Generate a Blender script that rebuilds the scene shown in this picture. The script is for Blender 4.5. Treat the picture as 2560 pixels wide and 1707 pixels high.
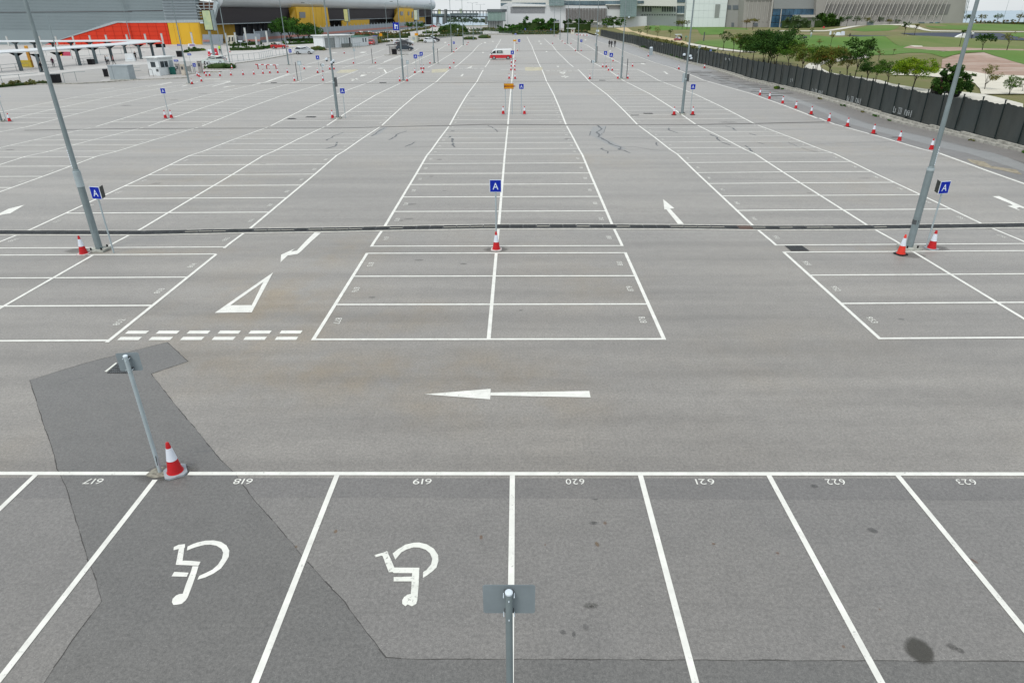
import bpy, bmesh, math, random
from mathutils import Vector, Matrix
from mathutils.geometry import delaunay_2d_cdt
random.seed(7)
R = math.radians
S = bpy.context.scene
for o in list(bpy.data.objects): bpy.data.objects.remove(o)

# ------------------------------------------------------------------ camera, sky, sun, exposure
F_PX, PITCH, YAW, ROLL, CAM_H = 1642.12, .4641, -.0100, -.0056, 8.0954
cp, sp, cy_, sy_ = math.cos(PITCH), math.sin(PITCH), math.cos(YAW), math.sin(YAW)
FWD = Vector((sy_*cp, cy_*cp, -sp)); RGT = Vector((cy_, -sy_, 0)); UPV = RGT.cross(FWD)
RGT, UPV = RGT*math.cos(ROLL)+UPV*math.sin(ROLL), UPV*math.cos(ROLL)-RGT*math.sin(ROLL)
cam = bpy.data.cameras.new('camera'); cam_o = bpy.data.objects.new('camera', cam); S.collection.objects.link(cam_o)
cam.sensor_width = 36; cam.lens = 36*F_PX/2560; cam.clip_start = .1; cam.clip_end = 60000
m = Matrix((RGT, UPV, -FWD)).transposed().to_4x4(); m.translation = Vector((0, 0, CAM_H)); cam_o.matrix_world = m
S.camera = cam_o
SUN_EL, SUN_AZ = R(58), R(215)          # azimuth measured clockwise from +Y
w = bpy.data.worlds.new('World'); S.world = w; w.use_nodes = True
nt = w.node_tree; bg = nt.nodes['Background']
sky = nt.nodes.new('ShaderNodeTexSky'); sky.sky_type = 'NISHITA'; sky.sun_disc = False
sky.sun_elevation = SUN_EL; sky.sun_rotation = SUN_AZ; sky.air_density = 1.0; sky.dust_density = 2.2; sky.ozone_density = 1.0
# thin even overcast over the clear-sky model: broad soft cloud, the same all the way round
tcs = nt.nodes.new('ShaderNodeTexCoord'); mps = nt.nodes.new('ShaderNodeMapping'); mps.inputs['Scale'].default_value = (1, 1, 3.5); nt.links.new(tcs.outputs['Generated'], mps.inputs[0])
cn = nt.nodes.new('ShaderNodeTexNoise'); cn.inputs['Scale'].default_value = 2.2; cn.inputs['Detail'].default_value = 6; nt.links.new(mps.outputs[0], cn.inputs[0])
cr = nt.nodes.new('ShaderNodeMapRange'); cr.inputs[1].default_value = .3; cr.inputs[2].default_value = .7; cr.inputs[3].default_value = .62; cr.inputs[4].default_value = .90; nt.links.new(cn.outputs[0], cr.inputs[0])
cm = nt.nodes.new('ShaderNodeMix'); cm.data_type = 'RGBA'; nt.links.new(cr.outputs[0], cm.inputs[0]); nt.links.new(sky.outputs[0], cm.inputs[6]); cm.inputs[7].default_value = (6.3, 6.65, 6.85, 1)
nt.links.new(cm.outputs[2], bg.inputs[0]); bg.inputs[1].default_value = .10
sl = bpy.data.lights.new('sun', 'SUN'); sl.energy = 1.15; sl.angle = R(20); sl.color = (1, .97, .92)
so = bpy.data.objects.new('sun', sl); S.collection.objects.link(so)
sd = Vector((math.sin(SUN_AZ)*math.cos(SUN_EL), math.cos(SUN_AZ)*math.cos(SUN_EL), math.sin(SUN_EL)))
so.rotation_euler = sd.to_track_quat('Z', 'Y').to_euler()
S.view_settings.view_transform = 'Standard'; S.view_settings.look = 'None'; S.view_settings.gamma = 1
S.view_settings.use_curve_mapping = False; S.view_settings.exposure = 0.62
S.render.engine = 'CYCLES'

# ------------------------------------------------------------------ survey helpers: photograph point -> real place
ZK = [(-40,0),(25,0),(27,-.05),(32,0),(37,.04),(42,.12),(44,.02),(49,-.08),(53,-.2),(57,-.32),(62,-.24),(68,-.17),(78,-.15),(88,-.33),(99,-.54),(104,-.46),(113,-.40),(123,-.45),(136,-.62),(150,-.6),(165,-.65),(177,-.62),(190,-.4),(203,-.25),(220,-.45),(250,-.5),(300,-.6),(9000,-.6)]
def gz(y):                               # height of the car park, which sags to its drains
    if y <= ZK[0][0]: return 0.
    for (a, p), (b, q) in zip(ZK, ZK[1:]):
        if y <= b: return p+(q-p)*(y-a)/(b-a)
    return -.6
CR = {'a':(0,200,2352/860),'b':(850,200,2352/860),'c':(1700,200,2352/860),'f':(0,0,.91875),'1':(0,0,2352/330),'2':(320,0,2352/330),'3':(640,0,2352/330),
 '4':(960,0,2352/330),'5':(1280,0,2352/330),'6':(1600,0,2352/330),'7':(1920,0,2352/330),'8':(2230,0,2352/330),'p':(0,850,1573/860),'q':(850,1150,2352/860),
 'r':(1700,1150,2352/860),'A':(0,440,2352/860),'B':(1040,940,2352/460),'W':(380,1320,1711/240),'V':(920,1330,1568/210),'K':(1400,280,2352/300),'J':(1900,200,2352/660),'N':(240,860,1132/260)}
CAM = Vector((0, 0, CAM_H))
def ray(k, x, y):
    o = CR[k]; X, Y = o[0]+x/o[2], o[1]+y/o[2]
    return FWD+RGT*((X-1280)/F_PX)-UPV*((Y-853.5)/F_PX)
def G(k, x, y):
    d = ray(k, x, y); z = 0
    for i in range(25):
        t = (z-CAM_H)/d.z; p = CAM+d*t; z = .5*z+.5*gz(p.y)
    return Vector((p.x, p.y, gz(p.y)))
def height_at(P, k, y):                  # height above P of the photo row y
    o = CR[k]; c = (853.5-(o[1]+y/o[2]))/F_PX; d0 = Vector(P)-CAM
    # (d0.u + z*uz) = c*(d0.f + z*fz)
    return (c*d0.dot(FWD)-d0.dot(UPV))/(UPV.z-c*FWD.z)
def on_plane(A, B, k, x, y, off=0):
    n = Vector((B[1]-A[1], A[0]-B[0], 0)).normalized()
    if n.dot(CAM-Vector((A[0], A[1], CAM_H))) < 0: n = -n
    d = ray(k, x, y); q = Vector((A[0], A[1], CAM_H))+n*off
    return CAM+d*((q-CAM).dot(n)/d.dot(n))

# ------------------------------------------------------------------ materials
def nodes(name):
    m = bpy.data.materials.new(name); m.use_nodes = True
    t = m.node_tree; return m, t, t.nodes['Principled BSDF']
def _noise(t, scale, detail=4, coord='Object', vec=(1,1,1), rough=.55):
    tc = t.nodes.new('ShaderNodeTexCoord'); mp = t.nodes.new('ShaderNodeMapping'); mp.inputs['Scale'].default_value = vec
    n = t.nodes.new('ShaderNodeTexNoise'); n.inputs['Scale'].default_value = scale; n.inputs['Detail'].default_value = detail; n.inputs['Roughness'].default_value = rough
    if coord == 'World':
        g = t.nodes.new('ShaderNodeNewGeometry'); t.links.new(g.outputs['Position'], mp.inputs[0])
    else: t.links.new(tc.outputs[coord], mp.inputs[0])
    t.links.new(mp.outputs[0], n.inputs[0]); return n.outputs[0]
def _ramp(t, src, lo, hi, a=0., b=1.):
    r = t.nodes.new('ShaderNodeMapRange'); r.inputs[1].default_value = lo; r.inputs[2].default_value = hi; r.inputs[3].default_value = a; r.inputs[4].default_value = b
    t.links.new(src, r.inputs[0]); return r.outputs[0]
def _mix(t, fac, A, B, mode='MIX'):
    x = t.nodes.new('ShaderNodeMix'); x.data_type = 'RGBA'; x.blend_type = mode
    for s, v in ((0, fac), (6, A), (7, B)):
        if hasattr(v, 'links') or hasattr(v, 'is_output'): t.links.new(v, x.inputs[s])
        else: x.inputs[s].default_value = v if s == 0 else (*v[:3], 1)
    return x.outputs[2]
MATS = {}
def mat(name, col, rough=.6, metal=0., var=.12, scale=3., col2=None, spec=None, bump=0., vec=(1,1,1), emit=None, alpha=None):
    if name in MATS: return MATS[name]
    m, t, b = nodes(name)
    c2 = col2 or tuple(c*(1-var*2) for c in col)
    n = _noise(t, scale, 5, vec=vec); f = _ramp(t, n, .35, .7)
    t.links.new(_mix(t, f, col, c2), b.inputs['Base Color'])
    b.inputs['Roughness'].default_value = rough; b.inputs['Metallic'].default_value = metal
    b.inputs['Specular IOR Level'].default_value = spec if spec is not None else (.5 if rough < .42 else .18)
    if bump:
        bp = t.nodes.new('ShaderNodeBump'); bp.inputs[0].default_value = bump; bp.inputs[1].default_value = .02; t.links.new(n, bp.inputs['Height']); t.links.new(bp.outputs[0], b.inputs['Normal'])
    if emit: b.inputs['Emission Color'].default_value = (*emit[:3], 1); b.inputs['Emission Strength'].default_value = emit[3]
    if alpha is not None: b.inputs['Alpha'].default_value = alpha
    MATS[name] = m; return m
def asphalt(name, base, brown=True, streak=.10, grain=1., dark=None):
    m, t, b = nodes(name)
    L = t.links.new
    g0 = _noise(t, 17, 5, 'World', rough=.85); g1 = _noise(t, 60, 3, 'World', rough=.8); g2 = _noise(t, 38, 1, 'World'); big = _noise(t, .16, 5, 'World', (1, .9, 1)); st = _noise(t, .55, 5, 'World', (.13, 1.6, 1))
    med = _noise(t, 2.2, 6, 'World', rough=.65)
    c = _mix(t, _ramp(t, g1, .3, .72), tuple(x*(1-.30*grain) for x in base), tuple(min(1, x*(1+.26*grain)) for x in base))
    c = _mix(t, _ramp(t, g0, .40, .60), _mix(t, 1., c, (1-.24*grain,)*3, 'MULTIPLY'), _mix(t, 1., c, (1+.20*grain,)*3, 'MULTIPLY'))
    c = _mix(t, _ramp(t, g2, .70, .76, 0, .6*grain), c, tuple(min(.7, x*2.2) for x in base))
    c = _mix(t, _ramp(t, st, .35, .7, 0, 1), c, _mix(t, 1., c, (1-streak*2.3,)*3, 'MULTIPLY'))
    c = _mix(t, _ramp(t, med, .42, .75, 0, 1), c, _mix(t, 1., c, (.87, .87, .87), 'MULTIPLY'))
    c = _mix(t, _ramp(t, big, .45, .65, 0, 1), c, _mix(t, 1., c, (1.07, 1.06, 1.04), 'MULTIPLY'))
    if brown:
        sp1 = _noise(t, .55, 7, 'World', (1, .8, 1), .62); sp2 = _noise(t, .07, 3, 'World', rough=.5); tot = _ramp(t, sp2, .52, .64, 0, .55)
        gp_ = t.nodes.new('ShaderNodeNewGeometry')
        for (cx, cy, rx, ry, am) in ((-7.8, 18.0, 3.6, 5.5, 1.), (-3.5, 14.3, 6.5, 1.7, .95), (-6.5, 23.8, 2.2, 2.5, .9), (-1.0, 12.9, 4.0, 1.3, .6), (-3.6, 17.6, 2.6, 1.8, .7), (2.5, 21.5, 2.5, 1.5, .6), (-13.5, 23.9, 3.5, .6, 1.), (13.0, 24.0, 3.5, .6, .9)):
            v = t.nodes.new('ShaderNodeVectorMath'); v.operation = 'SUBTRACT'; L(gp_.outputs['Position'], v.inputs[0]); v.inputs[1].default_value = (cx, cy, 0)
            v2 = t.nodes.new('ShaderNodeVectorMath'); v2.operation = 'MULTIPLY'; L(v.outputs[0], v2.inputs[0]); v2.inputs[1].default_value = (1/rx, 1/ry, 0)
            v3 = t.nodes.new('ShaderNodeVectorMath'); v3.operation = 'LENGTH'; L(v2.outputs[0], v3.inputs[0]); g_ = _ramp(t, v3.outputs['Value'], .3, 1.15, am, 0)
            mx = t.nodes.new('ShaderNodeMath'); mx.operation = 'MAXIMUM'; L(tot, mx.inputs[0]); L(g_, mx.inputs[1]); tot = mx.outputs[0]
        k = t.nodes.new('ShaderNodeMath'); k.operation = 'MULTIPLY'; L(_ramp(t, sp1, .40, .66, 0, 1), k.inputs[0]); L(tot, k.inputs[1])
        c = _mix(t, k.outputs[0], c, _mix(t, 1., c, (1.03, .915, .735), 'MULTIPLY'))
    L(c, b.inputs['Base Color']); b.inputs['Roughness'].default_value = .56; b.inputs['Specular IOR Level'].default_value = .72; b.inputs['Sheen Weight'].default_value = .40; b.inputs['Sheen Roughness'].default_value = .35; b.inputs['Sheen Tint'].default_value = (1, .965, .91, 1)
    bp = t.nodes.new('ShaderNodeBump'); bp.inputs[0].default_value = .35; bp.inputs[1].default_value = .006; L(g1, bp.inputs['Height']); L(bp.outputs[0], b.inputs['Normal'])
    MATS[name] = m; return m
def paint(name, col, chip=.60):          # road paint, worn through to the asphalt in small chips
    m, t, b = nodes(name); L = t.links.new
    n = _noise(t, 14, 6, 'World', rough=.7); n2 = _noise(t, .8, 3, 'World'); n3 = _noise(t, 3, 4, 'World')
    c = _mix(t, _ramp(t, n3, .3, .7), col, tuple(x*.82 for x in col))
    k = t.nodes.new('ShaderNodeMath'); k.operation = 'MULTIPLY'; L(_ramp(t, n, chip, chip+.06), k.inputs[0]); L(_ramp(t, n2, .40, .6), k.inputs[1])
    n4 = _noise(t, 5, 5, 'World', (1,1,1), .75); c = _mix(t, _ramp(t, n4, .58, .7, 0, .35), c, (.42, .41, .37))
    c = _mix(t, k.outputs[0], c, (.24, .235, .22))
    L(c, b.inputs['Base Color']); b.inputs['Roughness'].default_value = .6; MATS[name] = m; return m
def leafy(name, c1, c2, c3=None):
    m, t, b = nodes(name); L = t.links.new
    at = t.nodes.new('ShaderNodeAttribute'); at.attribute_name = 'tone'
    oi = t.nodes.new('ShaderNodeObjectInfo')
    c = _mix(t, _ramp(t, at.outputs['Fac'], 0, 1), c1, c2)
    if c3:
        n = _noise(t, 1.1, 2); c = _mix(t, _ramp(t, n, .55, .68), c, c3)
    c = _mix(t, _ramp(t, oi.outputs['Random'], 0, 1, 0, .45), c, _mix(t, 1., c, (1.35, 1.15, .75), 'MULTIPLY'))
    L(c, b.inputs['Base Color']); b.inputs['Roughness'].default_value = .75; b.inputs['Specular IOR Level'].default_value = .06
    try: b.inputs['Transmission Weight'].default_value = 0
    except: pass
    MATS[name] = m; return m

# ------------------------------------------------------------------ mesh builder
class MB:
    def __init__(s): s.v = []; s.f = []; s.m = []; s.ms = []; s.smooth = []
    def mi(s, m):
        if m not in s.ms: s.ms.append(m)
        return s.ms.index(m)
    def face(s, pts, m, smooth=False):
        i = len(s.v); s.v += [tuple(p) for p in pts]; s.f.append(list(range(i, i+len(pts)))); s.m.append(s.mi(m)); s.smooth.append(smooth); return s
    def add(s, vs, fs, m, smooth=False):
        i = len(s.v); s.v += [tuple(p) for p in vs]
        for f in fs: s.f.append([i+j for j in f]); s.m.append(s.mi(m)); s.smooth.append(smooth)
        return s
    def box(s, c, d, m, rz=0., rx=0., ry=0., taper=1.):
        M = Matrix.Translation(Vector(c)) @ Matrix.Rotation(rz, 4, 'Z') @ Matrix.Rotation(ry, 4, 'Y') @ Matrix.Rotation(rx, 4, 'X')
        h = [x/2 for x in d]; vs = []
        for z in (-1, 1):
            k = taper if z > 0 else 1
            for x, y in ((-1,-1),(1,-1),(1,1),(-1,1)): vs.append(M @ Vector((x*h[0]*k, y*h[1]*k, z*h[2])))
        return s.add(vs, [(3,2,1,0),(4,5,6,7),(0,1,5,4),(1,2,6,5),(2,3,7,6),(3,0,4,7)], m)
    def tube(s, pts, rad, m, n=8, caps=True, smooth=True):
        pts = [Vector(p) for p in pts]; rad = rad if isinstance(rad, (list, tuple)) else [rad]*len(pts)
        vs = []; N = len(pts); ref = None
        for i, p in enumerate(pts):
            d = (pts[min(i+1, N-1)]-pts[max(i-1, 0)]).normalized()
            if ref is None or abs(d.dot(ref)) > .98: ref = Vector((1,0,0)) if abs(d.x) < .8 else Vector((0,1,0))
            a = (ref-d*ref.dot(d)).normalized(); b = d.cross(a); ref = a
            for j in range(n):
                t = 2*math.pi*j/n; vs.append(p+(a*math.cos(t)+b*math.sin(t))*rad[i])
        fs = [(i*n+j, i*n+(j+1)%n, (i+1)*n+(j+1)%n, (i+1)*n+j) for i in range(N-1) for j in range(n)]
        s.add(vs, fs, m, smooth)
        if caps:
            s.face([vs[j] for j in range(n)][::-1], m); s.face([vs[(N-1)*n+j] for j in range(n)], m)
        return s
    def lathe(s, prof, m, n=20, c=(0,0,0), smooth=True, mats=None):
        vs = [(c[0]+r*math.cos(2*math.pi*j/n), c[1]+r*math.sin(2*math.pi*j/n), c[2]+z) for r, z in prof for j in range(n)]
        for i in range(len(prof)-1):
            s.add(vs[i*n:(i+2)*n], [(j, (j+1)%n, n+(j+1)%n, n+j) for j in range(n)], mats[i] if mats else m, smooth)
        s.face(vs[:n][::-1], m); s.face(vs[-n:], m); return s
    def prism(s, poly, m, n, t):         # poly: 3D points, thickness t against normal n
        p = [Vector(q) for q in poly]; n = Vector(n).normalized(); q = [a-n*t for a in p]; N = len(p)
        nn = sum(((p[i]-p[0]).cross(p[(i+1)%N]-p[0]) for i in range(1, N)), Vector())
        if nn.dot(n) < 0: p.reverse(); q.reverse()
        s.face(p, m); s.face(q[::-1], m)
        for i in range(N): s.face([p[i], q[i], q[(i+1)%N], p[(i+1)%N]], m)
        return s
    def build(s, name, parent=None, **kw):
        me = bpy.data.meshes.new(name); me.from_pydata(s.v, [], s.f); me.update()
        for m in s.ms: me.materials.append(m)
        me.polygons.foreach_set('material_index', s.m); me.polygons.foreach_set('use_smooth', s.smooth)
        if any(s.smooth):
            bm = bmesh.new(); bm.from_mesh(me); bmesh.ops.remove_doubles(bm, verts=bm.verts, dist=1e-5); bm.to_mesh(me); bm.free()
            try: me.set_sharp_from_angle(angle=R(40))
            except Exception: pass
        return link(name, me, parent, **kw)
def link(name, me, parent=None, label=None, cat=None, group=None, kind=None, loc=None, rz=None):
    o = bpy.data.objects.new(name, me); S.collection.objects.link(o)
    if parent: o.parent = parent
    if loc: o.location = loc
    if rz is not None: o.rotation_euler.z = rz
    for k, v in (('label', label), ('category', cat), ('group', group), ('kind', kind)):
        if v: o[k] = v
    return o
def thing(name, label, cat, loc=(0,0,0), rz=0., group=None): return link(name, None, None, label, cat, group, None, loc, rz)
KIDS = {}
def dup(root, loc, rz=0., label=None, group=None):
    if not KIDS:
        pass
    def kids(o): return [c for c in bpy.data.objects if c.parent == o]
    if root.name not in KIDS: KIDS[root.name] = [(c, kids(c)) for c in kids(root)]
    r = root.copy(); S.collection.objects.link(r); r.location = loc; r.rotation_euler.z = rz
    if label: r['label'] = label
    if group: r['group'] = group
    for c, gs in KIDS[root.name]:
        d = c.copy(); S.collection.objects.link(d); d.parent = r
        for g in gs:
            e = g.copy(); S.collection.objects.link(e); e.parent = d
    return r
def sheet_verts(poly, zf, dz, step=None):
    pts = [Vector((p[0], p[1])) for p in poly]
    dens = []
    for a, b in zip(pts, pts[1:]+pts[:1]):
        n = max(1, int((b-a).length/step)) if step else 1
        dens += [a+(b-a)*i/n for i in range(n)]
    n = len(dens); edges = [(i, (i+1)%n) for i in range(n)]; inner = []
    if step:
        x0, x1 = min(p.x for p in dens), max(p.x for p in dens); y0, y1 = min(p.y for p in dens), max(p.y for p in dens)
        x = x0
        while x < x1:
            y = y0
            while y < y1: inner.append(Vector((x+random.uniform(-.1,.1)*step, y+random.uniform(-.1,.1)*step))); y += step
            x += step
    v, e, f, *_ = delaunay_2d_cdt(dens+inner, edges, [list(range(n))], 1 if inner == [] else 1, 1e-4)
    return [(p.x, p.y, zf(p.x, p.y)+dz) for p in v], [list(q) for q in f]
def sheet(name, poly, m, parent=None, dz=.004, zf=None, step=None, **kw):
    zf = zf or (lambda x, y: gz(y))
    vs, fs = sheet_verts(poly, zf, dz, step)
    mb = MB(); mb.add(vs, fs, m); me_v = mb.v
    for i, f in enumerate(mb.f):         # all faces look up
        a, b, c = (Vector(mb.v[j]) for j in f[:3])
        if (b-a).cross(c-a).z < 0: mb.f[i] = f[::-1]
    return mb.build(name, parent, **kw)
def clipY(poly, y0, y1):
    for sgn, lim in ((1, y0), (-1, y1)):
        out = []
        for a, b in zip(poly, poly[1:]+poly[:1]):
            da, db = sgn*(a[1]-lim), sgn*(b[1]-lim)
            if da >= 0: out.append(a)
            if (da > 0) != (db > 0) and da != db and (da < 0 or db < 0):
                t = da/(da-db); out.append((a[0]+(b[0]-a[0])*t, a[1]+(b[1]-a[1])*t))
        poly = out
        if len(poly) < 3: return []
    return poly
def flat_poly(mb, poly, m, dz):          # convex outline laid on the sagging ground, cut where the ground bends
    y0 = min(p[1] for p in poly); y1 = max(p[1] for p in poly); k = math.floor(y0)
    if y1-y0 < 1e-4: return
    area = sum(a[0]*b[1]-b[0]*a[1] for a, b in zip(poly, poly[1:]+poly[:1]))
    if area < 0: poly = poly[::-1]
    while k < y1:
        q = clipY(list(poly), max(k, y0), min(k+1, y1))
        if len(q) >= 3: mb.face([(x, y, gz(y)+dz) for x, y in q], m)
        k += 1
def strip(mb, a, b, wd, m, dz):
    a, b = Vector(a[:2]), Vector(b[:2]); n = Vector((-(b-a).y, (b-a).x)).normalized()*wd/2
    flat_poly(mb, [tuple(a-n), tuple(b-n), tuple(b+n), tuple(a+n)], m, dz)

ORD = ['First','Second','Third','Fourth','Fifth','Sixth','Seventh','Eighth','Ninth','Tenth','Eleventh','Twelfth','Thirteenth','Fourteenth','Fifteenth','Sixteenth','Seventeenth','Eighteenth','Nineteenth','Twentieth','Twenty-first','Twenty-second','Twenty-third','Twenty-fourth','Twenty-fifth','Twenty-sixth','Twenty-seventh','Twenty-eighth','Twenty-ninth','Thirtieth']

def ground_sheet(name, poly, m, parent=None, dz=.004, **kw):   # any outline laid on the car park
    vs, fs = sheet_verts(poly, lambda x, y: 0, 0); mb = MB()
    for f in fs: flat_poly(mb, [(vs[i][0], vs[i][1]) for i in f], m, dz)
    return mb.build(name, parent, **kw)
def gp(k, pts): return [tuple(G(k, *p)[:2]) for p in pts]

# ------------------------------------------------------------------ ground
M_ASPH = asphalt('asphalt', (.258, .243, .219), streak=.13)
M_FRONT = asphalt('front_asphalt', (.186, .179, .167), brown=False, streak=.03)
M_DARK = asphalt('patched_asphalt', (.133, .130, .122), brown=False, streak=.03)
M_BAND = asphalt('band_asphalt', (.160, .154, .146), brown=False, streak=.05)
M_BLUE = asphalt('sealed_asphalt', (.185, .190, .188), brown=False, streak=.05)
M_OLD = asphalt('old_asphalt', (.128, .120, .115), brown=True, streak=.14, grain=1.3)
M_LINE = paint('line_paint', (.78, .78, .72)); M_OLDLINE = paint('worn_line_paint', (.70, .70, .64), .52)
M_FADE = paint('faded_line_paint', (.42, .41, .38), .55); M_YEL = paint('yellow_paint', (.50, .46, .31), .5)
M_ROAD = asphalt('concrete_road', (.44, .425, .40), brown=False, streak=.06, grain=.5)
M_PAVE = asphalt('paving', (.36, .34, .32), brown=False, streak=.05, grain=.6)
M_TAR = mat('crack_sealant', (.15, .157, .16), .6, var=.1); M_SEAMS = mat('soft_seam', (.085,.082,.078), .9); M_SEAM = mat('seam', (.07, .068, .065), .8)
M_CONC = mat('concrete', (.42, .41, .38), .85, var=.18, scale=2.5, bump=.3); M_KERB = mat('kerb_concrete', (.46, .45, .40), .9, var=.25, scale=3, bump=.4)

mb = MB(); x = [-700, -120, -80, -60, -45, -30, -15, 0, 15, 31.5]; ys = [-40, -20, 0]+list(range(2, 330, 1))+[400, 520]
for a, b in zip(ys, ys[1:]):
    for c, d in zip(x, x[1:]): mb.face([(c, a, gz(a)), (d, a, gz(a)), (d, b, gz(b)), (c, b, gz(b))], M_ASPH)
LOT = mb.build('car_park_surface', kind='structure')
PATCH = gp('p', [(137,183),(400,103),(765,10),(860,98),(690,155),(760,243),(830,330),(905,420),(975,505),(1020,560),(1065,600),(1160,725),(1270,850),(1380,985),(1573,1195)])+gp('f', [(885,1510),(960,1513),(1500,1515),(2000,1517),(2352,1518)])+gp('f', [(3200,1518)])+[(12,2.0),(-8,2.0)]+gp('p', [(200,1568),(330,1375),(465,1195),(430,1065),(400,1000),(350,830),(300,660),(262,590),(240,500),(185,340)])
_pr = []
for a, b in zip(PATCH, PATCH[1:]+PATCH[:1]):
    n = max(1, int((Vector(b)-Vector(a)).length/.18)); _pr += [tuple(Vector(a)+(Vector(b)-Vector(a))*i/n+(Vector((random.uniform(-.007,.007), random.uniform(-.007,.007))) if min(a[1], b[1]) > 5 else Vector((0,0)))) for i in range(n)]
PATCH = _pr
ground_sheet('asphalt_patch', PATCH, M_DARK, LOT, .0035)
mb = MB()
for a, b in list(zip(PATCH, PATCH[1:]+PATCH[:1])):
    if min(a[1], b[1]) > 5.5:
        n = max(1, int((Vector(b)-Vector(a)).length/.35)); pts = [Vector(a)+(Vector(b)-Vector(a))*i/n+Vector((random.uniform(-.005,.005), random.uniform(-.005,.005))) for i in range(n+1)]
        for p, q in zip(pts, pts[1:]): strip(mb, p, q, random.uniform(.004, .020), M_SEAMS, .005)
mb.build('patch_seam', LOT)
ground_sheet('front_bay_asphalt', [(-40,-6),(40,-6),(40,10.24),(-40,10.24)], M_FRONT, LOT, .0008)
ground_sheet('asphalt_band', [(-11.4,9.62),(-3.0,9.66),(4,9.62),(12,9.58),(20,9.5),(20,10.22),(-11.4,10.24)], M_BAND, LOT, .0015)
ground_sheet('sealed_patch', gp('K', [(640,290),(900,280),(860,380),(820,450),(825,500),(1000,575),(1180,660),(1310,725),(1170,735),(960,650),(760,545),(690,500),(620,470),(580,440)]), M_BLUE, LOT, .0025)
ground_sheet('sealed_patch', gp('a', [(2240,0)]) and gp('b', [(215,385),(265,340),(300,322),(330,322),(270,372)]), M_BLUE, LOT, .0025)

def crack(k, pts, wd=.12):
    g = gp(k, pts); mb = MB()
    for a, b in zip(g, g[1:]):
        n = max(1, int((Vector(b)-Vector(a)).length/.5)); a = Vector(a); b = Vector(b); prev = a
        for i in range(1, n+1):
            p = a+(b-a)*i/n+Vector((random.uniform(-.06,.06), random.uniform(-.1,.1)))*(i < n); strip(mb, prev, p, wd*random.uniform(.6, 1.2), M_TAR, .005); prev = p
    mb.build('crack', LOT)
for pts, wd in (([(735,265),(820,340),(715,405),(775,450),(750,490),(820,515),(1020,640),(1190,690),(1150,740),(1270,760),(1375,805)],.17),([(835,710),(805,725),(940,775),(935,815)],.14),([(1890,600),(1885,640),(1915,665)],.1),
  ([(1050,508),(1500,514),(1860,518)],.05),([(1180,685),(1470,685),(1850,750),(2120,755)],.05),([(2120,310),(2150,365),(2220,385),(2300,410)],.14),([(380,650),(930,655)],.03),([(940,760),(1150,760)],.04),([(820,450),(870,370),(905,280)],.05),([(570,470),(610,380)],.07)): crack('K', pts, wd)
for pts, wd in (([(305,330),(250,362),(215,385)],.12),([(455,350),(385,375),(375,390),(335,410)],.13),([(510,425),(490,440),(445,457)],.16),([(755,385),(740,400)],.15),([(765,400),(775,432),(770,445),(785,460)],.17),([(1010,312),(1060,335),(1078,355)],.12),([(470,460),(640,455)],.06)): crack('b', pts, wd)
for pts, wd in (([(310,315),(350,325),(385,347)],.14),([(205,372),(255,395),(265,412),(290,428),(345,447)],.16),([(445,450),(475,470),(490,492)],.17),([(470,365),(520,380)],.12),([(740,425),(800,455),(870,478),(940,495)],.05),([(530,427),(575,440)],.08),([(640,345),(1050,330)],.04),([(880,440),(1200,430),(1480,425)],.035)): crack('c', pts, wd)
crack('a', [(2230,470),(2290,455),(2305,425)], .14); crack('a', [(2232,415),(2290,380),(2345,362)], .12)
crack('p', [(885,512),(975,505)], .015); crack('p', [(270,205),(330,180),(400,168)], .02)

# oil stains, rust marks, small litter marks and painted contact shade on the near bays
def stain_or_shade(cx, cy, rx, ry, col, a, soft=.5, rot=0.):
    key = 'stain_or_shade_%s_%s' % (col, a)
    if key not in MATS:
        m_, t, b = nodes(key); L = t.links.new
        tc = t.nodes.new('ShaderNodeTexCoord'); mp = t.nodes.new('ShaderNodeVectorMath'); mp.operation = 'LENGTH'; L(tc.outputs['Object'], mp.inputs[0])
        n = _noise(t, 1.6, 5, 'Object', rough=.6); ad = t.nodes.new('ShaderNodeMath'); ad.operation = 'MULTIPLY_ADD'; L(n, ad.inputs[0]); ad.inputs[1].default_value = .5; L(mp.outputs['Value'], ad.inputs[2])
        g = _noise(t, 120, 2, 'World'); al = t.nodes.new('ShaderNodeMath'); al.operation = 'MULTIPLY'; L(_ramp(t, ad.outputs[0], 1.15-.5*soft, 1.2, a, 0), al.inputs[0]); L(_ramp(t, g, .3, .6, .65, 1), al.inputs[1])
        L(al.outputs[0], b.inputs['Alpha']); b.inputs['Base Color'].default_value = (*col, 1); b.inputs['Roughness'].default_value = .5; MATS[key] = m_
    mb = MB(); N = 24; mb.face([(1.3*math.cos(2*math.pi*i/N), 1.3*math.sin(2*math.pi*i/N), 0) for i in range(N)], MATS[key])
    o = mb.build('oil_or_contact_shade' if col[0] < .1 else 'rust_mark', LOT, loc=(cx, cy, gz(cy)+.006), rz=rot); o.scale = (rx, ry, 1); return o
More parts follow.
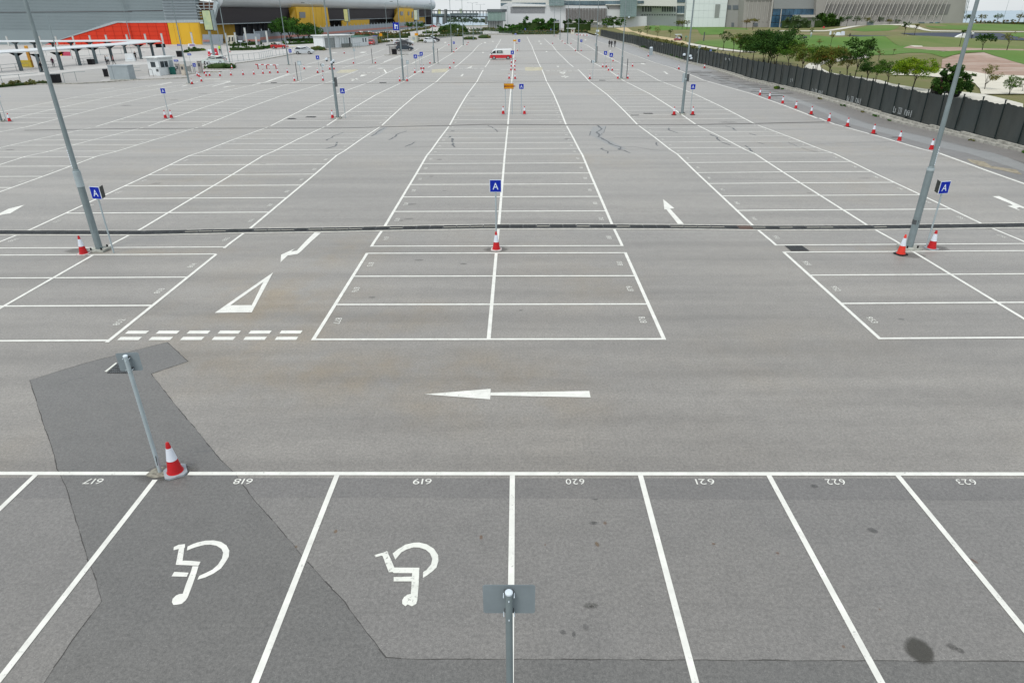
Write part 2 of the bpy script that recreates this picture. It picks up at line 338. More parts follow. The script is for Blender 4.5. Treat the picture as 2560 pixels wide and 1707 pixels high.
for k, X, Y, rx, ry, c, a, rot in (('r',1637,1300,.40,.46,(.055,.052,.042),.82,-.3),('r',1860,1275,.16,.11,(.06,.055,.05),.6,-.6),('r',1915,1300,.12,.10,(.06,.055,.05),.6,-.8),('r',1318,480,.19,.13,(.06,.06,.06),.6,-.6),('r',918,178,.16,.11,(.06,.06,.06),.55,-.3),
    ('q',1735,430,.16,.1,(.06,.06,.06),.6,0),('q',1745,268,.13,.05,(.06,.06,.06),.55,0),('q',1715,995,.26,.12,(.06,.06,.05),.5,0),('q',1525,1175,.1,.09,(.06,.06,.06),.5,0),('q',1600,1190,.06,.12,(.06,.06,.06),.5,0),('q',1680,1140,.1,.12,(.06,.06,.06),.35,0),
    ('q',965,527,.06,.11,(.20,.10,.04),.7,0),('q',1812,430,.07,.08,(.20,.10,.04),.6,0),('q',1758,575,.07,.13,(.19,.11,.04),.7,.3),('q',1403,580,.03,.05,(.20,.10,.04),.6,0),('q',1720,1000,.08,.05,(.04,.03,.02),.6,0),
    ('r',230,573,.07,.05,(.20,.10,.04),.7,0),('r',668,636,.06,.05,(.20,.09,.04),.7,0),('r',1118,1274,.05,.06,(.20,.10,.04),.6,0),('r',2012,690,.05,.14,(.18,.08,.04),.7,.5),('r',1365,1020,.04,.04,(.2,.1,.04),.5,0),('p',1535,875,.07,.1,(.22,.12,.04),.6,0),('p',1355,945,.05,.06,(.22,.12,.04),.6,0),
    ('f',2070,733,.25,.2,(.06,.06,.06),.4,0),('f',855,683,.3,.2,(.06,.06,.06),.45,0),('f',1196,713,.18,.16,(.06,.06,.06),.45,0),('b',540,1232,.5,.2,(.06,.06,.06),.45,0),('b',845,1258,.35,.2,(.06,.06,.06),.5,0),('b',680,545,.5,.4,(.05,.05,.05),.5,0),('b',490,850,.7,.25,(.06,.06,.06),.45,.2),('b',470,950,.7,.25,(.06,.06,.06),.4,.4),('b',420,962,.3,.2,(.06,.06,.06),.4,0),
    ('b',625,660,.4,.25,(.06,.06,.06),.5,0),('b',715,758,.3,.2,(.06,.06,.06),.4,0),('c',1270,672,1.0,.3,(.06,.06,.06),.3,0),('c',885,772,.4,.3,(.06,.06,.06),.3,0),('a',1070,708,.8,.4,(.06,.06,.06),.35,0),('a',1795,576,.6,.4,(.06,.06,.06),.4,0),('a',70,478,.9,.5,(.05,.05,.05),.5,0),('a',865,175,1.6,.9,(.05,.05,.05),.5,0),('a',1190,138,1.3,.8,(.05,.05,.05),.45,0),('a',1385,97,1.6,.9,(.05,.05,.05),.45,0),
    ('f',1365,1200,.14,.07,(.05,.05,.05),.3,0),('c',330,290,2.2,1.2,(.06,.06,.06),.3,0),('J',1230,515,1.5,1.2,(.03,.03,.03),.7,0),('b',905,112,.9,1.0,(.06,.06,.06),.45,0),('b',765,350,.7,.7,(.05,.05,.05),.6,0),('b',1555,405,.7,.7,(.06,.06,.06),.5,0)):
    p = G(k, X, Y); q_ = .55 if k in 'rpq' else .42; stain_or_shade(p.x, p.y, rx*q_, ry*q_, c, a if rx > .3 and k == 'r' else a*.7, rot=rot)
for gx_, gy_, ga in ((-6.79,10.42,.45),(-7.05,10.35,.3),(-.82,24.02,.5),(-16.05,24.0,.5),(14.9,24.0,.5),(-16.9,24.0,.4),(15.9,23.9,.3),(14.6,23.2,.4),(15.9,24.1,.4)):  # contact shade painted as soft dark discs around cone, lamp and sign feet
    stain_or_shade(gx_, gy_, .55, .32, (.09,.082,.07), ga)
# crumbled concrete at the foot of the left sign post
ground_sheet('concrete_collar', gp('N', [(540,1430),(610,1370),(690,1335),(770,1345),(790,1410),(735,1450),(640,1462),(570,1450)]), mat('crumbled_collar', (.30,.285,.235), .95, var=.3, scale=14, bump=.6), LOT, .012)

YD = [(-60,26.0),(-21.7,26.44),(-15.5,26.34),(-11.3,26.62),(-7.4,26.78),(-4.4,26.98),(-1.3,27.12),(2.4,27.13),(7,27.02),(10.5,26.84),(14.5,26.86),(21.4,27.12),(26.2,27.25)]
def yd(x):
    for (a, p), (b, q) in zip(YD, YD[1:]):
        if x <= b: return p+(q-p)*max(0, (x-a))/(b-a)
    return YD[-1][1]
# ------------------------------------------------------------------ bay lines
LINES = []                                # (length along view, builder)
DZ = .008
def line(a, b, wd, m=None, dz=DZ): LINES.append((min(a[1], b[1]), a, b, wd, m or M_LINE, dz))
Y0 = 10.37
line((-40, Y0-.02), (-9.4, Y0), .105); line((-9.4, Y0), (-6.95, Y0), .105); line((-6.5, Y0), (-3.5, Y0), .105); line((-3.5, Y0), (14.9, Y0), .105); line((14.9, Y0), (40, Y0), .105)
for x0 in (-.11, 2.39, 4.89, 7.39, 9.89, 12.39): line((x0, Y0-.056), (x0, 3.0), .10, dz=DZ+.0015)
for x0 in (-3.55, -7.06, -9.5, -12, -14.5, -17): line((x0, Y0-.056 if x0 != -7.06 else Y0-.2), (x0-.02, 3.0), .10, dz=DZ+.0015)
ROWA = [16.3, 18.73, 21.17, 23.58]; ROWB0, PB = 24.42, 2.53
BLOCKS = [(-5.68, -.81, 4.04), (9.98, 14.82, 19.75), (-20.7, -16.0, -11.36), (-35.45, -31.05, -26.5), (-49.5, -45.6, -41.3)]
tilt = {0:0, 1:.012, 2:.008, 3:0, 4:0}; shift = {0:0, 1:.02, 2:-.12, 3:-.35, 4:-.4}
# which ends of the two outer rows exist: aisle lines per group
GROUPS = {'A': (ROWA[0], ROWA[3]), 'B': (ROWB0, ROWB0+PB*12.6), 'C': (ROWB0+PB*13.3, ROWB0+PB*28.6), 'D': (98.8, 116.2)}
for bi, (xl, xm, xr) in enumerate(BLOCKS):
    yo = shift[bi]
    def rowline(y):
        line((xl, y+yo), (xr, y+yo+tilt[bi]*(xr-xl)), .10 if y < 27 else .135, dz=DZ+.001)
    if bi < 3:
        for y in ROWA: rowline(y)
        for xx in (xl, xm, xr): line((xx, ROWA[0]+yo-.05), (xx, ROWA[3]+yo+.05), .11)
    if bi < 4:
        rowline(ROWB0)
        for xx in (xl, xm, xr):
            line((xx, ROWB0+yo-.05), (xx, yd(xx)-.38), .11); line((xx, yd(xx)+.38), (xx, 56.4), .12); line((xx, 57.2), (xx, 95.9), .14); line((xx, 96.6), (xx, 117.4), .15)
        for k in range(2, 37):
            y = ROWB0+PB*k
            if not (56 < y < 57.6 or 95.6 < y < 97): rowline(y)
    else:
        for xx in (xl, xm, xr): line((xx, 44), (xx, 100), .14)
        for k in range(8, 29): rowline(ROWB0+PB*k)
    for xx in (xl, xm, xr):               # the far half beyond the cross aisle
        if bi in (0, 1): line((xx-.25*(bi == 1), 124), (xx-.25*(bi == 1), 172), .16); line((xx-.25*(bi == 1), 172), (xx-.3, 262 if xx != 4.04 else 290), .16)
        elif bi == 2: line((xx+.3, 124), (xx+.3, 225), .16)
        elif bi == 3: line((xx+.3, 124), (xx+.3, 190), .16)
for a, b in (((26.25, 34), (26.25, 60)), ((26.05, 60), (26.05, 118)), ((26.2, 118), (26.2, 240))): line(a, b, .16)
line((26.25, 20), (26.25, 34), .16)
for k, a, b, wd in (('5',(55,1240),(230,1240),.5),('5',(1340,1250),(1700,1252),.4),('5',(1810,1248),(1912,1248),.5),('5',(2010,1240),(2250,1240),.5),('3',(1040,1295),(1330,1295),.4),('4',(480,1285),(820,1285),.4),('4',(2080,1243),(2240,1243),.4),
   ('3',(0,1335),(600,1318),.3),('3',(0,1510),(590,1320),.25),('2',(1360,1412),(1650,1412),.35),('2',(1540,1450),(1830,1450),.3),('2',(1830,1450),(1500,1545),.25),('2',(360,1550),(780,1470),.2),('2',(1060,1520),(960,1545),.3),('2',(1700,1565),(1900,1530),.3),('2',(2352,1480),(2200,1530),.25),('a',(655,68),(780,55),.22),('a',(1530,50),(1600,42),.3),('a',(1010,48),(1180,20),.2),('a',(1180,20),(1560,12),.2),
   ('3',(1350,950),(1425,940),1.),('3',(1880,945),(1935,930),1.2),('3',(2180,1228),(2260,1218),.8),('3',(880,1205),(985,1192),.6),('4',(0,1245),(45,1310),.25),('4',(180,1245),(560,1110),.25),('4',(0,1110),(300,990),.25),('3',(1380,1150),(1980,960),.2),('3',(780,1180),(1250,1060),.2)):
    A_, B_ = G(k, *a), G(k, *b); line((A_.x, A_.y), (B_.x, B_.y), wd)
LINES.sort(key=lambda q: q[0]); rest = MB()
for i, (_, a, b, wd, mm, dz) in enumerate(LINES):
    if i < 295:
        mb = MB(); strip(mb, a, b, wd, mm, dz); mb.build('bay_line', LOT)
    else: strip(rest, a, b, wd, mm, dz)
if rest.f: rest.build('far_bay_lines', LOT, kind='stuff')
print('lines', len(LINES))

# give-way dashes, yellow hatch patches, arrows, triangle, wheelchair signs
for r_, (ya, yb) in enumerate(((16.27, 16.47), (16.67, 16.87))):
    for k in range(6):
        x0 = -11.15+.88*k; mb = MB(); flat_poly(mb, [(x0, ya), (x0+.6, ya), (x0+.6, yb), (x0, yb)], M_LINE, DZ); mb.build('give_way_dash', LOT)
for k, xs, y in (('5', [600,700,800,905,1000,1100], 1268), ('3', [1710,1820,1900,1985,2070,2160,2245], 1305), ('4', [1240,1340,1440,1520,1600,1710], 1225)):
    for x0 in xs:
        a, b = G(k, x0, y), G(k, x0+70 if k != '3' else x0+50, y); mb = MB(); flat_poly(mb, [(a.x, a.y-.3), (b.x, b.y-.3), (b.x, b.y+.3), (a.x, a.y+.3)], M_OLDLINE, DZ); mb.build('give_way_dash', LOT)
for k, pts in (('5', [(232,1200),(535,1200),(550,1262),(236,1268)]), ('4', [(850,1245),(1145,1225),(1110,1290),(850,1303)]), ('3', [(1500,1252),(1830,1240),(1680,1302),(1420,1304)]), ('3', [(560,835),(740,820),(700,842),(560,850)])):
    ground_sheet('yellow_box', gp(k, pts), M_YEL, LOT, .005)
def mark(name, k, polys, m=M_LINE):
    mb = MB()
    for pl in polys:
        vs, fs = sheet_verts(gp(k, pl), lambda x, y: 0, 0)
        for f in fs: flat_poly(mb, [(vs[i][0], vs[i][1]) for i in f], m, DZ)
    mb.build(name, LOT)
mark('lane_arrow', 'B', [[(110,235),(955,165),(948,300)], [(955,213),(2215,193),(2232,275),(951,250)]])
mark('lane_arrow', 'A', [[(2150,388),(2195,390),(2060,515),(2035,535),(1967,545),(1918,592),(1922,540),(2015,498),(1990,520),(2030,511)]])
mark('lane_arrow', 'f', [[(1523,458),(1549,479),(1539,480),(1571,515),(1557,515),(1530,481),(1526,482)]])
mark('lane_arrow', 'c', [[(2135,797),(2180,795),(2352,870),(2352,880),(2320,872),(2300,878),(2330,897),(2237,862),(2275,858),(2260,848)]])
mark('lane_arrow', 'A', [[(-60,280),(-10,262),(5,253),(60,225),(170,198),(70,258),(35,262),(0,270),(-60,292)]])
mark('give_way_triangle', 'A', [[(1468,937),(1868,660),(1800,727),(1575,885)], [(1868,660),(1722,933),(1722,884),(1800,727)], [(1468,937),(1575,885),(1722,884),(1722,933)]])
mark('wheelchair_symbol', 'W', [[(385,395),(390,340),(470,300),(590,285),(590,345),(577,355),(547,590),(560,580),(700,585),(865,600),(850,640),(828,670),(425,655),(480,372)],
  [(725,680),(830,680),(780,850),(720,1020),(640,1230),(605,1285),(530,1350),(440,1365),(385,1370),(355,1320),(370,1260),(430,1200),(490,1175),(550,1170),(600,1020),(655,880),(690,790)], [(350,860),(400,780),(655,795),(620,868)],
  [(625,400),(635,330),(720,290),(800,260),(950,225),(1100,220),(1230,245),(1330,310),(1380,400),(1370,510),(1310,610),(1230,720),(1100,810),(950,880),(810,920),(845,850),(960,800),(1080,740),(1180,650),(1250,540),(1270,440),(1240,370),(1150,315),(1050,297),(940,300),(800,335),(720,362)]])
M_WORN = paint('worn_symbol_paint', (.76, .77, .70), .55)
mark('wheelchair_symbol', 'V', [[(120,430),(240,395),(285,385),(350,355),(375,370),(380,410),(440,535),(492,662),(860,665),(960,665),(955,800),(945,1000),(930,1180),(920,1280),(900,1340),(820,1385),(740,1350),(700,1385),(640,1340),(640,1270),(680,1205),(740,1165),(800,1155),(812,980),(815,920),(480,920),(480,840),(820,830),(825,767),(480,765),(460,745),(390,750),(330,600),(275,450),(250,440),(140,470)],
  [(460,400),(560,320),(700,235),(850,200),(960,195),(1100,230),(1230,310),(1310,430),(1315,540),(1280,660),(1200,735),(1100,810),(1025,858),(1030,745),(1090,710),(1180,600),(1200,500),(1160,400),(1080,330),(960,290),(850,285),(720,325),(620,380),(512,515)]], M_WORN)
mark('give_way_triangle', '5', [[(835,1288),(960,1285),(930,1300),(870,1302)], [(960,1285),(925,1330),(905,1325),(930,1300)], [(835,1288),(870,1302),(915,1322),(910,1330)]], M_OLDLINE)
mark('lane_arrow', '5', [[(880,1362),(1010,1365),(1005,1378),(880,1376)], [(920,1350),(955,1355),(975,1392),(945,1395)]], M_OLDLINE)
mark('lane_arrow', '5', [[(790,1178),(830,1178),(840,1200),(815,1200)]], M_OLDLINE)
mark('give_way_triangle', '3', [[(1850,1370),(1880,1335),(1990,1335),(1880,1348)], [(1850,1372),(1878,1348),(1990,1337),(1900,1365)]], M_OLDLINE)
mark('lane_arrow', '3', [[(1685,1412),(1825,1412),(1820,1424),(1690,1422)], [(1690,1445),(1780,1398),(1810,1400),(1720,1450)]], M_OLDLINE)
mark('lane_arrow', '4', [[(1360,1360),(1385,1340),(1385,1325),(1425,1322),(1400,1360),(1370,1370)]], M_OLDLINE)
mark('lane_arrow', '4', [[(1465,1220),(1530,1195),(1590,1165),(1560,1190),(1560,1215),(1530,1220)]], M_OLDLINE)
mark('lane_arrow', '6', [[(400,1280),(450,1280),(510,1328),(470,1325),(440,1300)]], M_OLDLINE)
mark('lane_arrow', '6', [[(0,1130),(60,1132),(105,1152),(40,1152)]], M_OLDLINE)
for k, x0, y0 in (('5',615,925),('5',485,740),('5',515,785),('5',1310,715),('4',1765,940),('4',1940,745),('4',1800,765),('4',1090,762),('5',1750,912)):
    mark('lane_arrow', k, [[(x0-22,y0+6),(x0-8,y0-10),(x0+10,y0-8),(x0+22,y0+6),(x0,y0+10)]], M_OLDLINE)

# painted bay numbers
GLYPH = {}
def glyph(ch, size=1.):
    if ch in GLYPH: return GLYPH[ch]
    cu = bpy.data.curves.new('g', 'FONT'); cu.body = ch; cu.resolution_u = 3; o = bpy.data.objects.new('g', cu); S.collection.objects.link(o)
    dg = bpy.context.evaluated_depsgraph_get(); dg.update(); me = bpy.data.meshes.new_from_object(o.evaluated_get(dg))
    vs = [v.co.copy() for v in me.vertices]; fs = [list(p.vertices) for p in me.polygons]; bpy.data.objects.remove(o); bpy.data.curves.remove(cu); bpy.data.meshes.remove(me)
    wd = max(v.x for v in vs)-min(v.x for v in vs); x0 = min(v.x for v in vs); vs = [Vector((v.x-x0, v.y, 0)) for v in vs]; GLYPH[ch] = (vs, fs, wd); return GLYPH[ch]
def text_mb(txt, h, wd, m, bold=0., stencil=False):   # centred at the origin in the XY plane
    mb = MB(); gap = .12; gl = [glyph(c) if c != ' ' else ([], [], .3) for c in txt]; tot = sum(g[2] for g in gl)+gap*(len(txt)-1); x0 = 0; H = .72
    for vs, fs, gw in gl:
        mb.add([((v.x+x0-tot/2)/tot*wd, (v.y/H-.5)*h, 0) for v in vs], fs, m); x0 += gw+gap
    return mb
def bay_number(n, x, y, rot, h=.2, wd=.42):
    mb = text_mb(str(n), h, wd, M_LINE); c, s = math.cos(rot), math.sin(rot)
    mb.v = [(x+a*c-b*s, y+a*s+b*c, gz(y+a*s+b*c)+DZ+.001) for a, b, _ in mb.v]
    for i, f in enumerate(mb.f):
        a, b, d = (Vector(mb.v[j]) for j in f[:3])
        if (b-a).cross(d-a).z < 0: mb.f[i] = f[::-1]
    mb.build('bay_number', LOT)
for i, (xa, xb) in enumerate(((-12,-9.5),(-9.5,-7.06),(-7.06,-3.55),(-3.55,-.11),(-.11,2.39),(2.39,4.89),(4.89,7.39),(7.39,9.89))):
    xc = (xa+xb)/2 + (0, .04, -.02, -.02, -.04, -.04, -.04, -.04)[i]; bay_number(616+i, xc, 10.12, math.pi, .17, .36)
cnt = {0: (877, 878), 1: (953, 954), 2: (801, 802), 3: (725, 726)}
for bi, (xl, xm, xr) in enumerate(BLOCKS[:4]):
    yo = shift[bi]; nl, nr = cnt[bi]; ys_ = [ROWA[0]+1.22, ROWA[1]+1.22, ROWA[2]+1.2]+[25.45]+[ROWB0+PB*(k+.5) for k in range(1, 20)]
    for j, y in enumerate(ys_):
        if 56.3 < y < 57.5: y += .9
        if bi == 3 and j < 3: continue
        bay_number(nl-j, xl+.38, y+yo, -math.pi/2); bay_number(nr+j, xr-.38, y+yo+.05, math.pi/2)

# ------------------------------------------------------------------ drains
M_IRON = mat('cast_iron', (.085, .09, .093), .55, .3, var=.2, scale=8); M_PIT = mat('drain_pit', (.012, .012, .012), .9); M_RIMC = mat('pale_rim', (.72, .71, .64), .8, var=.15, scale=5); M_RUST = mat('rusty_iron', (.13, .075, .06), .7, .2, var=.2, scale=8)
DRAIN = MB(); xs = [x for x, _ in YD if x > -60]; xs = [-40]+xs
for a, b in zip(xs, xs[1:]):
    for o0, o1, m_, dz in ((-.27, .27, M_PIT, .0095), (-.38, -.26, M_RIMC, .013), (.26, .38, M_RIMC, .013)):
        flat_poly(DRAIN, [(a, yd(a)+o0), (b, yd(b)+o0), (b, yd(b)+o1), (a, yd(a)+o1)], m_, dz)
DR = DRAIN.build('drainage_channel', kind='structure')
def grate(m1, m2=None):
    mb = MB(); W = .56
    for yy in (-.245, 0, .245): mb.box((0, yy, .0185), (W-.012, .05 if yy == 0 else .03, .021), (m2 or m1) if yy == 0 else m1)
    for i in range(13): mb.box((-W/2+.03+i*(W-.06)/12, 0, .017), (.014, .5, .016), m1)
    for xx in (-W/2+.014, W/2-.014): mb.box((xx, 0, .0185), (.02, .52, .02), m1)
    return mb
g0 = grate(M_IRON).build('drain_grate', DR); g1 = grate(M_RUST, mat('pinkish_dust', (.36, .27, .23), .8)).build('drain_grate', DR); g2 = grate(M_IRON, mat('pale_dusty_iron', (.50, .49, .43), .8)).build('drain_grate', DR)
x0 = -39.6; i = 0
while x0 < 26:
    if i < 3: o = (g0, g1, g2)[i]
    else:
        r = random.random(); src = g0 if r < .42 or not (-14 < x0 < 18) else (g2 if r < .92 else g1); o = link('drain_grate', src.data, DR)
    yy = yd(x0); o.location = (x0, yy, gz(yy)+.006+random.uniform(-.003,.003)); o.rotation_euler = (math.atan((gz(yy+.3)-gz(yy-.3))/.6), 0, math.atan(yd(x0+.3)-yd(x0-.3))/.6+random.uniform(-.008,.008)); x0 += .565; i += 1
def thin_drain(name, pts, wd, kinds=M_PIT):
    mb = MB()
    for a, b in zip(pts, pts[1:]): strip(mb, a, b, wd, M_SEAM, .0105); 
    mb.build(name, LOT)
thin_drain('slot_drain', [(-40,55.0),(-32.9,55.75),(-24.4,55.8),(-14.3,55.65),(-8.7,56.6),(-2.6,57.5),(6,57.0),(13.6,56.8),(19.7,57.4),(25.9,58.0)], .20)
thin_drain('slot_drain', [(-40,95.7),(-18,95.8),(-6.8,96.2),(3.1,97.5),(17,96.2),(26,96.6)], .35)
thin_drain('slot_drain', [(-45,134),(-25,134.3),(-9,132.5),(4.3,134.6),(24.5,136.2)], .4); thin_drain('slot_drain', [(-30,178),(-10,178.6),(5.7,180),(24,180)], .4)
def cover(k, pts, name='inspection_cover', m_=None):
    g = [Vector(p) for p in gp(k, pts)]; c = sum(g, Vector((0, 0)))/len(g); mb = MB(); m_ = m_ or M_IRON
    flat_poly(mb, [tuple(p) for p in g], M_PIT, .009)
    a, b = g[0], g[1]; n = 10
    for i in range(n):                    # ribs of the cover
        t0 = (i+.15)/n; t1 = (i+.85)/n; p0 = a+(b-a)*t0; p1 = a+(b-a)*t1; q0 = g[3]+(g[2]-g[3])*t0; q1 = g[3]+(g[2]-g[3])*t1
        for u in range(6):
            s0, s1 = (u+.1)/6, (u+.9)/6; f = [p0+(q0-p0)*s0, p1+(q1-p1)*s0, p1+(q1-p1)*s1, p0+(q0-p0)*s1]
            flat_poly(mb, [tuple(v) for v in f], m_, .014)
    mb.build(name, LOT)
cover('c', [(715,1133),(832,1133),(887,1170),(760,1171)]); cover('K', [(1375,60),(1545,58),(1550,70),(1385,72)]); cover('K', [(1620,25),(1800,25),(1835,42),(1650,40)])
cover('a', [(1960,264),(2010,262),(2030,268),(1975,270)]); cover('a', [(2100,250),(2165,250),(2155,258),(2085,257)]); cover('3', [(270,1475),(380,1472),(360,1485),(260,1487)]); cover('3', [(2200,1473),(2320,1473),(2320,1485),(2200,1485)]); cover('5', [(1550,1430),(1660,1430),(1665,1440),(1550,1440)])
# the gully by the left sign: coarse grate with a worn white edge
cover('N', [(120,318),(335,322),(480,212),(232,208)], 'gully_grate', mat('gully_iron', (.15,.16,.165), .8, var=.3, scale=9)); ground_sheet('worn_edge_line', gp('N', [(92,303),(215,207),(232,210),(118,305)]), M_WORN, LOT, .012)

# ------------------------------------------------------------------ service lane beside the fence, kerb, fence
M_GRAVEL = asphalt('broken_asphalt', (.118, .103, .092), brown=True, streak=.05, grain=1.8)
LANE = sheet_verts  # noqa
mb = MB(); flat_poly(mb, [(26.5, 15), (31.75, 15), (31.75, 292), (26.6, 292), (26.3, 120), (26.3, 60), (26.5, 40)], M_OLD, .003)
LANE = mb.build('service_lane', kind='structure')
mb = MB(); pts = [(y, 27.9+.25*math.sin(y*.21)+.2*math.sin(y*.083), 29.3+.2*math.sin(y*.17+1)+.2*math.sin(y*.06)) for y in range(15, 111, 1)]
for (y0, a, b), (y1, c, d) in zip(pts, pts[1:]): flat_poly(mb, [(a, y0), (b, y0), (d, y1), (c, y1)], M_BLUE, .007)
mb.build('resurfaced_strip', LANE)
mb = MB(); pts = [(y, 29.6+.3*math.sin(y*.31), 31.7) for y in range(15, 291, 1)]
for (y0, a, b), (y1, c, d) in zip(pts, pts[1:]): flat_poly(mb, [(a, y0), (b, y0), (d, y1), (c, y1)], M_GRAVEL, .007)
mb.build('broken_edge', LANE)
ground_sheet('sand_spill', gp('c', [(1960,540),(2080,560),(2130,590),(2300,615),(2340,650),(2200,620),(2050,590),(1980,560)]), mat('lane_sand', (.36,.32,.24), .9, var=.25, scale=4), LANE, .010)
y = 70
while y < 112:                            # old bay lines and tarred stripes across the lane
    x1 = 31.2; mb = MB(); strip(mb, (26.6, y), (x1, y+.15), .10, M_FADE if y > 74 else M_OLDLINE, .011); mb.build('faded_bay_line', LANE)
    if y > 74:
        mb = MB(); xa = 26.7+random.uniform(0, 1.5); strip(mb, (xa, y+.9), (xa+random.uniform(1.5, 4), y+1.0), random.uniform(.3, .9), M_SEAM, .010); mb.build('tar_stripe', LANE)
    y += 2.45
mb = MB(); flat_poly(mb, [(26.6, 112), (31.7, 112), (31.7, 290), (26.6, 290)], asphalt('grey_lane_asphalt', (.225,.225,.225), False, .08), .0085); mb.build('grey_lane', LANE)

KX = 31.8; kb = thing('kerb', 'low weathered concrete kerb running along the foot of the dark fence', 'kerb', (0,0,0))
ks = MB().box((0, 0, .06), (.24, 1.22, .18), M_KERB).build('kerb_stone', kb); y = 30; i = 0
while y < 290:
    st = 1.25 if y < 150 else 2.5; o = ks if i == 0 else link('kerb_stone', ks.data, kb)
    if y >= 150: o.scale.y = 2
    o.location = (KX+random.uniform(-.02,.02), y+st/2, gz(y)+random.uniform(-.015,.01)); o.rotation_euler = (0, random.uniform(-.03,.03), random.uniform(-.012,.012)); y += st; i += 1
VERGE = MB()
for y in range(26, 300, 2): VERGE.add([(31.9, y, gz(y)+.02), (32.75, y, gz(y)+.16), (32.75, y+2, gz(y+2)+.16), (31.9, y+2, gz(y+2)+.02)], [(0,1,2,3)], M_KERB)
VERGE.build('verge', kind='structure')
BM = mat('bund', (.33,.31,.28), .9, var=.2); mb = MB()
for y in range(30, 290, 4): mb.box((32.45, y+2, gz(y+2)+.12), (.22, 3.96, .26), M_KERB)
mb.build('fence_footing', kb)

FX = 32.75
m_, t, b = nodes('shade_netting'); L = t.links.new
n1 = _noise(t, 1.3, 4, 'World', (1, 1, .25)); n2 = _noise(t, 40, 2, 'World', (1, 1, 1)); n3 = _noise(t, .25, 3, 'World')
c = _mix(t, _ramp(t, n1, .3, .7), (.038, .046, .042), (.056, .063, .057)); c = _mix(t, _ramp(t, n3, .45, .7, 0, .5), c, (.035, .052, .055)); c = _mix(t, _ramp(t, n2, .3, .7, 0, .3), c, (.02, .02, .02))
L(c, b.inputs['Base Color']); b.inputs['Roughness'].default_value = .75; MATS['netting'] = m_; M_NET = m_
M_FPOST = mat('dark_green_post', (.012, .022, .022), .5, var=.1); M_WPRINT = mat('netting_print', (.40, .43, .43), .8, var=.3, scale=12)
FEN = thing('netting_fence', 'long dark green netting fence on posts between the car park and the golf course', 'fence')
def net_mesh(seed):
    r = random.Random(seed); mb = MB(); nx, nz = 10, 5; vs = []
    for i in range(nx+1):
        for j in range(nz+1):
            u, v = i/nx, j/nz; sag = .10*(4*u*(1-u))*(v**3)+ (.03*math.sin(u*25+seed) if v == 1 else 0)
            vs.append((.05*math.sin(u*9+seed)*math.sin(v*3)+r.uniform(-.015,.015)+.10*math.sin(math.pi*u)*math.sin(math.pi*v), u, v*2.4-sag))
    fs = [(i*(nz+1)+j, (i+1)*(nz+1)+j, (i+1)*(nz+1)+j+1, i*(nz+1)+j+1) for i in range(nx) for j in range(nz)]
    mb.add(vs, fs, M_NET, True); return mb
nets = [net_mesh(s).build('net_panel', FEN) for s in range(4)]
fp0 = MB().tube([(0,0,0),(0,0,2.62)], .045, M_FPOST, 8).box((0,0,2.63),(.11,.11,.05), M_FPOST).build('fence_post', FEN)
y = 33.; i = 0; PY = []
while y < 288: PY.append(y); y += 2.28 if y < 200 else 3.4
for i, (a, b) in enumerate(zip(PY, PY[1:])):
    o = fp0 if i == 0 else link('fence_post', fp0.data, FEN); o.location = (FX-.10, a, gz(a)+.1); o.rotation_euler = (random.uniform(-.02,.02), random.uniform(-.03,.02), 0)
    o = nets[i] if i < 4 else link('net_panel', nets[random.randrange(4)].data, FEN)
    o.location = (FX, a-.03, gz(a)+.12+random.uniform(-.04,.05)); o.scale = (1, b-a+.06, 1); o.rotation_euler.x = 0
for k, x0, x1, y0, y1 in (('J',1185,1355,250,318),('J',775,900,148,210),('J',460,560,88,132)):   # white lettering fragments printed on the netting
    A_, B_ = (FX-.18, 30), (FX-.18, 300)
    p00 = on_plane(A_, B_, k, x0, y0+(0)); p10 = on_plane(A_, B_, k, x1, y1)
    ya, yb = p00.y, on_plane(A_, B_, k, x1, y1-25).y
    zc = (on_plane(A_, B_, k, (x0+x1)/2, (y0+y1)/2)).z; s_ = (ya-yb)
    mb = MB(); u = 0
    def q(y_, z_, w_, h_): mb.add([(FX-.16, y_, z_), (FX-.16, y_-w_, z_), (FX-.16, y_-w_, z_+h_), (FX-.16, y_, z_+h_)], [(0,1,2,3)], M_WPRINT)
    H = .5
    q(ya-.02*s_, zc-.25, .04*s_, H); q(ya-.12*s_, zc-.22, .04*s_, H*.7); q(ya-.06*s_, zc-.25, .08*s_, .07); q(ya-.27*s_, zc+.2, .2*s_, .06); q(ya-.30*s_, zc-.2, .03*s_, .38); q(ya-.38*s_, zc-.2, .03*s_, .38); q(ya-.44*s_, zc-.2, .03*s_, .38); q(ya-.28*s_, zc-.25, .2*s_, .06); q(ya-.62*s_, zc-.2, .04*s_, .42); q(ya-.72*s_, zc-.25, .06*s_, .46); q(ya-.82*s_, zc-.2, .05*s_, .3); q(ya-.66*s_, zc+.14, .2*s_, .06); q(ya-.93*s_, zc-.25, .04*s_, .5)
    mb.build('printed_lettering', FEN)
for k, x0, y0 in (('6',1025,945),('6',1530,1060),('6',1600,1070),('6',400,790),('6',160,745),('6',270,760),('7',430,1440)):
    p = on_plane((FX-.15, 30), (FX-.15, 300), k, x0, y0); mb = MB()
    for j in range(5): mb.box((FX-.17, p.y+random.uniform(-.5,.5), p.z+random.uniform(-.15,.15)), (.01, random.uniform(.1,.3), random.uniform(.08,.3)), M_WPRINT)
    mb.build('printed_lettering', FEN)

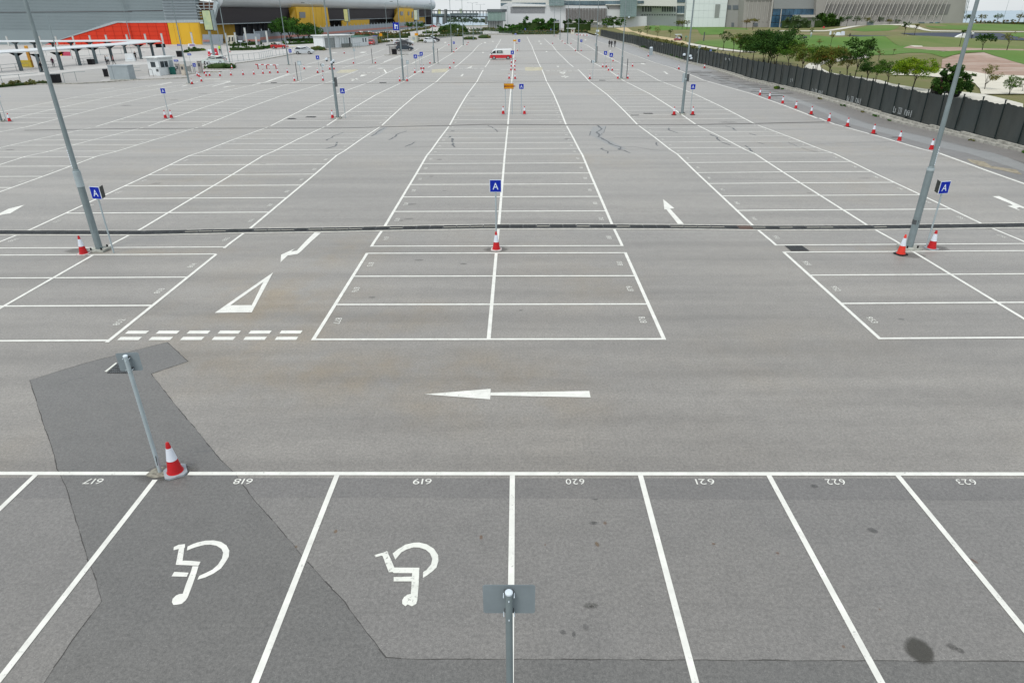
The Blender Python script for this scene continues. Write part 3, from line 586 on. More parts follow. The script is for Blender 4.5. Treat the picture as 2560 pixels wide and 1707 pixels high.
# ------------------------------------------------------------------ golf course
MOUNDS = [(('8',700,760), 1.0, 26, 12), (('8',300,745), .9, 16, 10), (('6',1200,600), 1.6, 30, 16), (('6',300,540), 2.0, 20, 20), (('7',1000,760), 1.0, 20, 8), (('8',1900,1050), 1.1, 16, 7), (('8',1000,520), 2.5, 60, 25), (('8',2000,1440), .6, 6, 5)]
MD = [(G(*a), h, sx, sy) for a, h, sx, sy in MOUNDS]
def gh(x, y):
    e = max(0., min(1., (x-33.5)/10)); e2 = max(0., min(1., (215-y)/40)); z = -.45+.25*math.sin(x*.05+y*.03)*e*e2+.2*math.sin(y*.09+1)*e*e2
    for p, h, sx, sy in MD: z += h*math.exp(-((x-p.x)/sx)**2-((y-p.y)/sy)**2)*e
    return z
def green(name, c1, c2, c3, scale=.5):
    m, t, b = nodes(name); L = t.links.new; n = _noise(t, scale, 6, 'World', (1, .4, 1)); n2 = _noise(t, scale*.2, 4, 'World', (.4, 1, 1)); n3 = _noise(t, 9, 4, 'World')
    c = _mix(t, _ramp(t, n, .35, .65), c1, c2); c = _mix(t, _ramp(t, n2, .48, .66), c, c3); c = _mix(t, _ramp(t, n3, .3, .7, 0, .35), c, _mix(t, 1., c, (.75,.8,.7), 'MULTIPLY'))
    L(c, b.inputs['Base Color']); b.inputs['Roughness'].default_value = .9; b.inputs['Specular IOR Level'].default_value = .15; MATS[name] = m; return m
M_ROUGH = green('rough_grass', (.17,.155,.07), (.135,.15,.05), (.22,.185,.10), .35); M_FAIR = green('fairway_grass', (.080,.165,.030), (.105,.195,.038), (.13,.185,.055), .12); M_SEMI = green('semi_rough', (.115,.165,.045), (.15,.18,.06), (.18,.175,.075), .2)
M_SLOPE = green('bare_soil', (.36,.25,.20), (.30,.21,.165), (.42,.33,.28), 1.2); M_PATH = mat('cream_path', (.58,.56,.49), .9, var=.07, scale=.4); M_SAND = mat('bunker_sand', (.60,.57,.48), .95, var=.06, scale=.5)
M_YPATH = mat('sandy_track', (.52,.42,.25), .95, var=.12, scale=.4); M_GBROWN = green('dry_grass', (.24,.20,.10), (.19,.19,.08), (.30,.24,.16), .3)
mb = MB(); xs_ = [32.75+(i**1.25)*1.0 for i in range(150)]; ys_ = [24+(i**1.12)*1.5 for i in range(190)]
xs_ = [v for v in xs_ if v < 560]; ys_ = [v for v in ys_ if v < 545]; nY = len(ys_)
vs = [(a, b, gh(a, b)) for a in xs_ for b in ys_]; fs = [(i*nY+j, (i+1)*nY+j, (i+1)*nY+j+1, i*nY+j+1) for i in range(len(xs_)-1) for j in range(nY-1)]
mb.add(vs, fs, M_ROUGH, True); GOLF = mb.build('golf_course', kind='structure')
def zone(name, ks, m, dz, step):
    poly = []
    for k, pts in ks: poly += [tuple(G(k, *p)[:2]) for p in pts]
    poly = [(max(33.2, p[0]), min(540, p[1])) for p in poly]
    return sheet(name, poly, m, GOLF, dz, gh, step)
zone('fairway', [('7',[(0,690),(300,650),(600,630),(900,648),(1400,692),(1850,722),(2340,812)]),('8',[(300,812),(600,850),(850,900),(1200,950),(1500,985),(1900,975),(2352,990),(3200,1010),(3200,1250),(2352,1170),(2000,1110),(1600,1070),(1200,1070),(900,1100),(700,1070),(300,1030),(0,1060)]),('7',[(2100,1060),(1600,1050),(1300,1060),(1000,1060),(700,980),(400,880),(200,780)])], M_FAIR, .06, 3)
zone('semi_rough', [('7',[(1500,665),(1900,690),(2352,700)]),('8',[(0,690),(300,665),(600,665),(900,680),(1100,735),(1400,745),(1900,755),(2352,760),(3000,760),(3000,870),(2352,868),(1500,850),(1200,830),(700,830),(300,812)]),('7',[(2340,810),(1850,720),(1480,690)])], M_SEMI, .055, 5)
zone('fairway', [('6',[(100,500),(400,472),(900,482),(1500,490),(1900,520),(1950,560),(1500,590),(1480,630),(1100,640),(1000,600),(800,605),(500,600),(200,575)])], M_FAIR, .05, 6)
zone('fairway', [('6',[(950,775),(1050,735),(1500,705),(1900,700),(2352,700),(2352,900),(2250,950),(2100,965),(1900,940),(1600,885),(1300,830),(1150,800)])], M_FAIR, .06, 3)
zone('fairway', [('8',[(420,505),(600,480),(900,466),(1500,460),(2352,462),(3000,465),(3000,560),(2352,560),(1900,560),(1300,555),(900,550),(600,540)])], M_FAIR, .05, 14)
zone('fairway', [('7',[(1450,555),(1800,528),(2200,530),(2330,540),(2150,565),(1700,575)])], M_FAIR, .05, 8)
zone('fairway', [('8',[(1900,620),(2352,595),(3000,600),(3000,660),(2352,668),(2000,655)])], M_FAIR, .05, 8)
zone('soil_bank', [('8',[(880,1120),(1050,1090),(1250,1078),(1600,1073),(2000,1112),(2352,1175),(3000,1290),(3000,1540),(2352,1425),(2100,1380),(1700,1330),(1500,1290),(1150,1240),(880,1215)])], M_SLOPE, .08, 3)
zone('dry_mound', [('8',[(1200,830),(1500,850),(2352,870),(2352,960),(2200,950),(1900,950),(1500,960),(1200,920),(900,900),(500,862),(200,840),(300,815),(700,830)])], M_SLOPE, .075, 4)
zone('cart_path', [('7',[(1780,1060),(1500,1062),(1200,1085),(900,1130),(720,1155),(650,1180),(640,1210),(750,1262),(1000,1322),(1500,1395),(2000,1485),(2352,1550)]),('8',[(300,1600),(700,1700),(1700,1850),(2352,1950),(2352,1800),(1650,1640),(1200,1600),(600,1560),(300,1520),(0,1475)]),('7',[(2000,1418),(1500,1330),(1100,1262),(950,1205),(928,1180),(980,1158),(1300,1130),(1800,1090)])], M_PATH, .10, 2)
zone('cart_path', [('7',[(1950,1238),(2200,1232),(2352,1245)]),('8',[(300,1235),(800,1228),(1150,1240),(1500,1290),(1700,1330),(2100,1382),(2352,1428),(3000,1545),(3000,1700),(2352,1640),(1600,1640),(1570,1560),(1480,1490),(1250,1435),(900,1395),(600,1350),(300,1325),(0,1320)]),('7',[(2240,1300),(2100,1265)])], M_SAND, .11, 2)
zone('cart_path', [('6',[(830,765),(1000,790),(1300,850),(1600,905),(1900,955),(2065,968),(2060,988),(1800,975),(1500,930),(1250,880),(1000,830),(860,800)])], M_PATH, .09, 3)
zone('sandy_track', [('6',[(-600,515),(-300,530),(80,620),(350,660),(600,695),(830,758),(860,800),(600,745),(300,690),(50,645),(-300,570)])], M_YPATH, .09, 4)
zone('cart_path', [('7',[(200,563),(700,562),(1000,560),(1300,540),(1750,511),(2352,522),(2352,532),(1750,521),(1300,552),(1000,574),(700,575),(200,576)])], M_PATH, .09, 10)
zone('cart_path', [('8',[(150,525),(420,535),(700,562),(1300,568),(1900,572),(2800,578),(2800,588),(1900,583),(1300,580),(700,574),(420,548),(150,537)])], M_PATH, .09, 10)
zone('bunker', [('8',[(860,915),(1200,922),(1560,948),(1580,958),(1470,982),(1200,965),(1000,940)])], M_SAND, .10, 4)
zone('bunker', [('8',[(1820,910),(2100,915),(2600,930),(2600,960),(2200,948),(1950,928)])], M_SAND, .10, 4)
zone('bunker', [('8',[(300,808),(540,815),(550,825),(400,825)])], M_SAND, .10, 4)
zone('bunker', [('6',[(1200,560),(1480,560),(1480,573),(1205,574)])], M_SAND, .09, 6)
M_WATER = mat('pond_water', (.018,.028,.055), .55, var=.15, spec=.12)
sheet('pond', [tuple(G(*q)[:2]) for q in (('8',140,610),('8',600,600),('8',1300,598),('8',1900,605),('8',2352,700),('8',3000,705),('8',3000,745),('8',2352,748),('8',1900,735),('8',1300,720),('8',1000,700),('8',500,660))], M_WATER, None, .16, gh, 6, kind='structure')
sheet('pond', [tuple(G(*q)[:2]) for q in (('7',1360,640),('7',1800,648),('7',2352,652),('8',330,655),('8',60,700),('7',2200,695),('7',1700,675))], M_WATER, None, .14, gh, 6, kind='structure')
M_WALLW = mat('white_render', (.74,.76,.75), .7, var=.05)
def arcwall(k, pts, h=None, name='bunker_face', label='', cat='wall'):
    g = [G(*((k,)+p)) for p in pts[0]]; mb = MB(); tops = []
    for i, p in enumerate(g): tops.append(p+Vector((0, 0, height_at(p, k, pts[1][i]))))
    for i in range(len(g)-1):
        a, b = g[i], g[i+1]; mb.prism([a+Vector((0,0,-.5)), b+Vector((0,0,-.5)), tops[i+1], tops[i]], M_WALLW, (0,-1,0), 1.2)
    o = mb.build(name, None, label=label, cat=cat)
arcwall('8', ([(1110,735),(1125,735),(1180,735),(1250,735),(1340,735)], [715,675,632,605,600]), label='white curved bund face standing at the far pond, left of the leaning near lamp post')
arcwall('8', ([(90,692),(150,690),(220,688),(300,684)], [690,668,650,636]), label='low white curved wall at the edge of the pond, behind the grassy mound')

# ------------------------------------------------------------------ traffic cones
M_CR = mat('cone_red', (.48,.018,.022), .45, var=.08, scale=6); M_CO = mat('cone_orange_red', (.70,.030,.012), .4, var=.06, scale=6); M_CW = mat('cone_reflective_white', (.66,.71,.78), .4, var=.05, scale=8)
M_CG = mat('cone_grey_base', (.36,.40,.43), .7, var=.12, scale=8); M_CB = mat('cone_black_base', (.02,.02,.022), .6, var=.1); M_CP = mat('cone_pale_base', (.60,.55,.53), .7, var=.12, scale=8)
def cone(name, label, red, base, H=.72, chunky=False):
    t = thing(name, label, 'traffic cone', group='traffic cones in the car park'); r0, r1 = (.155, .035) if chunky else (.145, .03)
    def rr(z): return r0+(r1-r0)*((z-.04)/(H-.04))
    z1, z2 = .04+(H-.04)*.42, .04+(H-.04)*.82
    MB().lathe([(r0+.012, .035), (r0+.012, .05), (rr(.055), .055), (rr(z1), z1)], red, 20).build('lower_cone', t)
    MB().lathe([(rr(z1)+.003, z1), (rr(z2)+.003, z2)], M_CW, 20).build('reflective_band', t)
    MB().lathe([(rr(z2), z2), (r1*1.08, H-.015), (r1*.8, H), (r1*.45, H)], red, 20).build('tip', t)
    s = .205; c_ = .07; pts = [(s,-s+c_), (s,s-c_), (s-c_,s), (-s+c_,s), (-s,s-c_), (-s,-s+c_), (-s+c_,-s), (s-c_,-s)]
    MB().prism([(x, y, .042) for x, y in pts], base, (0,0,1), .036).build('base', t)
    return t
SRC = {}
CONES = [ # (crop, x, y, kind, rotation, label)
 ('N',868,1398,'g',.55,'large red and white cone with pale grey base beside the near left sign post'),
 ('f',1140,574,'p',.0,'red and white cone standing in front of the single-plate blue A sign post'),
 ('A',574,535,'p',.1,'red and white cone left of the foot of the near left lamp post'),
 ('c',1508,1192,'ob',.4,'orange-red cone with black base in front of the near right lamp post'),
 ('c',1718,1155,'o',.2,'red and white cone right of the foot of the near right A sign post'),
 ('a',68,286,'g',0,'red and white cone at the left edge, right of the distant lamp post foot'),
 ('a',1133,264,'g',0,'left cone of the pair flanking the A sign in the far left bays'),
 ('a',1174,263,'g',0,'right cone of the pair flanking the A sign in the far left bays'),
 ('a',2275,264,'g',0,'cone left of the foot of the second lamp post on the left'),
 ('b',1116,236,'g',0,'cone on the left side of the twin-legged orange sign'),
 ('b',1261,236,'g',0,'cone on the right of the A sign beside the orange sign'),
 ('b',2283,240,'b',0,'black-based cone left of the second lamp post on the right'),
 ('c',86,239,'b',0,'black-based cone right of the A sign at the second lamp post on the right')]
for i, (x, y, kk) in enumerate(((1715,480,'g'),(1497,420,'g'),(1320,369,'b'),(1142,321,'b'),(1016,287,'g'),(895,237,'b'),(790,198,'g'),(700,164,'g'),(610,133,'g'),(545,108,'g'))):
    CONES.append(('c', x, y, kk, random.random(), '%s cone from the near end of the row along the right white boundary line' % ('Nearest','Second','Third','Fourth','Fifth','Sixth','Seventh','Eighth','Ninth','Tenth')[i]))
far = [('6',690,1240,'lone cone on the boundary line left of the second right lamp post'),('6',1148,1222,'pale faded cone lying near the kerb under the netting fence'),('6',145,1010,'cone beside the grey cylindrical cabinet by the fence'),
 ('5',1385,1412,'cone in front of the round white traffic sign'),('5',1885,1410,'cone left of the third lamp post on the right'),('5',2062,1412,'cone right of the bare post near the third right lamp post'),('5',1617,1206,'left cone of the pair below the farther small A sign'),('5',1677,1203,'right cone of the pair below the farther small A sign'),
 ('5',1718,1266,'left cone of the pair below the nearer small A sign'),('5',1785,1266,'right cone of the pair below the nearer small A sign'),('5',2147,1194,'cone alone on the aisle edge right of the third right lamp post'),('5',1800,1101,'small cone behind the pair of small A signs on the right'),('5',1130,914,'cone left of the foot of the fourth right lamp post'),('5',1232,914,'cone right of the foot of the fourth right lamp post'),
 ('5',1050,787,'cone right of the foot of the fifth right lamp post'),('5',945,789,'cone left of the foot of the fifth right lamp post'),('5',893,745,'tiny cone between the far lamp posts on the right'),('5',725,786,'tiny cone on the white line at the far centre right'),('5',780,655,'tiny cone at the foot of the farthest right lamp post'),
 ('5',50,1262,'cone right of the centre line below the blue A sign by the van'),('5',47,1200,'cone second in the stack right of the centre line by the van'),('5',58,1104,'cone right of the centre line behind the van rear'),('5',55,1412,'cone right of the centre line above the orange sign'),('5',97,915,'cone below the small sign right of the centre line'),('5',85,785,'tiny cone on the far centre line right side'),
 ('4',283,1458,'cone left of the foot of the third lamp post on the left'),('4',412,1453,'cone below the grey plate sign right of the third left lamp post'),('4',552,1305,'cone left of the left small blue A sign'),('4',662,1239,'left cone of the rear pair by the long blue sign'),('4',708,1239,'right cone of the rear pair by the long blue sign'),('4',690,1304,'cone in front of the rear pair by the long blue sign'),
 ('4',820,1140,'cone left of the foot of the fourth left lamp post'),('4',1245,1137,'cone right of the dark drain cover in the middle distance'),('4',1175,1227,'cone on the right end of the yellow box marking'),('4',1290,879,'tiny cone on the white line beyond the fourth left lamp post'),('4',1245,940,'tiny cone at the foot of the fifth left lamp post'),('4',1157,814,'tiny cone left of the sign with round disc'),
 ('4',1478,808,'tiny cone right of the sixth left lamp post'),('4',1498,768,'tiny cone behind the sixth left lamp post'),('4',508,812,'tiny cone right of the parked white car group'),('4',2262,1262,'cone left of the centre line at the cross aisle dashes'),('4',2268,1196,'cone left of the centre line below the van'),('4',2230,1410,'cone left of the centre line above the orange sign'),('4',2272,1128,'small cone left of the centre line behind the van'),
 ('3',688,1450,'cone beside the dark bare post in the left bays'),('3',1195,1445,'cone under the round sign with round plate on the left'),('3',1100,1304,'dark cone below the blue sign in the left aisle'),('3',1190,1290,'cone behind the round plate sign on the left'),('3',1318,1244,'cone left of the second lamp post in the cross aisle'),('3',1392,1244,'cone right of the second lamp post in the cross aisle'),
 ('3',862,1240,'cone alone between the silver car and the yellow box'),('3',563,1304,'fourth cone of the aisle row left of the grey plate sign'),('3',391,1307,'third cone of the aisle row left of the grey plate sign'),('3',250,1312,'second cone of the aisle row below the red barrier pole'),('3',128,1322,'dark cone at the left end of the aisle row'),('3',1573,958,'cone in front of the white guard building'),('3',1738,1140,'cone left of the grey sign in front of the sheds'),('3',2128,1137,'pale-based cone right of the bare post before the sheds'),
 ('2',1145,1504,'cone right of the foot of the far left lamp post'),('2',1312,1460,'cone behind the far left lamp post on the white line'),('2',1398,1364,'cone in front of the pay machines by the hedge'),('2',1458,1360,'short cone right of the cone by the pay machines'),('2',1643,1364,'first cone of the row in front of the oval hedge'),('2',1838,1352,'second cone of the row in front of the oval hedge'),('2',2053,1342,'third cone of the row right of the oval hedge'),('2',2245,1335,'fourth cone of the row right of the oval hedge'),
 ('2',1270,1377,'cone beside the blue disabled parking sign'),('2',1366,1318,'cone at the kerb before the oval hedge'),('2',1240,1360,'slim cone left of the blue disabled parking sign'),('2',1855,1232,'white cone at the right end of the oval hedge'),('2',1818,935,'tiny cone by the hall forecourt hedge'),('2',1455,1005,'cone beside the white and red barriers')]
for k, x, y, lb in far: CONES.append((k, x, y, random.choice('gggbp'), random.random()*1.5, lb))
KD = {'g': (M_CR, M_CG, 'traffic_cone', False), 'p': (M_CR, M_CP, 'traffic_cone', False), 'b': (M_CR, M_CB, 'traffic_cone', False), 'ob': (M_CO, M_CB, 'traffic_cone', False), 'o': (M_CR, M_CG, 'traffic_cone', True)}
for i, (k, x, y, kk, rz, lb) in enumerate(CONES):
    p = G(k, x, y); lb = lb[0].upper()+lb[1:]
    if kk not in SRC:
        r_, b_, nm, ch = KD[kk]; SRC[kk] = cone(nm, lb, r_, b_, .76 if kk == 'ob' else .72, ch); o = SRC[kk]; o.location = p; o.rotation_euler.z = rz
    else: o = dup(SRC[kk], p, rz, lb)

# ------------------------------------------------------------------ posts and signs
M_GALV = mat('galvanised', (.27,.33,.34), .45, .25, var=.10, scale=2.5); M_GALVD = mat('galvanised_dark', (.23,.28,.29), .5, .2, var=.10, scale=2); M_LIGHTP = mat('pale_galvanised', (.40,.47,.49), .5, .1, var=.08, scale=3)
M_BACK = mat('sign_back', (.25,.295,.315), .55, .15, var=.08, scale=3); M_CAP = mat('post_cap', (.66,.74,.80), .45, .0, var=.06); M_BLUE2 = mat('sign_blue', (.004,.022,.34), .5, var=.04); M_WH = mat('sign_white', (.72,.80,.86), .5, var=.03)
M_BLK = mat('black_plastic', (.012,.012,.014), .5); M_ORG = mat('sign_amber', (.62,.27,.01), .5, var=.05); M_ORD = mat('sign_rust_red', (.30,.07,.02), .6); M_DKG = mat('dark_grey_metal', (.10,.11,.115), .5, .2); M_BASEC = mat('footing_concrete', (.46,.47,.42), .85, var=.2, scale=5)
M_SHED = mat('shed_white', (.70,.74,.75), .6, var=.05, scale=1.5); M_GLASS = mat('dark_glass', (.03,.045,.055), .15, var=.1); M_BG = mat('blue_glass', (.07,.13,.18), .15, var=.25, scale=.3)

def sign_back_post(label, x, y, H, w_, h_, rz, two=False):
    t = thing('sign_post', label, 'sign', (x, y, gz(y)), rz)
    MB().tube([(0,0,-.05),(0,0,H)], .038, M_GALVD if not two else M_LIGHTP, 16).build('post', t)
    MB().lathe([(.040, H-.02), (.042, H), (.030, H+.012), (.004, H+.014)], M_CAP, 16).build('post_cap', t)
    r_ = .02; pl = [(-w_/2+r_,-h_/2),(w_/2-r_,-h_/2),(w_/2,-h_/2+r_),(w_/2,h_/2-r_),(w_/2-r_,h_/2),(-w_/2+r_,h_/2),(-w_/2,h_/2-r_),(-w_/2,-h_/2+r_)]
    zc = H-h_/2+.02
    pf = MB().prism([(a, .075, zc+b) for a, b in pl], M_BACK, (0,-1,0), .004).build('sign_plate', t)
    MB().prism([(a*.985, .081, zc+b*.985) for a, b in pl], M_WH, (0,1,0), .001).build('sign_face', t)
    for s_ in (.08, h_-.06):
        z = H+.02-s_; MB().box((0,.06,z), (.10,.03,.035), M_DKG).tube([(-.055,.04,z),(-.055,-.02,z)], .005, M_CAP, 6).tube([(.055,.04,z),(.055,-.02,z)], .005, M_CAP, 6).tube([(0,-.036,z-.03),(0,-.052,z-.03)], .006, M_CAP, 6).build('bracket', t)
    return t
sign_back_post('Nearest sign post seen from behind, grey plate and white cap, bottom centre', -.095, 4.86, 2.80, .545, .41, 0)
t = sign_back_post('Grey sign post with back of plate, leaning view at left beside a large cone', -7.08, 10.42, 2.60, .40, .37, R(6), True)
MB().box((.012,-.036,.30),(.012,.004,.22), M_BLK, ry=R(4)).build('sticker', t)

def text_obj(parent, txt, h, wd, m, loc, rot, name='lettering'):
    mb = text_mb(txt, h, wd, m); c = Matrix.Translation(loc) @ rot
    mb.v = [tuple(c @ Vector(v)) for v in mb.v]; return mb.build(name, parent)
FACE = Matrix.Rotation(R(90), 4, 'X')
def a_sign(label, p, rz=0, vee=0, H=2.62, s_=.40, name='a_sign', ch='A', cat='sign'):
    t = thing(name, label, cat, p, rz, 'blue A signs on posts'); h_ = s_*1.06
    MB().tube([(0,0,-.05),(0,0,H-.02)], .030, M_LIGHTP, 10).build('post', t)
    MB().box((0,-.038,H-h_/2), (s_+.035, .012, h_+.035), M_WH).build('plate_rim', t)
    MB().box((0,-.046,H-h_/2), (s_, .008, h_), M_BLUE2).build('plate', t)
    text_obj(t, ch, h_*.60, s_*.52, M_WH, (0,-.0515,H-h_/2), FACE)
    if vee:                                # a second plate folded back behind the first
        a = R(28)*vee; x0 = (s_/2+.01)*vee
        M_ = Matrix.Translation((x0, -.02, H-h_/2)) @ Matrix.Rotation(a, 4, 'Z') @ Matrix.Translation((0, .20, 0)) 
        mb = MB().box((0,0,0), (.012, .36, h_), mat('plate_back_dark', (.05,.055,.05), .6)); mb.v = [tuple(M_ @ Vector(v)) for v in mb.v]; mb.build('rear_plate', t)
    return t
M_PATCHC = mat('footing_dark', (.10,.095,.085), .9, var=.2, scale=5)
s0 = a_sign('Blue A sign on a slim post beside the centre line, cone at its foot', G('f',1140.5,571), 0)
def a_at(k, bx, by, label, vee=0, py=None, rz=0, s_=.40):
    p = G(k, bx, by); H = height_at(p, k, py) if py is not None else 2.6; return a_sign(label, p, rz, vee, H, s_)
a_at('A',778,525,'Blue A sign with folded rear plate right of the near left lamp post',1,75,R(-14))
a_at('c',1682,1150,'Blue A sign with folded rear plate right of the near right lamp post',-1,694,R(14))
a_at('a',1158,262,'Small blue A sign flanked by two cones in the far left bays',0,58)
a_at('a',45,284,'Blue A sign cut by the left edge of the frame',0,82)
a_at('b',38,262,'Blue A sign right of the second lamp post on the left',0,58)
a_at('b',1240,236,'Blue A sign beside the orange sign on twin legs',0,28)
a_at('c',68,236,'Blue A sign right of the second lamp post on the right',0,30)
for k,bx,by,py,lb in (('5',1652,1206,915,'Farther of the two small blue signs on the right with cone pair'),('5',1752,1268,948,'Nearer of the two small blue signs on the right with cone pair'),('4',578,1305,975,'Small blue A sign left of the long blue sign'),('4',680,1240,928,'Small blue A sign just right of the long blue sign'),
  ('4',2288,1240,905,'Tall double blue sign on the centre line beside the van rear'),('3',645,1170,880,'Small blue sign left of the silver car near a lamp post'),('3',1132,1300,993,'Small blue sign left of the round plate sign'),('5',127,915,705,'Small pale blue sign right of the centre line far off'),('5',1228,912,710,'Small pale blue sign right of the fourth right lamp post'),
  ('2',1212,1310,1130,'Blue square disabled parking sign by the pay machines'),('4',1248,862,745,'Small grey blue sign right of the fifth left lamp post'),('5',235,600,510,'Tiny blue sign before the far hedge, left one'),('5',693,570,520,'Tiny blue sign before the far hedge, right one')):
    p = G(k, bx, by); a_sign(lb, p, 0, 0, height_at(p, k, py), .55 if k != '2' else .5)
def post_base(o, w_=.5):
    pass
def wide_sign(label, k, bxs, by, x0, x1, y0, y1, m, name='wide_sign', stripes=None, group=None, lip=None):
    ps = [G(k, bx, by) for bx in bxs]; p = sum(ps, Vector())/len(ps); t = thing(name, label, 'sign', p, 0, group)
    for q_ in ps: MB().tube([(q_.x-p.x,.03,-.03),(q_.x-p.x,.03,height_at(p,k,y1)+.1)], .03, M_LIGHTP, 8).build('post', t)
    A_, B_ = (p.x-1, p.y), (p.x+1, p.y); a = on_plane(A_, B_, k, x0, y1)-p; b = on_plane(A_, B_, k, x1, y0)-p
    MB().box(((a.x+b.x)/2, 0, (a.z+b.z)/2), (b.x-a.x, .06, b.z-a.z), m).build('sign_panel', t)
    w_, h_, cx, cz = b.x-a.x, b.z-a.z, (a.x+b.x)/2, (a.z+b.z)/2
    for (u0, u1, v0, v1, mm) in (stripes or []):
        MB().box((cx+w_*((u0+u1)/2-.5), -.033, cz+h_*((v0+v1)/2-.5)), (w_*(u1-u0), .012, h_*(v1-v0)), mm).build('printed_mark', t)
    return t
M_PALEB = mat('print_blue_white', (.45,.55,.75), .5)
st_or = [(.03,.97,.05,.95,M_ORG),(.04,.12,.3,.65,mat('sign_red', (.5,.04,.02), .5))]
t = wide_sign('Orange sign board with a line of dark lettering on two slim legs', 'b', (1132,1177), 237, 1121, 1187, 25, 62, mat('amber_frame', (.33,.15,.02), .6), stripes=st_or)
ob = MB()
for j in range(11): ob.box((-.33+j*.085+.0, -.047, 2.28), (.055, .004, .13), M_ORD)
p_ = t.location; A_, B_ = (p_.x-1, p_.y), (p_.x+1, p_.y); q = on_plane(A_, B_, 'b', 1154, 44)-p_
ob.v = [(v[0]+q.x+.02, v[1], v[2]-2.28+q.z) for v in ob.v]; ob.build('lettering', t)
wide_sign('Long blue sign between two small blue A signs', '4', (645,), 1240, 600, 672, 988, 1010, M_BLUE2, stripes=[(.1,.9,.35,.65,M_PALEB)])
wide_sign('Blue lane sign right of the white booth roof', '2', (885,), 1195, 818, 892, 1068, 1102, M_BLUE2, stripes=[(.15,.85,.35,.65,M_PALEB)])
wide_sign('Blue lane sign beyond the booth, beside the tall lamp post', '2', (1118,), 1150, 1062, 1122, 958, 992, M_BLUE2, stripes=[(.15,.85,.35,.65,M_PALEB)])
wide_sign('Blue lane sign farthest, partly behind the tall lamp post', '2', (905,), 960, 878, 945, 790, 822, M_BLUE2, stripes=[(.15,.85,.35,.65,M_PALEB)])
wide_sign('Blue sign above the green-roofed white cabin', '3', (2120,), 790, 2080, 2165, 635, 655, M_BLUE2)
wide_sign('Small orange sign on the far centre line', '5', (48,), 905, 20, 78, 712, 742, M_ORG)
wide_sign('Small orange sign beyond the green-roofed cabin', '3', (2205,2245), 740, 2200, 2245, 600, 648, M_ORG)
wide_sign('Tiny violet sign at the far end of the centre line', '5', (60,), 700, 45, 80, 600, 625, mat('violet_sign', (.25,.27,.6), .5))
wide_sign('Grey plate sign on a slim post in the left bays', '3', (812,), 1455, 740, 798, 1088, 1170, M_LIGHTP, stripes=[(.15,.85,.6,.7,M_WH),(.15,.85,.3,.4,M_WH)])
wide_sign('Pale plate sign on a post in front of the sheds', '3', (1768,), 1140, 1730, 1762, 870, 918, M_LIGHTP)
wide_sign('Grey plate sign right of the third left lamp post', '4', (430,), 1440, 395, 440, 1080, 1145, M_LIGHTP, stripes=[(.2,.8,.6,.7,M_WH)])
wide_sign('White notice on a post against the fence far end', '5', (1525,), 668, 1497, 1555, 537, 570, M_WH)
wide_sign('Pale notice on a leaning post at the fence, left one', '6', (1020,), 1160, 1035, 1090, 815, 855, M_LIGHTP)
wide_sign('Blue notice on a post at the fence, right one', '6', (1230,), 1198, 1238, 1280, 885, 920, mat('pale_blue_sign', (.2,.27,.5), .5))
wide_sign('White direction board below the light box by the hall', '2', (2020,), 870, 1965, 2032, 728, 748, M_WH)
wide_sign('White and purple banner sign before the yellow wall', '2', (1095,), 900, 1078, 1192, 785, 835, M_WH, stripes=[(.15,.95,.15,.45,mat('purple', (.2,.05,.25), .5)),(.2,.95,.6,.85,MATS['purple'])])
for k, bx, by, py, lb in (('3',745,1440,1110,'Dark bare post with a cone at its foot in the left bays'),('3',2078,1140,870,'Dark bare post in front of the cabins'),('4',965,1138,870,'Bare grey post right of the fourth left lamp post'),('5',1512,1105,830,'Dark bare post left of the pair of small blue signs'),('5',2040,1412,1050,'Dark bare post right of the third right lamp post')):
    p = G(k, bx, by); t = thing('bare_post', lb, 'post', p); H = height_at(p, k, py); MB().tube([(0,0,0),(0,0,H)], .05, M_DKG, 8).build('post', t); MB().box((0,0,.03),(.45,.3,.06), M_BASEC).build('footing', t)
def round_sign(label, k, bx, by, cx, cyy, r_, box=False):
    p = G(k, bx, by); t = thing('round_sign', label, 'sign', p); A_, B_ = (p.x-1, p.y), (p.x+1, p.y); c = on_plane(A_, B_, k, cx, cyy)-p; e = on_plane(A_, B_, k, cx+r_, cyy)-p; rr = e.x-c.x
    MB().tube([(0,.03,0),(0,.03,c.z)], .035, M_LIGHTP, 8).build('post', t)
    MB().prism([(c.x+rr*math.cos(i*math.pi/8), -.04, c.z+rr*math.sin(i*math.pi/8)) for i in range(16)], M_WH, (0,-1,0), .05).build('disc', t)
    MB().prism([(c.x+rr*.75*math.cos(i*math.pi/8), -.05, c.z+rr*.75*math.sin(i*math.pi/8)) for i in range(16)], M_LIGHTP, (0,-1,0), .008).build('disc_face', t)
    if box: MB().box((c.x-rr*1.1, .05, c.z), (rr*.8, .1, rr*1.5), M_DKG).build('side_plate', t)
round_sign('Round white sign with dark side plate left of the third right lamp post', '5', 1435, 1420, 1448, 1101, 26, True)
round_sign('Round pale sign with dark side plate in the left bays', '3', 1207, 1445, 1192, 1165, 28, True)
round_sign('Round white disc sign right of the red taxi', '3', 568, 830, 562, 757, 18)
round_sign('White round-topped sign in front of the dark clipped bush', '4', 1313, 640, 1313, 527, 14)

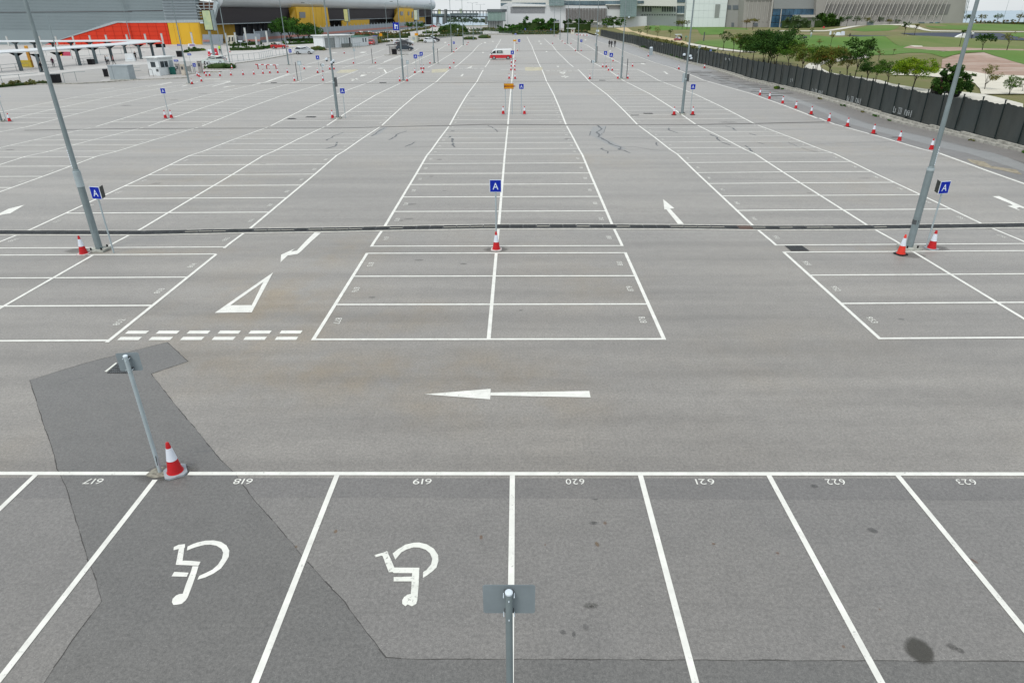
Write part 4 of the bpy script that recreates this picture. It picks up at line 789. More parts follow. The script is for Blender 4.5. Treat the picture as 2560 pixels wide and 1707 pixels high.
# ------------------------------------------------------------------ lamp posts
M_LUM = mat('luminaire', (.30,.33,.35), .5, .2); M_LENS = mat('luminaire_lens', (.5,.52,.53), .3)
def lamp_post(label, H=11.5, arms=2):
    t = thing('lamp_post', label, 'lamp post', group='tall lamp posts along the bays')
    bp = MB(); bp.box((0,0,.04), (.62,.62,.07), M_BASEC); bp.build('base_plate', t)
    for x, y in ((-.2,-.2),(.2,-.2),(.2,.2),(-.2,.2)): MB().tube([(x,y,.06),(x,y,.16)], .032, M_BLK, 8).build('anchor_bolt', t)
    MB().lathe([(.125,.07),(.122,2.9),(.120,3.0),(.088,3.08)], M_GALVD, 24).build('lower_shaft', t)
    MB().tube([(0,0,3.05),(0,0,H*.55),(0,0,H)], [.088,.070,.046], M_GALVD, 20).build('upper_shaft', t)
    MB().lathe([(.126,2.93),(.128,2.99),(.126,3.02)], M_LIGHTP, 24).build('collar', t)
    MB().box((0,-.118,.95), (.11,.02,.42), M_GALVD).build('service_door', t)
    for s_ in ((-1, 1) if arms == 2 else (1,)):
        MB().tube([(0,0,H-.15),(s_*.35,0,H+.0),(s_*1.25,0,H+.06)], .03, M_GALVD, 8).build('arm', t)
        ln = MB().box((s_*1.5,0,H+.05), (.75,.30,.10), M_LUM, taper=.8).build('luminaire', t); MB().box((s_*1.52,0,H-.008), (.6,.24,.02), M_LENS).build('lens', ln)
    return t
LP = [(-16.08,24.05,'Near left tall lamp post with pale sleeve, cone at its foot'),(14.88,24.05,'Near right tall lamp post behind the black-based cone'),(-16.0,61.1,'Second lamp post on the left with cameras and a box'),(14.9,62.6,'Second lamp post on the right with white dome cameras'),
 (-16.2,99.8,'Third lamp post on the left, cone on each side'),(14.8,101.,'Third lamp post on the right beyond the A signs'),(-16.,136.7,'Fourth lamp post on the left with a camera half way'),(15.,137,'Fourth lamp post on the right with dome cameras and side boxes'),(-16.2,176.5,'Fifth lamp post on the left in front of the bushes'),(15.,178.8,'Fifth lamp post on the right flanked by cones'),
 (-15.6,207.1,'Sixth lamp post on the left, double arms visible'),(14.9,215.2,'Sixth lamp post on the right, flanked by tiny cones'),(14.8,252.3,'Seventh lamp post on the right before the white building'),(14.5,287.4,'Eighth lamp post on the right at the end of the car park'),(-15.3,250,'Seventh lamp post on the left, double arms against the sky'),(-14.6,290,'Eighth lamp post on the left, small double arms against the sky'),
 (-45.5,60.1,'Lamp post whose foot stands at the left edge'),(-45.4,96.8,'Far left lamp post with a cone at its foot, before the booth'),(-43.1,133.6,'Lamp post beside the silver car')]
L0 = None
for i, (x, y, lb) in enumerate(LP):
    if i == 0: L0 = lamp_post(lb); o = L0; o.location = (x, y, gz(y))
    else: o = dup(L0, (x, y, gz(y)), random.uniform(-.03,.03), lb)
for i, o in ((0, [q for q in bpy.data.objects if q.get('label') == LP[0][2]][0]), (1, [q for q in bpy.data.objects if q.get('label') == LP[1][2]][0])):
    if i == 0:
        cb = MB(); cb.lathe([(.131,2.45),(.131,2.98),(.135,3.0)], M_LIGHTP, 24); cb.build('pale_sleeve', o)
        mb = MB()
        for j in range(9): mb.box((-.06,-.068,3.15+j*.075), (.035,.01,.05), M_WH, rz=-.5)
        mb.build('stuck_number', o)
    if i == 1:
        mb = MB()
        for j in range(9): mb.box((.045,-.075,3.15+j*.075), (.035,.01,.05), M_WH, rz=.5)
        mb.build('stuck_number', o); MB().lathe([(.129,.95),(.130,1.12)], M_DKG, 24).build('band', o)
def cameras(i, k, domes, boxes):
    x, y, _ = LP[i]; P = Vector((x, y, gz(y)))
    root = [o for o in bpy.data.objects if o.get('label') == LP[i][2]][0]
    for dx, py in domes:
        z = height_at(P, k, py)
        MB().tube([(0,0,z+.12),(dx,0,z+.12)], .02, M_DKG, 6).lathe([(.02,z+.14),(.12,z+.10),(.13,z),(.11,z-.04)], M_CAP, 12, (dx,-.1,0)).lathe([(.10,z-.04),(.09,z-.11),(.03,z-.15)], M_BLK, 12, (dx,-.1,0)).build('dome_camera', root)
    for dx, py, h_ in boxes:
        z = height_at(P, k, py); MB().box((dx,-.02,z), (.16,.22,h_), M_LIGHTP if dx < 0 else M_DKG).build('switch_box', root)
cameras(3, '6', [(-.36,985),(.18,1010),(.26,1050)], [(-.2,1390,.75),(.2,1385,.6)])
cameras(2, '3', [(-.36,1065),(.2,1095),(.05,1125)], [(.2,1465,.75)])
cameras(7, '5', [(-.25,608),(.18,630)], [(-.2,800,.5)]); cameras(6, '4', [(-.25,645),(.2,670)], [(-.15,850,.6)])
cameras(5, '5', [(.55,318)], []); cameras(8, '4', [], [(0,915,.9)])
def street_light(label, k, bx, by, tx, ty, arms, ln=1.8, single=1):
    p = G(k, bx, by); t = thing('street_light', label, 'street light', p, 0, 'street lights along the roads beyond'); H = height_at(p, k, ty); r_ = .09
    MB().tube([(0,0,0),(0,0,H)], [r_*1.3, r_*.6], M_GALV, 8).build('pole', t)
    for s_ in arms:
        MB().tube([(0,0,H-.1),(s_*ln,0,H+.25)], .05, M_GALV, 6).build('arm', t); MB().box((s_*(ln+.4),0,H+.25), (1.0,.4,.16), M_DKG).build('lantern', t)
for args in (('Street light with left arm before the yellow box wall','3',1090,815,990,70,(-1,),2.2),('Street light with right arm before the yellow box wall','3',1105,640,1062,62,(1,),2.2),('Double-armed street light right of the second light box','3',1690,470,1648,38,(-1,1),1.3),('Street light left of the blue road sign','4',70,700,22,50,(1,),1.9),
  ('Street light between the blue road sign and the hall','4',230,460,210,82,(-1,),2.4),('Street light at the end of the hall','4',755,640,725,88,(1,),1.9),('Small double street light over the far yellow wall','4',375,540,350,125,(-1,1),1.6),('Slim street light before the hall louvres','2',1815,1118,1605,45,(-1,),.4),('Slim post in front of the light box panel','2',1680,1000,1545,280,(),0),
  ('Pale street light beyond the elevated bridge, left','4',985,170,985,120,(-1,1),1.5),('Pale street light beyond the bridge, middle','4',1285,300,1280,118,(-1,),4),('Pale double street light right of the bridge middle','4',1480,300,1478,130,(-1,1),2.2),('Street light beside the small glass building','4',2205,540,2205,120,(-1,),2.5),('Street light post by the canopy front','1',1108,1250,840,240,(),0),('Dark street light head over the red wall','1',2352,800,2270,15,(-1,1),.25),('Dark street light head at the top left corner','1',330,700,140,45,(-1,1),.35),
  ('Thin mast beyond the golf course right of the leaning post','8',1950,465,2085,-5,(),0),('Second thin mast at the right edge of the sky','8',2290,240,2352,40,(),0)): street_light(*args)
def lightbox(label, k, px, py, x0, x1, y0, y1, face, thick):
    p = G(k, px, py); t = thing('light_box_sign', label, 'advertising sign', p, 0, 'tall advertising light boxes'); A_, B_ = (p.x-1, p.y), (p.x+1, p.y); a = on_plane(A_, B_, k, x0, y1)-p; b = on_plane(A_, B_, k, x1, y0)-p
    MB().tube([(0,.2,0),(0,.2,a.z+.3)], .28, M_GALV, 10).build('pole', t)
    lean = 0; w_, h_ = b.x-a.x, b.z-a.z; cx = (a.x+b.x)/2; cz = (a.z+b.z)/2
    MB().box((cx, .1, cz), (w_, .5, h_), M_BLK).build('case', t); MB().box((cx+w_*.5+thick*.5, .1, cz), (thick, .7, h_*1.0), M_GALV).build('side_case', t)
    MB().box((cx, -.17, cz), (w_*.84, .04, h_*.93), face).build('poster', t)
M_POST = mat('poster_pale_yellow', (.60,.62,.33), .5, scale=.5, col2=(.28,.42,.30)); M_POST2 = mat('poster_yellow', (.62,.58,.28), .5, scale=.6, col2=(.45,.50,.22)); M_POST3 = mat('poster_grey_green', (.55,.60,.45), .5, scale=.5, col2=(.40,.45,.35))
lightbox('Largest advertising light box on a grey column, before the hall corner', '2', 1540, 1080, 1375, 1470, 180, 548, M_POST, .5)
lightbox('Yellow light box before the dark wall, between yellow walls', '3', 1650, 620, 1575, 1632, 162, 395, M_POST2, .5)
lightbox('Light box at the right edge of the far yellow wall', '4', 590, 612, 538, 592, 176, 365, M_POST3, .6)
lightbox('Light box hanging over the elevated bridge, left', '4', 985, 420, 966, 1008, 172, 306, M_POST2, .1)
lightbox('Pale light box over the elevated bridge, right', '4', 1370, 420, 1350, 1388, 165, 284, M_POST3, .1)
wide_sign('Large blue direction sign with white arrows behind the third left lamp post', '4', (182,268), 665, 165, 268, 405, 548, M_BLUE2, stripes=[(.25,.4,.2,.8,M_WH),(.4,.75,.55,.68,M_WH),(.6,.75,.15,.5,M_PALEB)])

# ------------------------------------------------------------------ facades
def nrm(A, B):
    n = Vector((B[1]-A[1], A[0]-B[0], 0)).normalized()
    return n if n.dot(Vector((-A[0], -A[1], 0))) > 0 else -n
def fpoly(parent, name, A, B, pts, m, off=0., thick=.4, label=None):
    """panel of a facade standing in the vertical plane through A and B; pts = (crop, x, y)"""
    P = [on_plane(A, B, *p, off) for p in pts]
    mb = MB(); n = nrm(A, B); mb.prism(P, m, n, thick); return mb.build(name, parent, label=label)
def rect(k, x0, x1, y0, y1): return [(k,x0,y0),(k,x1,y0),(k,x1,y1),(k,x0,y1)]
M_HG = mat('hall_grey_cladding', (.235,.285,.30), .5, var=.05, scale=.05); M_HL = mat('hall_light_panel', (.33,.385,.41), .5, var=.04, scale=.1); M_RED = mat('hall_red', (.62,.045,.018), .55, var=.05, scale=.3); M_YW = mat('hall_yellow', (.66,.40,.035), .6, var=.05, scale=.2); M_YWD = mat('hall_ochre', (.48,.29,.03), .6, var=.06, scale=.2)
M_LOUV = mat('hall_dark_louvre', (.082,.074,.078), .7, var=.05); M_LOUV2 = mat('hall_dark_louvre_gap', (.048,.043,.047), .8); M_ROOFS = mat('hall_silver_roof', (.52,.56,.58), .35, .3, var=.04, scale=.05); M_DARKI = mat('hall_dark_interior', (.018,.02,.028), .5, var=.2, scale=.2); M_BRN = mat('hall_brown_interior', (.10,.05,.03), .8)
M_TRIM = mat('hall_trim', (.40,.46,.48), .5)
HA, HB = (-152.4, 231.1), (-99.3, 226.7)
hall = thing('exhibition_hall', 'Huge grey exhibition hall with red and yellow lower walls and silver roof edge', 'building')
fpoly(hall, 'grey_wall', HA, HB, [('1',-500,830),('1',-500,-500),('2',1190,-500),('2',1190,12),('2',1248,360),('2',690,408),('1',2100,405),('1',790,805)], M_HG, 0, 3)
fpoly(hall, 'cladding_seam', HA, HB, [('1',-100,230),('1',-100,222),('1',2352,203),('1',2352,213)], M_LOUV, .15, .2); fpoly(hall, 'cladding_seam', HA, HB, [('2',0,205),('2',0,198),('2',615,190),('2',617,200)], M_LOUV, .15, .2)
for i in range(22):                       # thin horizontal sheet joints of the cladding
    y = -20+i*26; 
    if abs(y-215) > 12: fpoly(hall, 'sheet_joint', HA, HB, [('1',-300,y+12),('1',-300,y+14.5),('2',580+i*6,y-8+2.5),('2',580+i*6,y-8)] if y < 400 else [('1',-300,y+12),('1',-300,y+14.5),('1',1900-(y-400)*2.6,y+2),('1',1900-(y-400)*2.6,y)], mat('hall_joint', (.20,.245,.26), .6), .06, .1)
fpoly(hall, 'trim', HA, HB, [('1',1000,735),('1',1010,722),('1',2050,378),('2',1235,360),('2',1335,365),('2',1335,405),('1',2090,410)], M_TRIM, .5, .5)
REDP = [('1',790,805),('1',1020,738),('1',1500,590),('1',2095,412),('2',688,410),('2',772,796)]
fpoly(hall, 'red_wall', HA, HB, REDP, M_RED, .35, .5)
for i in range(14):
    x = 1150+i*155
    a = on_plane(HA, HB, '1', x, 800, .4); top = on_plane(HA, HB, '1', x-40, max(415, 412+(2095-x)*.298) if x < 2095 else 415, .4)
    MB().prism([a+Vector((-.05,0,0)), a+Vector((.05,0,0)), Vector((a.x+.05, a.y, top.z)), Vector((a.x-.05, a.y, top.z))], mat('red_joint', (.42,.03,.014), .6), nrm(HA, HB), .06).build('panel_joint', hall)
for j, y in enumerate((480, 560, 640, 720)): fpoly(hall, 'panel_joint', HA, HB, [('1',2100-(y-412)*2.9,y),('1',2100-(y-412)*2.9,y+2),('2',690+(y-410)*.2,y+2),('2',690+(y-410)*.2,y)], MATS['red_joint'], .4, .06)
fpoly(hall, 'yellow_wall', HA, HB, [('2',700,410),('2',1265,406),('2',1337,796),('2',778,797)], M_YW, .4, .5)
for x0, x1 in ((888,968),(1080,1150)): fpoly(hall, 'panel_joint', HA, HB, [('2',x0,410),('2',x0+2,410),('2',x1+2,796),('2',x1,796)], M_YWD, .45, .06)
fpoly(hall, 'light_panel_wall', HA, HB, [('2',590,-60),('2',1172,-60),('2',1248,362),('2',662,362)], M_HL, .2, .3)
for y in (8,60,108,158,208,264,318): fpoly(hall, 'louvre_slat', HA, HB, [('2',590+y*.2,y),('2',1172+y*.21,y),('2',1172+y*.21,y+5),('2',590+y*.2,y+5)], mat('slat_grey', (.13,.155,.17), .5), .5, .5)
fpoly(hall, 'open_bay_back', HA, HB, [('2',1180,12),('2',1540,50),('2',1500,360),('2',1248,360)], M_BRN, -2, .4)
fpoly(hall, 'ochre_lower_bay', HA, HB, [('2',1215,200),('2',1330,200),('2',1330,355),('2',1248,355)], M_YWD, -1.5, .3)
for y in (40,98,150,205,255,305): fpoly(hall, 'lattice_bar', HA, HB, [('2',1185+y*.2,y),('2',1535-y*.1,y),('2',1535-y*.1,y+10),('2',1185+y*.2,y+10)], M_TRIM, .3, .3)
for x0, x1 in ((1335,1370),(1440,1450)): fpoly(hall, 'lattice_bar', HA, HB, [('2',x0,20),('2',x0+8,20),('2',x1+8,360),('2',x1,360)], M_TRIM, .3, .3)
fpoly(hall, 'lattice_bar', HA, HB, [('2',1215,90),('2',1225,88),('2',1320,200),('2',1308,200)], M_TRIM, .35, .3)
HP0 = G('2',1510,800); HP1 = G('4',850,462); HP0 = (HP0.x, HP0.y); HP1 = (HP1.x, HP1.y)
fpoly(hall, 'corner_strut', HA, HB, [('2',1530,15),('2',1600,70),('2',1505,440),('2',1478,380)], M_TRIM, 1.5, 1.2)
# the long receding wing
fpoly(hall, 'louvre_wall', HP0, HP1, [('2',1600,130),('3',-20,136),('3',2352,150),('4',868,165),('4',848,292),('4',0,335),('3',1310,362),('3',0,412),('2',1512,440)], M_LOUV, 0, 2)
for i in range(14):
    f_ = (i+.5)/14; y0 = 130+f_*300; y1 = 165+f_*130
    fpoly(hall, 'louvre_slat', HP0, HP1, [('2',1600-f_*80,y0),('2',1600-f_*80,y0+6),('4',866-f_*16,y1+2.2),('4',866-f_*16,y1)], M_LOUV2, .12, .15)
fpoly(hall, 'wall_trim', HP0, HP1, [('2',1512,432),('3',0,408),('3',1310,358),('4',0,331),('4',848,289),('4',848,294),('4',0,338),('3',1310,370),('3',0,420),('2',1512,446)], M_TRIM, .5, .8)
fpoly(hall, 'ochre_wall', HP0, HP1, [('2',1270,420),('2',1895,436),('2',1940,800),('2',1690,800),('2',1340,800)], M_YWD, -3, .5)
fpoly(hall, 'dark_glazing', HP0, HP1, [('2',1895,425),('3',330,395),('3',1310,365),('3',2352,330),('4',0,335),('4',700,295),('4',700,470),('3',2352,600),('3',1200,650),('3',0,780),('2',1940,800)], M_DARKI, -5, .5)
for k, x in (('2',2020),('2',2120),('2',2230),('3',60),('3',150),('3',1400),('3',1480)): fpoly(hall, 'mullion', HP0, HP1, rect(k, x, x+7, 425 if k == '2' else 370, 640 if k == '2' and x < 2300 else 560), mat('mullion', (.06,.07,.09), .5), -4.5, .3)
# yellow boxes standing out of the wing
fpoly(hall, 'yellow_box', HP0, HP1, [('3',710,126),('3',1270,136),('3',1322,480),('3',1190,500),('3',760,510),('3',735,300)], M_YW, 3.0, 3)
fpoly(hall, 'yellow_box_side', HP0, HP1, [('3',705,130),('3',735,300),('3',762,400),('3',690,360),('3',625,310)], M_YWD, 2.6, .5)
fpoly(hall, 'window', HP0, HP1, [('3',776,220),('3',878,220),('3',884,322),('3',784,324)], mat('window_grey', (.13,.15,.17), .3), 3.2, .3)
for x in (960, 1060, 1165): fpoly(hall, 'panel_joint', HP0, HP1, [('3',x,130),('3',x+2.5,130),('3',x+30,500),('3',x+27,500)], M_YWD, 3.05, .1)
fpoly(hall, 'yellow_box', HP0, HP1, [('4',270,150),('4',522,160),('4',538,400),('4',380,425),('4',280,440)], M_YW, 3, 3)
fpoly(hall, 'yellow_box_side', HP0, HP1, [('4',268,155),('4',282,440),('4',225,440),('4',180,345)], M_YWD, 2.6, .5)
for x0, x1, y0, y1 in ((296,342,212,280),(432,455,212,278),(500,520,214,325)): fpoly(hall, 'window', HP0, HP1, rect('4',x0,x1,y0,y1), MATS['window_grey'], 3.3, .3)
fpoly(hall, 'yellow_wall', HP0, HP1, [('3',1535,372),('3',2020,355),('3',2020,462),('3',1545,490)], M_YW, 1, .5); fpoly(hall, 'yellow_wall', HP0, HP1, [('4',560,320),('4',720,312),('4',735,400),('4',620,420)], M_YWD, 1, .5)
# silver roof edge: a curved nosing swept along the wing, roof sheet behind
hz = on_plane(HP0, HP1, '2', 1600, 130).z; n_ = nrm(HP0, HP1); top = on_plane(HP0, HP1, '3', 60, 15).z
P0 = Vector((*HP0, 0)); P1 = Vector((*HP1, 0)); dv = (P1-P0).normalized(); P0e = P0-dv*6; P1e = P1+dv*10
P0e = on_plane(HP0, HP1, '2', 1590, 130); P0e.z = 0; P1e = on_plane(HP0, HP1, '4', 862, 165); P1e.z = 0
za = hz; prof = []; rise = 6.8
for j in range(13):
    a = -math.pi/2+math.pi*j/12*.93; prof.append((2.6*math.cos(a), za+rise/2*(1+math.sin(a))))
prof += [(-14, za+rise+1.0), (-60, za+rise+2.6)]
mb = MB(); vs = []; NS = 24
for i in range(NS+1):
    P = P0e+(P1e-P0e)*i/NS
    for u, z in prof: vs.append(P+n_*u+Vector((0,0,z)))
K_ = len(prof); mb.add(vs, [(i*K_+j, (i+1)*K_+j, (i+1)*K_+j+1, i*K_+j+1) for i in range(NS) for j in range(K_-1)], M_ROOFS, True); mb.build('roof_edge', hall)
mb = MB(); E_ = [P1e+n_*u+Vector((0,0,z)) for u, z in prof]+[P1e-n_*60]+[P1e+n_*0]
mb.face(E_, M_LOUV); E_ = [P0e+n_*u+Vector((0,0,z)) for u, z in prof[:13]]; mb.face(E_[::-1], M_ROOFS); mb.build('roof_end', hall)
for k, x0, x1 in (('3',2050,2115),('3',2245,2275)): fpoly(hall, 'roof_vent', HP0, HP1, rect(k, x0, x1, -8, 18), mat('vent', (.3,.36,.4), .5), -8, 1)
hx = on_plane(HP0, HP1, '3', 1000, 10)

# low barrier of pale panels with a red band that runs along the hall
BA = G('3',0,775); BB = G('4',700,490); BAx, BBx = (BA.x, BA.y), (BB.x, BB.y)
M_BAR = mat('barrier_panel', (.26,.30,.34), .5, var=.06, scale=.3); M_BARR = mat('barrier_red_band', (.42,.20,.17), .6, var=.08)
bar = thing('panel_barrier', 'Long blue-grey panel barrier with a faded red band along the front of the hall', 'barrier')
N_ = 46
for i in range(N_):
    a, b = BA.lerp(BB, i/N_), BA.lerp(BB, (i+1)/N_); a0, b0 = a.lerp(b, .01), a.lerp(b, .99); h = 3.6
    if i == 0:
        ln_ = (b-a).length; p0 = MB().box((0,0,h/2), (ln_*.985, .12, h), M_BAR).build('barrier_panel', bar); r0 = MB().box((0,-.0,1.35), (ln_*.985, .30, .8), M_BARR).build('red_band', bar); c0_ = MB().box((0,0,h/2+.3), (.18,.2,h+.6), M_HL).build('barrier_post', bar)
        pp, rr_, cc = p0, r0, c0_
    else: pp, rr_, cc = (link(n, o.data, bar) for n, o in (('barrier_panel', p0), ('red_band', r0), ('barrier_post', c0_)))
    for o, q in ((pp, (a+b)/2), (rr_, (a+b)/2), (cc, a)): o.location = (q.x, q.y, -.6); o.rotation_euler.z = math.atan2((BB-BA).y, (BB-BA).x)
b2 = thing('forecourt_barrier', 'Short grey barrier with a red band before the ochre wall at the hall corner', 'barrier')
fpoly(b2, 'barrier_panel', HA, HB, rect('2',1328,1690,620,800), M_BAR, 6, .2); fpoly(b2, 'red_band', HA, HB, rect('2',1335,1450,715,748), M_BARR, 6.2, .15); fpoly(b2, 'barrier_panel', HA, HB, rect('2',2055,2352,605,800), M_BAR, 6, .2); fpoly(b2, 'red_band', HA, HB, rect('2',2075,2352,708,740), M_BARR, 6.2, .15); fpoly(b2, 'grey_gate', HA, HB, rect('2',1935,2055,645,800), mat('gate_grey', (.16,.17,.19), .6), 5.9, .1)
kio = thing('kiosk', 'Small cream kiosk with windows in front of the ochre wall', 'kiosk'); fpoly(kio, 'wall', HA, HB, rect('2',1768,1882,640,785), mat('cream', (.60,.58,.48), .7), 8, 2.5)
for x0, x1 in ((1790,1815),(1848,1868)): fpoly(kio, 'window', HA, HB, rect('2',x0,x1,668,740), M_GLASS, 8.1, .15)
for i, (k, x, yb, yt) in enumerate(sorted((('1',165,830,650),('1',745,830,650),('1',1035,830,650),('1',1340,830,640),('1',1640,830,640),('1',1930,830,632),('1',2300,830,625),('2',330,760,615),('2',625,760,605),('2',1160,780,585),('2',1935,790,590),('2',1765,780,600),('2',2095,640,505),('3',215,800,560),('3',20,830,660)), key=lambda q: CR[q[0]][0]+q[1]/CR[q[0]][2])):
    p = on_plane(HA, HB, k, x, yb, 10); p.z = gz(p.y); t = thing('light_column', '%s white light column from the left before the hall' % ORD[i], 'light column', p, 0, 'white light columns along the hall'); H = height_at(p, k, yt)
    MB().box((0,0,H/2), (.45,.3,H), mat('column_white', (.55,.57,.55), .5)).build('column', t); MB().box((0,0,H+.05), (.55,.4,.1), M_HL).build('cap', t)

# ------------------------------------------------------------------ left roads and pavements
ground_sheet('road', gp('1',[(-400,1500),(0,1410),(640,1350),(1870,1215),(2352,1170)])+gp('2',[(420,1140),(1000,1090),(1350,1115),(1890,1125),(2352,1075)])+gp('3',[(700,955),(1220,900),(1740,800),(2100,790)])+gp('4',[(300,690),(900,600),(2352,600),(2352,540),(1500,490)])+[(-60,505),(-330,505),(-330,60),(-120,60)], M_ROAD, None, .003, kind='structure')
ROADX = [o for o in bpy.data.objects if o.name == 'road'][0]
ground_sheet('pavement', gp('1',[(-500,1430),(0,1300),(700,1290),(1800,1180),(2352,1110)])+gp('2',[(300,1110),(700,1080),(1000,1040),(1090,1035),(940,990),(700,880),(400,900)])+gp('1',[(1500,1000),(0,1000),(-600,1050)]), M_PAVE, ROADX, .010)
ground_sheet('pavement', gp('2',[(700,830),(1300,800),(2352,800),(2352,840),(1800,880),(1700,960),(1340,985),(1000,960),(750,900)]), M_PAVE, ROADX, .010)
ground_sheet('concrete_island', gp('1',[(600,1500),(1700,1480),(1870,1410),(2352,1395)])+gp('2',[(400,1340),(760,1330),(1300,1290),(1360,1230),(1890,1230),(1860,1265),(1400,1285),(1250,1330),(1050,1395),(400,1440),(0,1462)]), M_PAVE, LOT, .012)
mb = MB()
def kerbline(name, k_pts, h=.14, wd=.2, m_=None, parent=None):
    g = [G(*q) for q in k_pts]; mb = MB()
    for a, b in zip(g, g[1:]):
        c = (a+b)/2; L_ = (b-a).length; mb.box((c.x, c.y, c.z+h/2), (L_, wd, h), m_ or M_KERB, rz=math.atan2((b-a).y, (b-a).x), ry=-math.atan2((b-a).z, L_))
    return mb.build(name, parent or ROADX)
kerbline('kerb', [('1',600,1512),('1',1400,1500),('1',2352,1440)]+[('2',400,1425),('2',830,1405),('2',1050,1395),('2',1060,1335),('2',1290,1305)]); kerbline('kerb', [('2',1355,1245),('2',1850,1250),('2',1900,1140),('2',2352,1083),('3',400,1020),('3',700,965),('3',1060,912),('3',1280,885),('3',1720,848),('3',2000,828),('3',2110,800),('3',2352,760)])
kerbline('kerb', [('4',0,990),('4',300,985),('4',430,975)]); kerbline('kerb', [('4',480,740),('4',700,765),('4',750,735),('4',1000,680),('4',1400,640),('4',1880,625),('4',2352,630),('5',0,633),('5',400,628),('5',850,625)], .3)
kerbline('kerb', [('2',1310,1290),('2',1650,1290)], .15, .8)

def railing(label, k_pts, h=1.1, sp=2.2, rails=(1.0,.1), col=None, name='railing'):
    g = [G(*q) for q in k_pts]; t = thing(name, label, 'railing'); col = col or M_GALV; n0 = None
    for a, b in zip(g, g[1:]):
        L_ = (b-a).length; n = max(1, int(L_/sp))
        for i in range(n):
            p = a.lerp(b, i/n)
            if n0 is None: n0 = MB().tube([(0,0,0),(0,0,h)], .035, col, 6).build('railing_post', t); o = n0
            else: o = link('railing_post', n0.data, t)
            o.location = p
        for r_ in rails: MB().tube([a+Vector((0,0,h*r_)), b+Vector((0,0,h*r_))], .03, col, 6).build('rail', t)
    return t
railing('Thin railing along the road edge behind the booth and hedge', [('2',1650,1130),('2',2352,1060),('3',300,1005),('3',720,950)], 1.3, 1.6)
railing('Railing on the platform under the near canopy, left part', [('1',40,1290),('1',300,1262),('1',545,1250)], 1.1, 2.0, (1,.5)); railing('Railing under the canopy behind the standing person', [('1',815,1210),('1',1030,1195)], 1.0, 1.6, (1,.5)); railing('Railing under the near canopy right of centre', [('1',1370,1165),('1',1760,1130)], 1.1, 1.6, (1,.5))
railing('Row of thin posts along the far kerb of the road, front left', [('1',60,1530),('1',380,1500),('1',720,1470)], 1.3, 3., (.95,)); railing('Row of slim posts right of the grass verge', [('1',1160,1480),('1',1370,1450),('1',1560,1440)], 1.3, 3.4, (.95,)); railing('Far platform fence behind the canopy columns', [('1',1400,1010),('1',2352,960),('2',300,940)], 1.5, 2.5, (1,.1)); railing('Rear fence below the far canopy roof', [('1',640,1000),('1',1020,990),('1',1340,985)], 1.5, 2., (1,.5))
railing('Low rail around the pay machines left of the booth', [('1',2330,1290),('2',100,1330),('2',250,1320)], 1., 1.8, (1,.5)); railing('Curved railing at the far end of the car park beside bushes', [('4',1000,690),('4',1300,655),('4',1800,625),('4',2352,612),('5',800,608)], 1.2, 3., (1,.5,.1)); railing('Grey railing of the garden in front of the glass building', [('4',1600,560),('4',1900,585),('4',2352,590)], 1.4, 2.5, (1,.5)); railing('Long railing before the clipped hedge of the far road', [('4',370,545),('4',800,480),('4',940,440)], 1.2, 4, (1,.5)); railing('Steel railing before the green-roofed cabin', [('3',1735,870),('3',1880,850)], 1.2, 1.2, (1,.5))

# ------------------------------------------------------------------ bus canopies
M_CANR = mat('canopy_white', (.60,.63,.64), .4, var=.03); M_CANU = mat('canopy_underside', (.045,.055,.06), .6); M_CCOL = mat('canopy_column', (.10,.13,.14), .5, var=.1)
def canopy(label, edge, cols, depth, th=.35):
    """edge: front roof edge seen at (crop,x,y) above ground points of the column line"""
    t = thing('bus_canopy', label, 'canopy'); cg = [G(*c) for c in cols]; A_, B_ = (cg[0].x, cg[0].y), (cg[-1].x, cg[-1].y)
    e = [on_plane(A_, B_, *q, depth*.45) for q in edge]; n = nrm(A_, B_)
    mb = MB()
    for a, b in zip(e, e[1:]):
        bb = [a, b, b-n*depth+Vector((0,0,.25)), a-n*depth+Vector((0,0,.25))]
        mb.face(bb, M_CANR); mb.face([a-Vector((0,0,th)), a, b, b-Vector((0,0,th))][::-1], M_CANR)
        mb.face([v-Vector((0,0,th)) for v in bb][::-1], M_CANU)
    a, b = e[0], e[-1]; mb.face([a, a-Vector((0,0,th)), a-n*depth+Vector((0,0,.25-th)), a-n*depth+Vector((0,0,.25))], M_CANR); mb.face([b, b-Vector((0,0,th)), b-n*depth+Vector((0,0,.25-th)), b-n*depth+Vector((0,0,.25))][::-1], M_CANR)
    mb.build('roof', t); zt = min(q.z for q in e)-th
    for g in cg: 
        mb = MB(); ztop = e[0].z+(e[-1].z-e[0].z)*max(0, min(1, (Vector((g.x,g.y,0))-Vector((e[0].x,e[0].y,0))).length/max(1,(Vector((e[-1].x,e[-1].y,0))-Vector((e[0].x,e[0].y,0))).length)))-th
        mb.box((g.x, g.y, (g.z+ztop)/2), (.42,.42,ztop-g.z), M_CCOL); mb.add([g+Vector((-1.3,0,ztop-g.z)), g+Vector((1.3,0,ztop-g.z)), g+Vector((.3,0,ztop-g.z-.5)), g+Vector((-.3,0,ztop-g.z-.5))], [(0,1,2,3),(3,2,1,0)], M_CANU); mb.build('column', t)
    return t
canopy('Near white flat bus canopy on dark columns at left', [('1',-300,965),('1',0,942),('1',640,905),('1',1340,860),('1',2352,785),('2',300,760),('2',600,742)], [('1',-50,1290),('1',385,1268),('1',745,1290),('1',1105,1250),('1',1430,1172),('1',1725,1142),('1',2010,1090),('1',2262,1042),('2',240,1058),('2',455,1008)], 3.2, .16)
canopy('Far white flat bus canopy behind the near one at left', [('1',-300,752),('1',0,748),('1',1200,745),('2',0,733),('2',560,745)], [('1',-100,920),('1',310,900),('1',640,900),('1',965,890),('1',1290,880),('1',1620,880),('1',1940,870)], 3.2, .14)

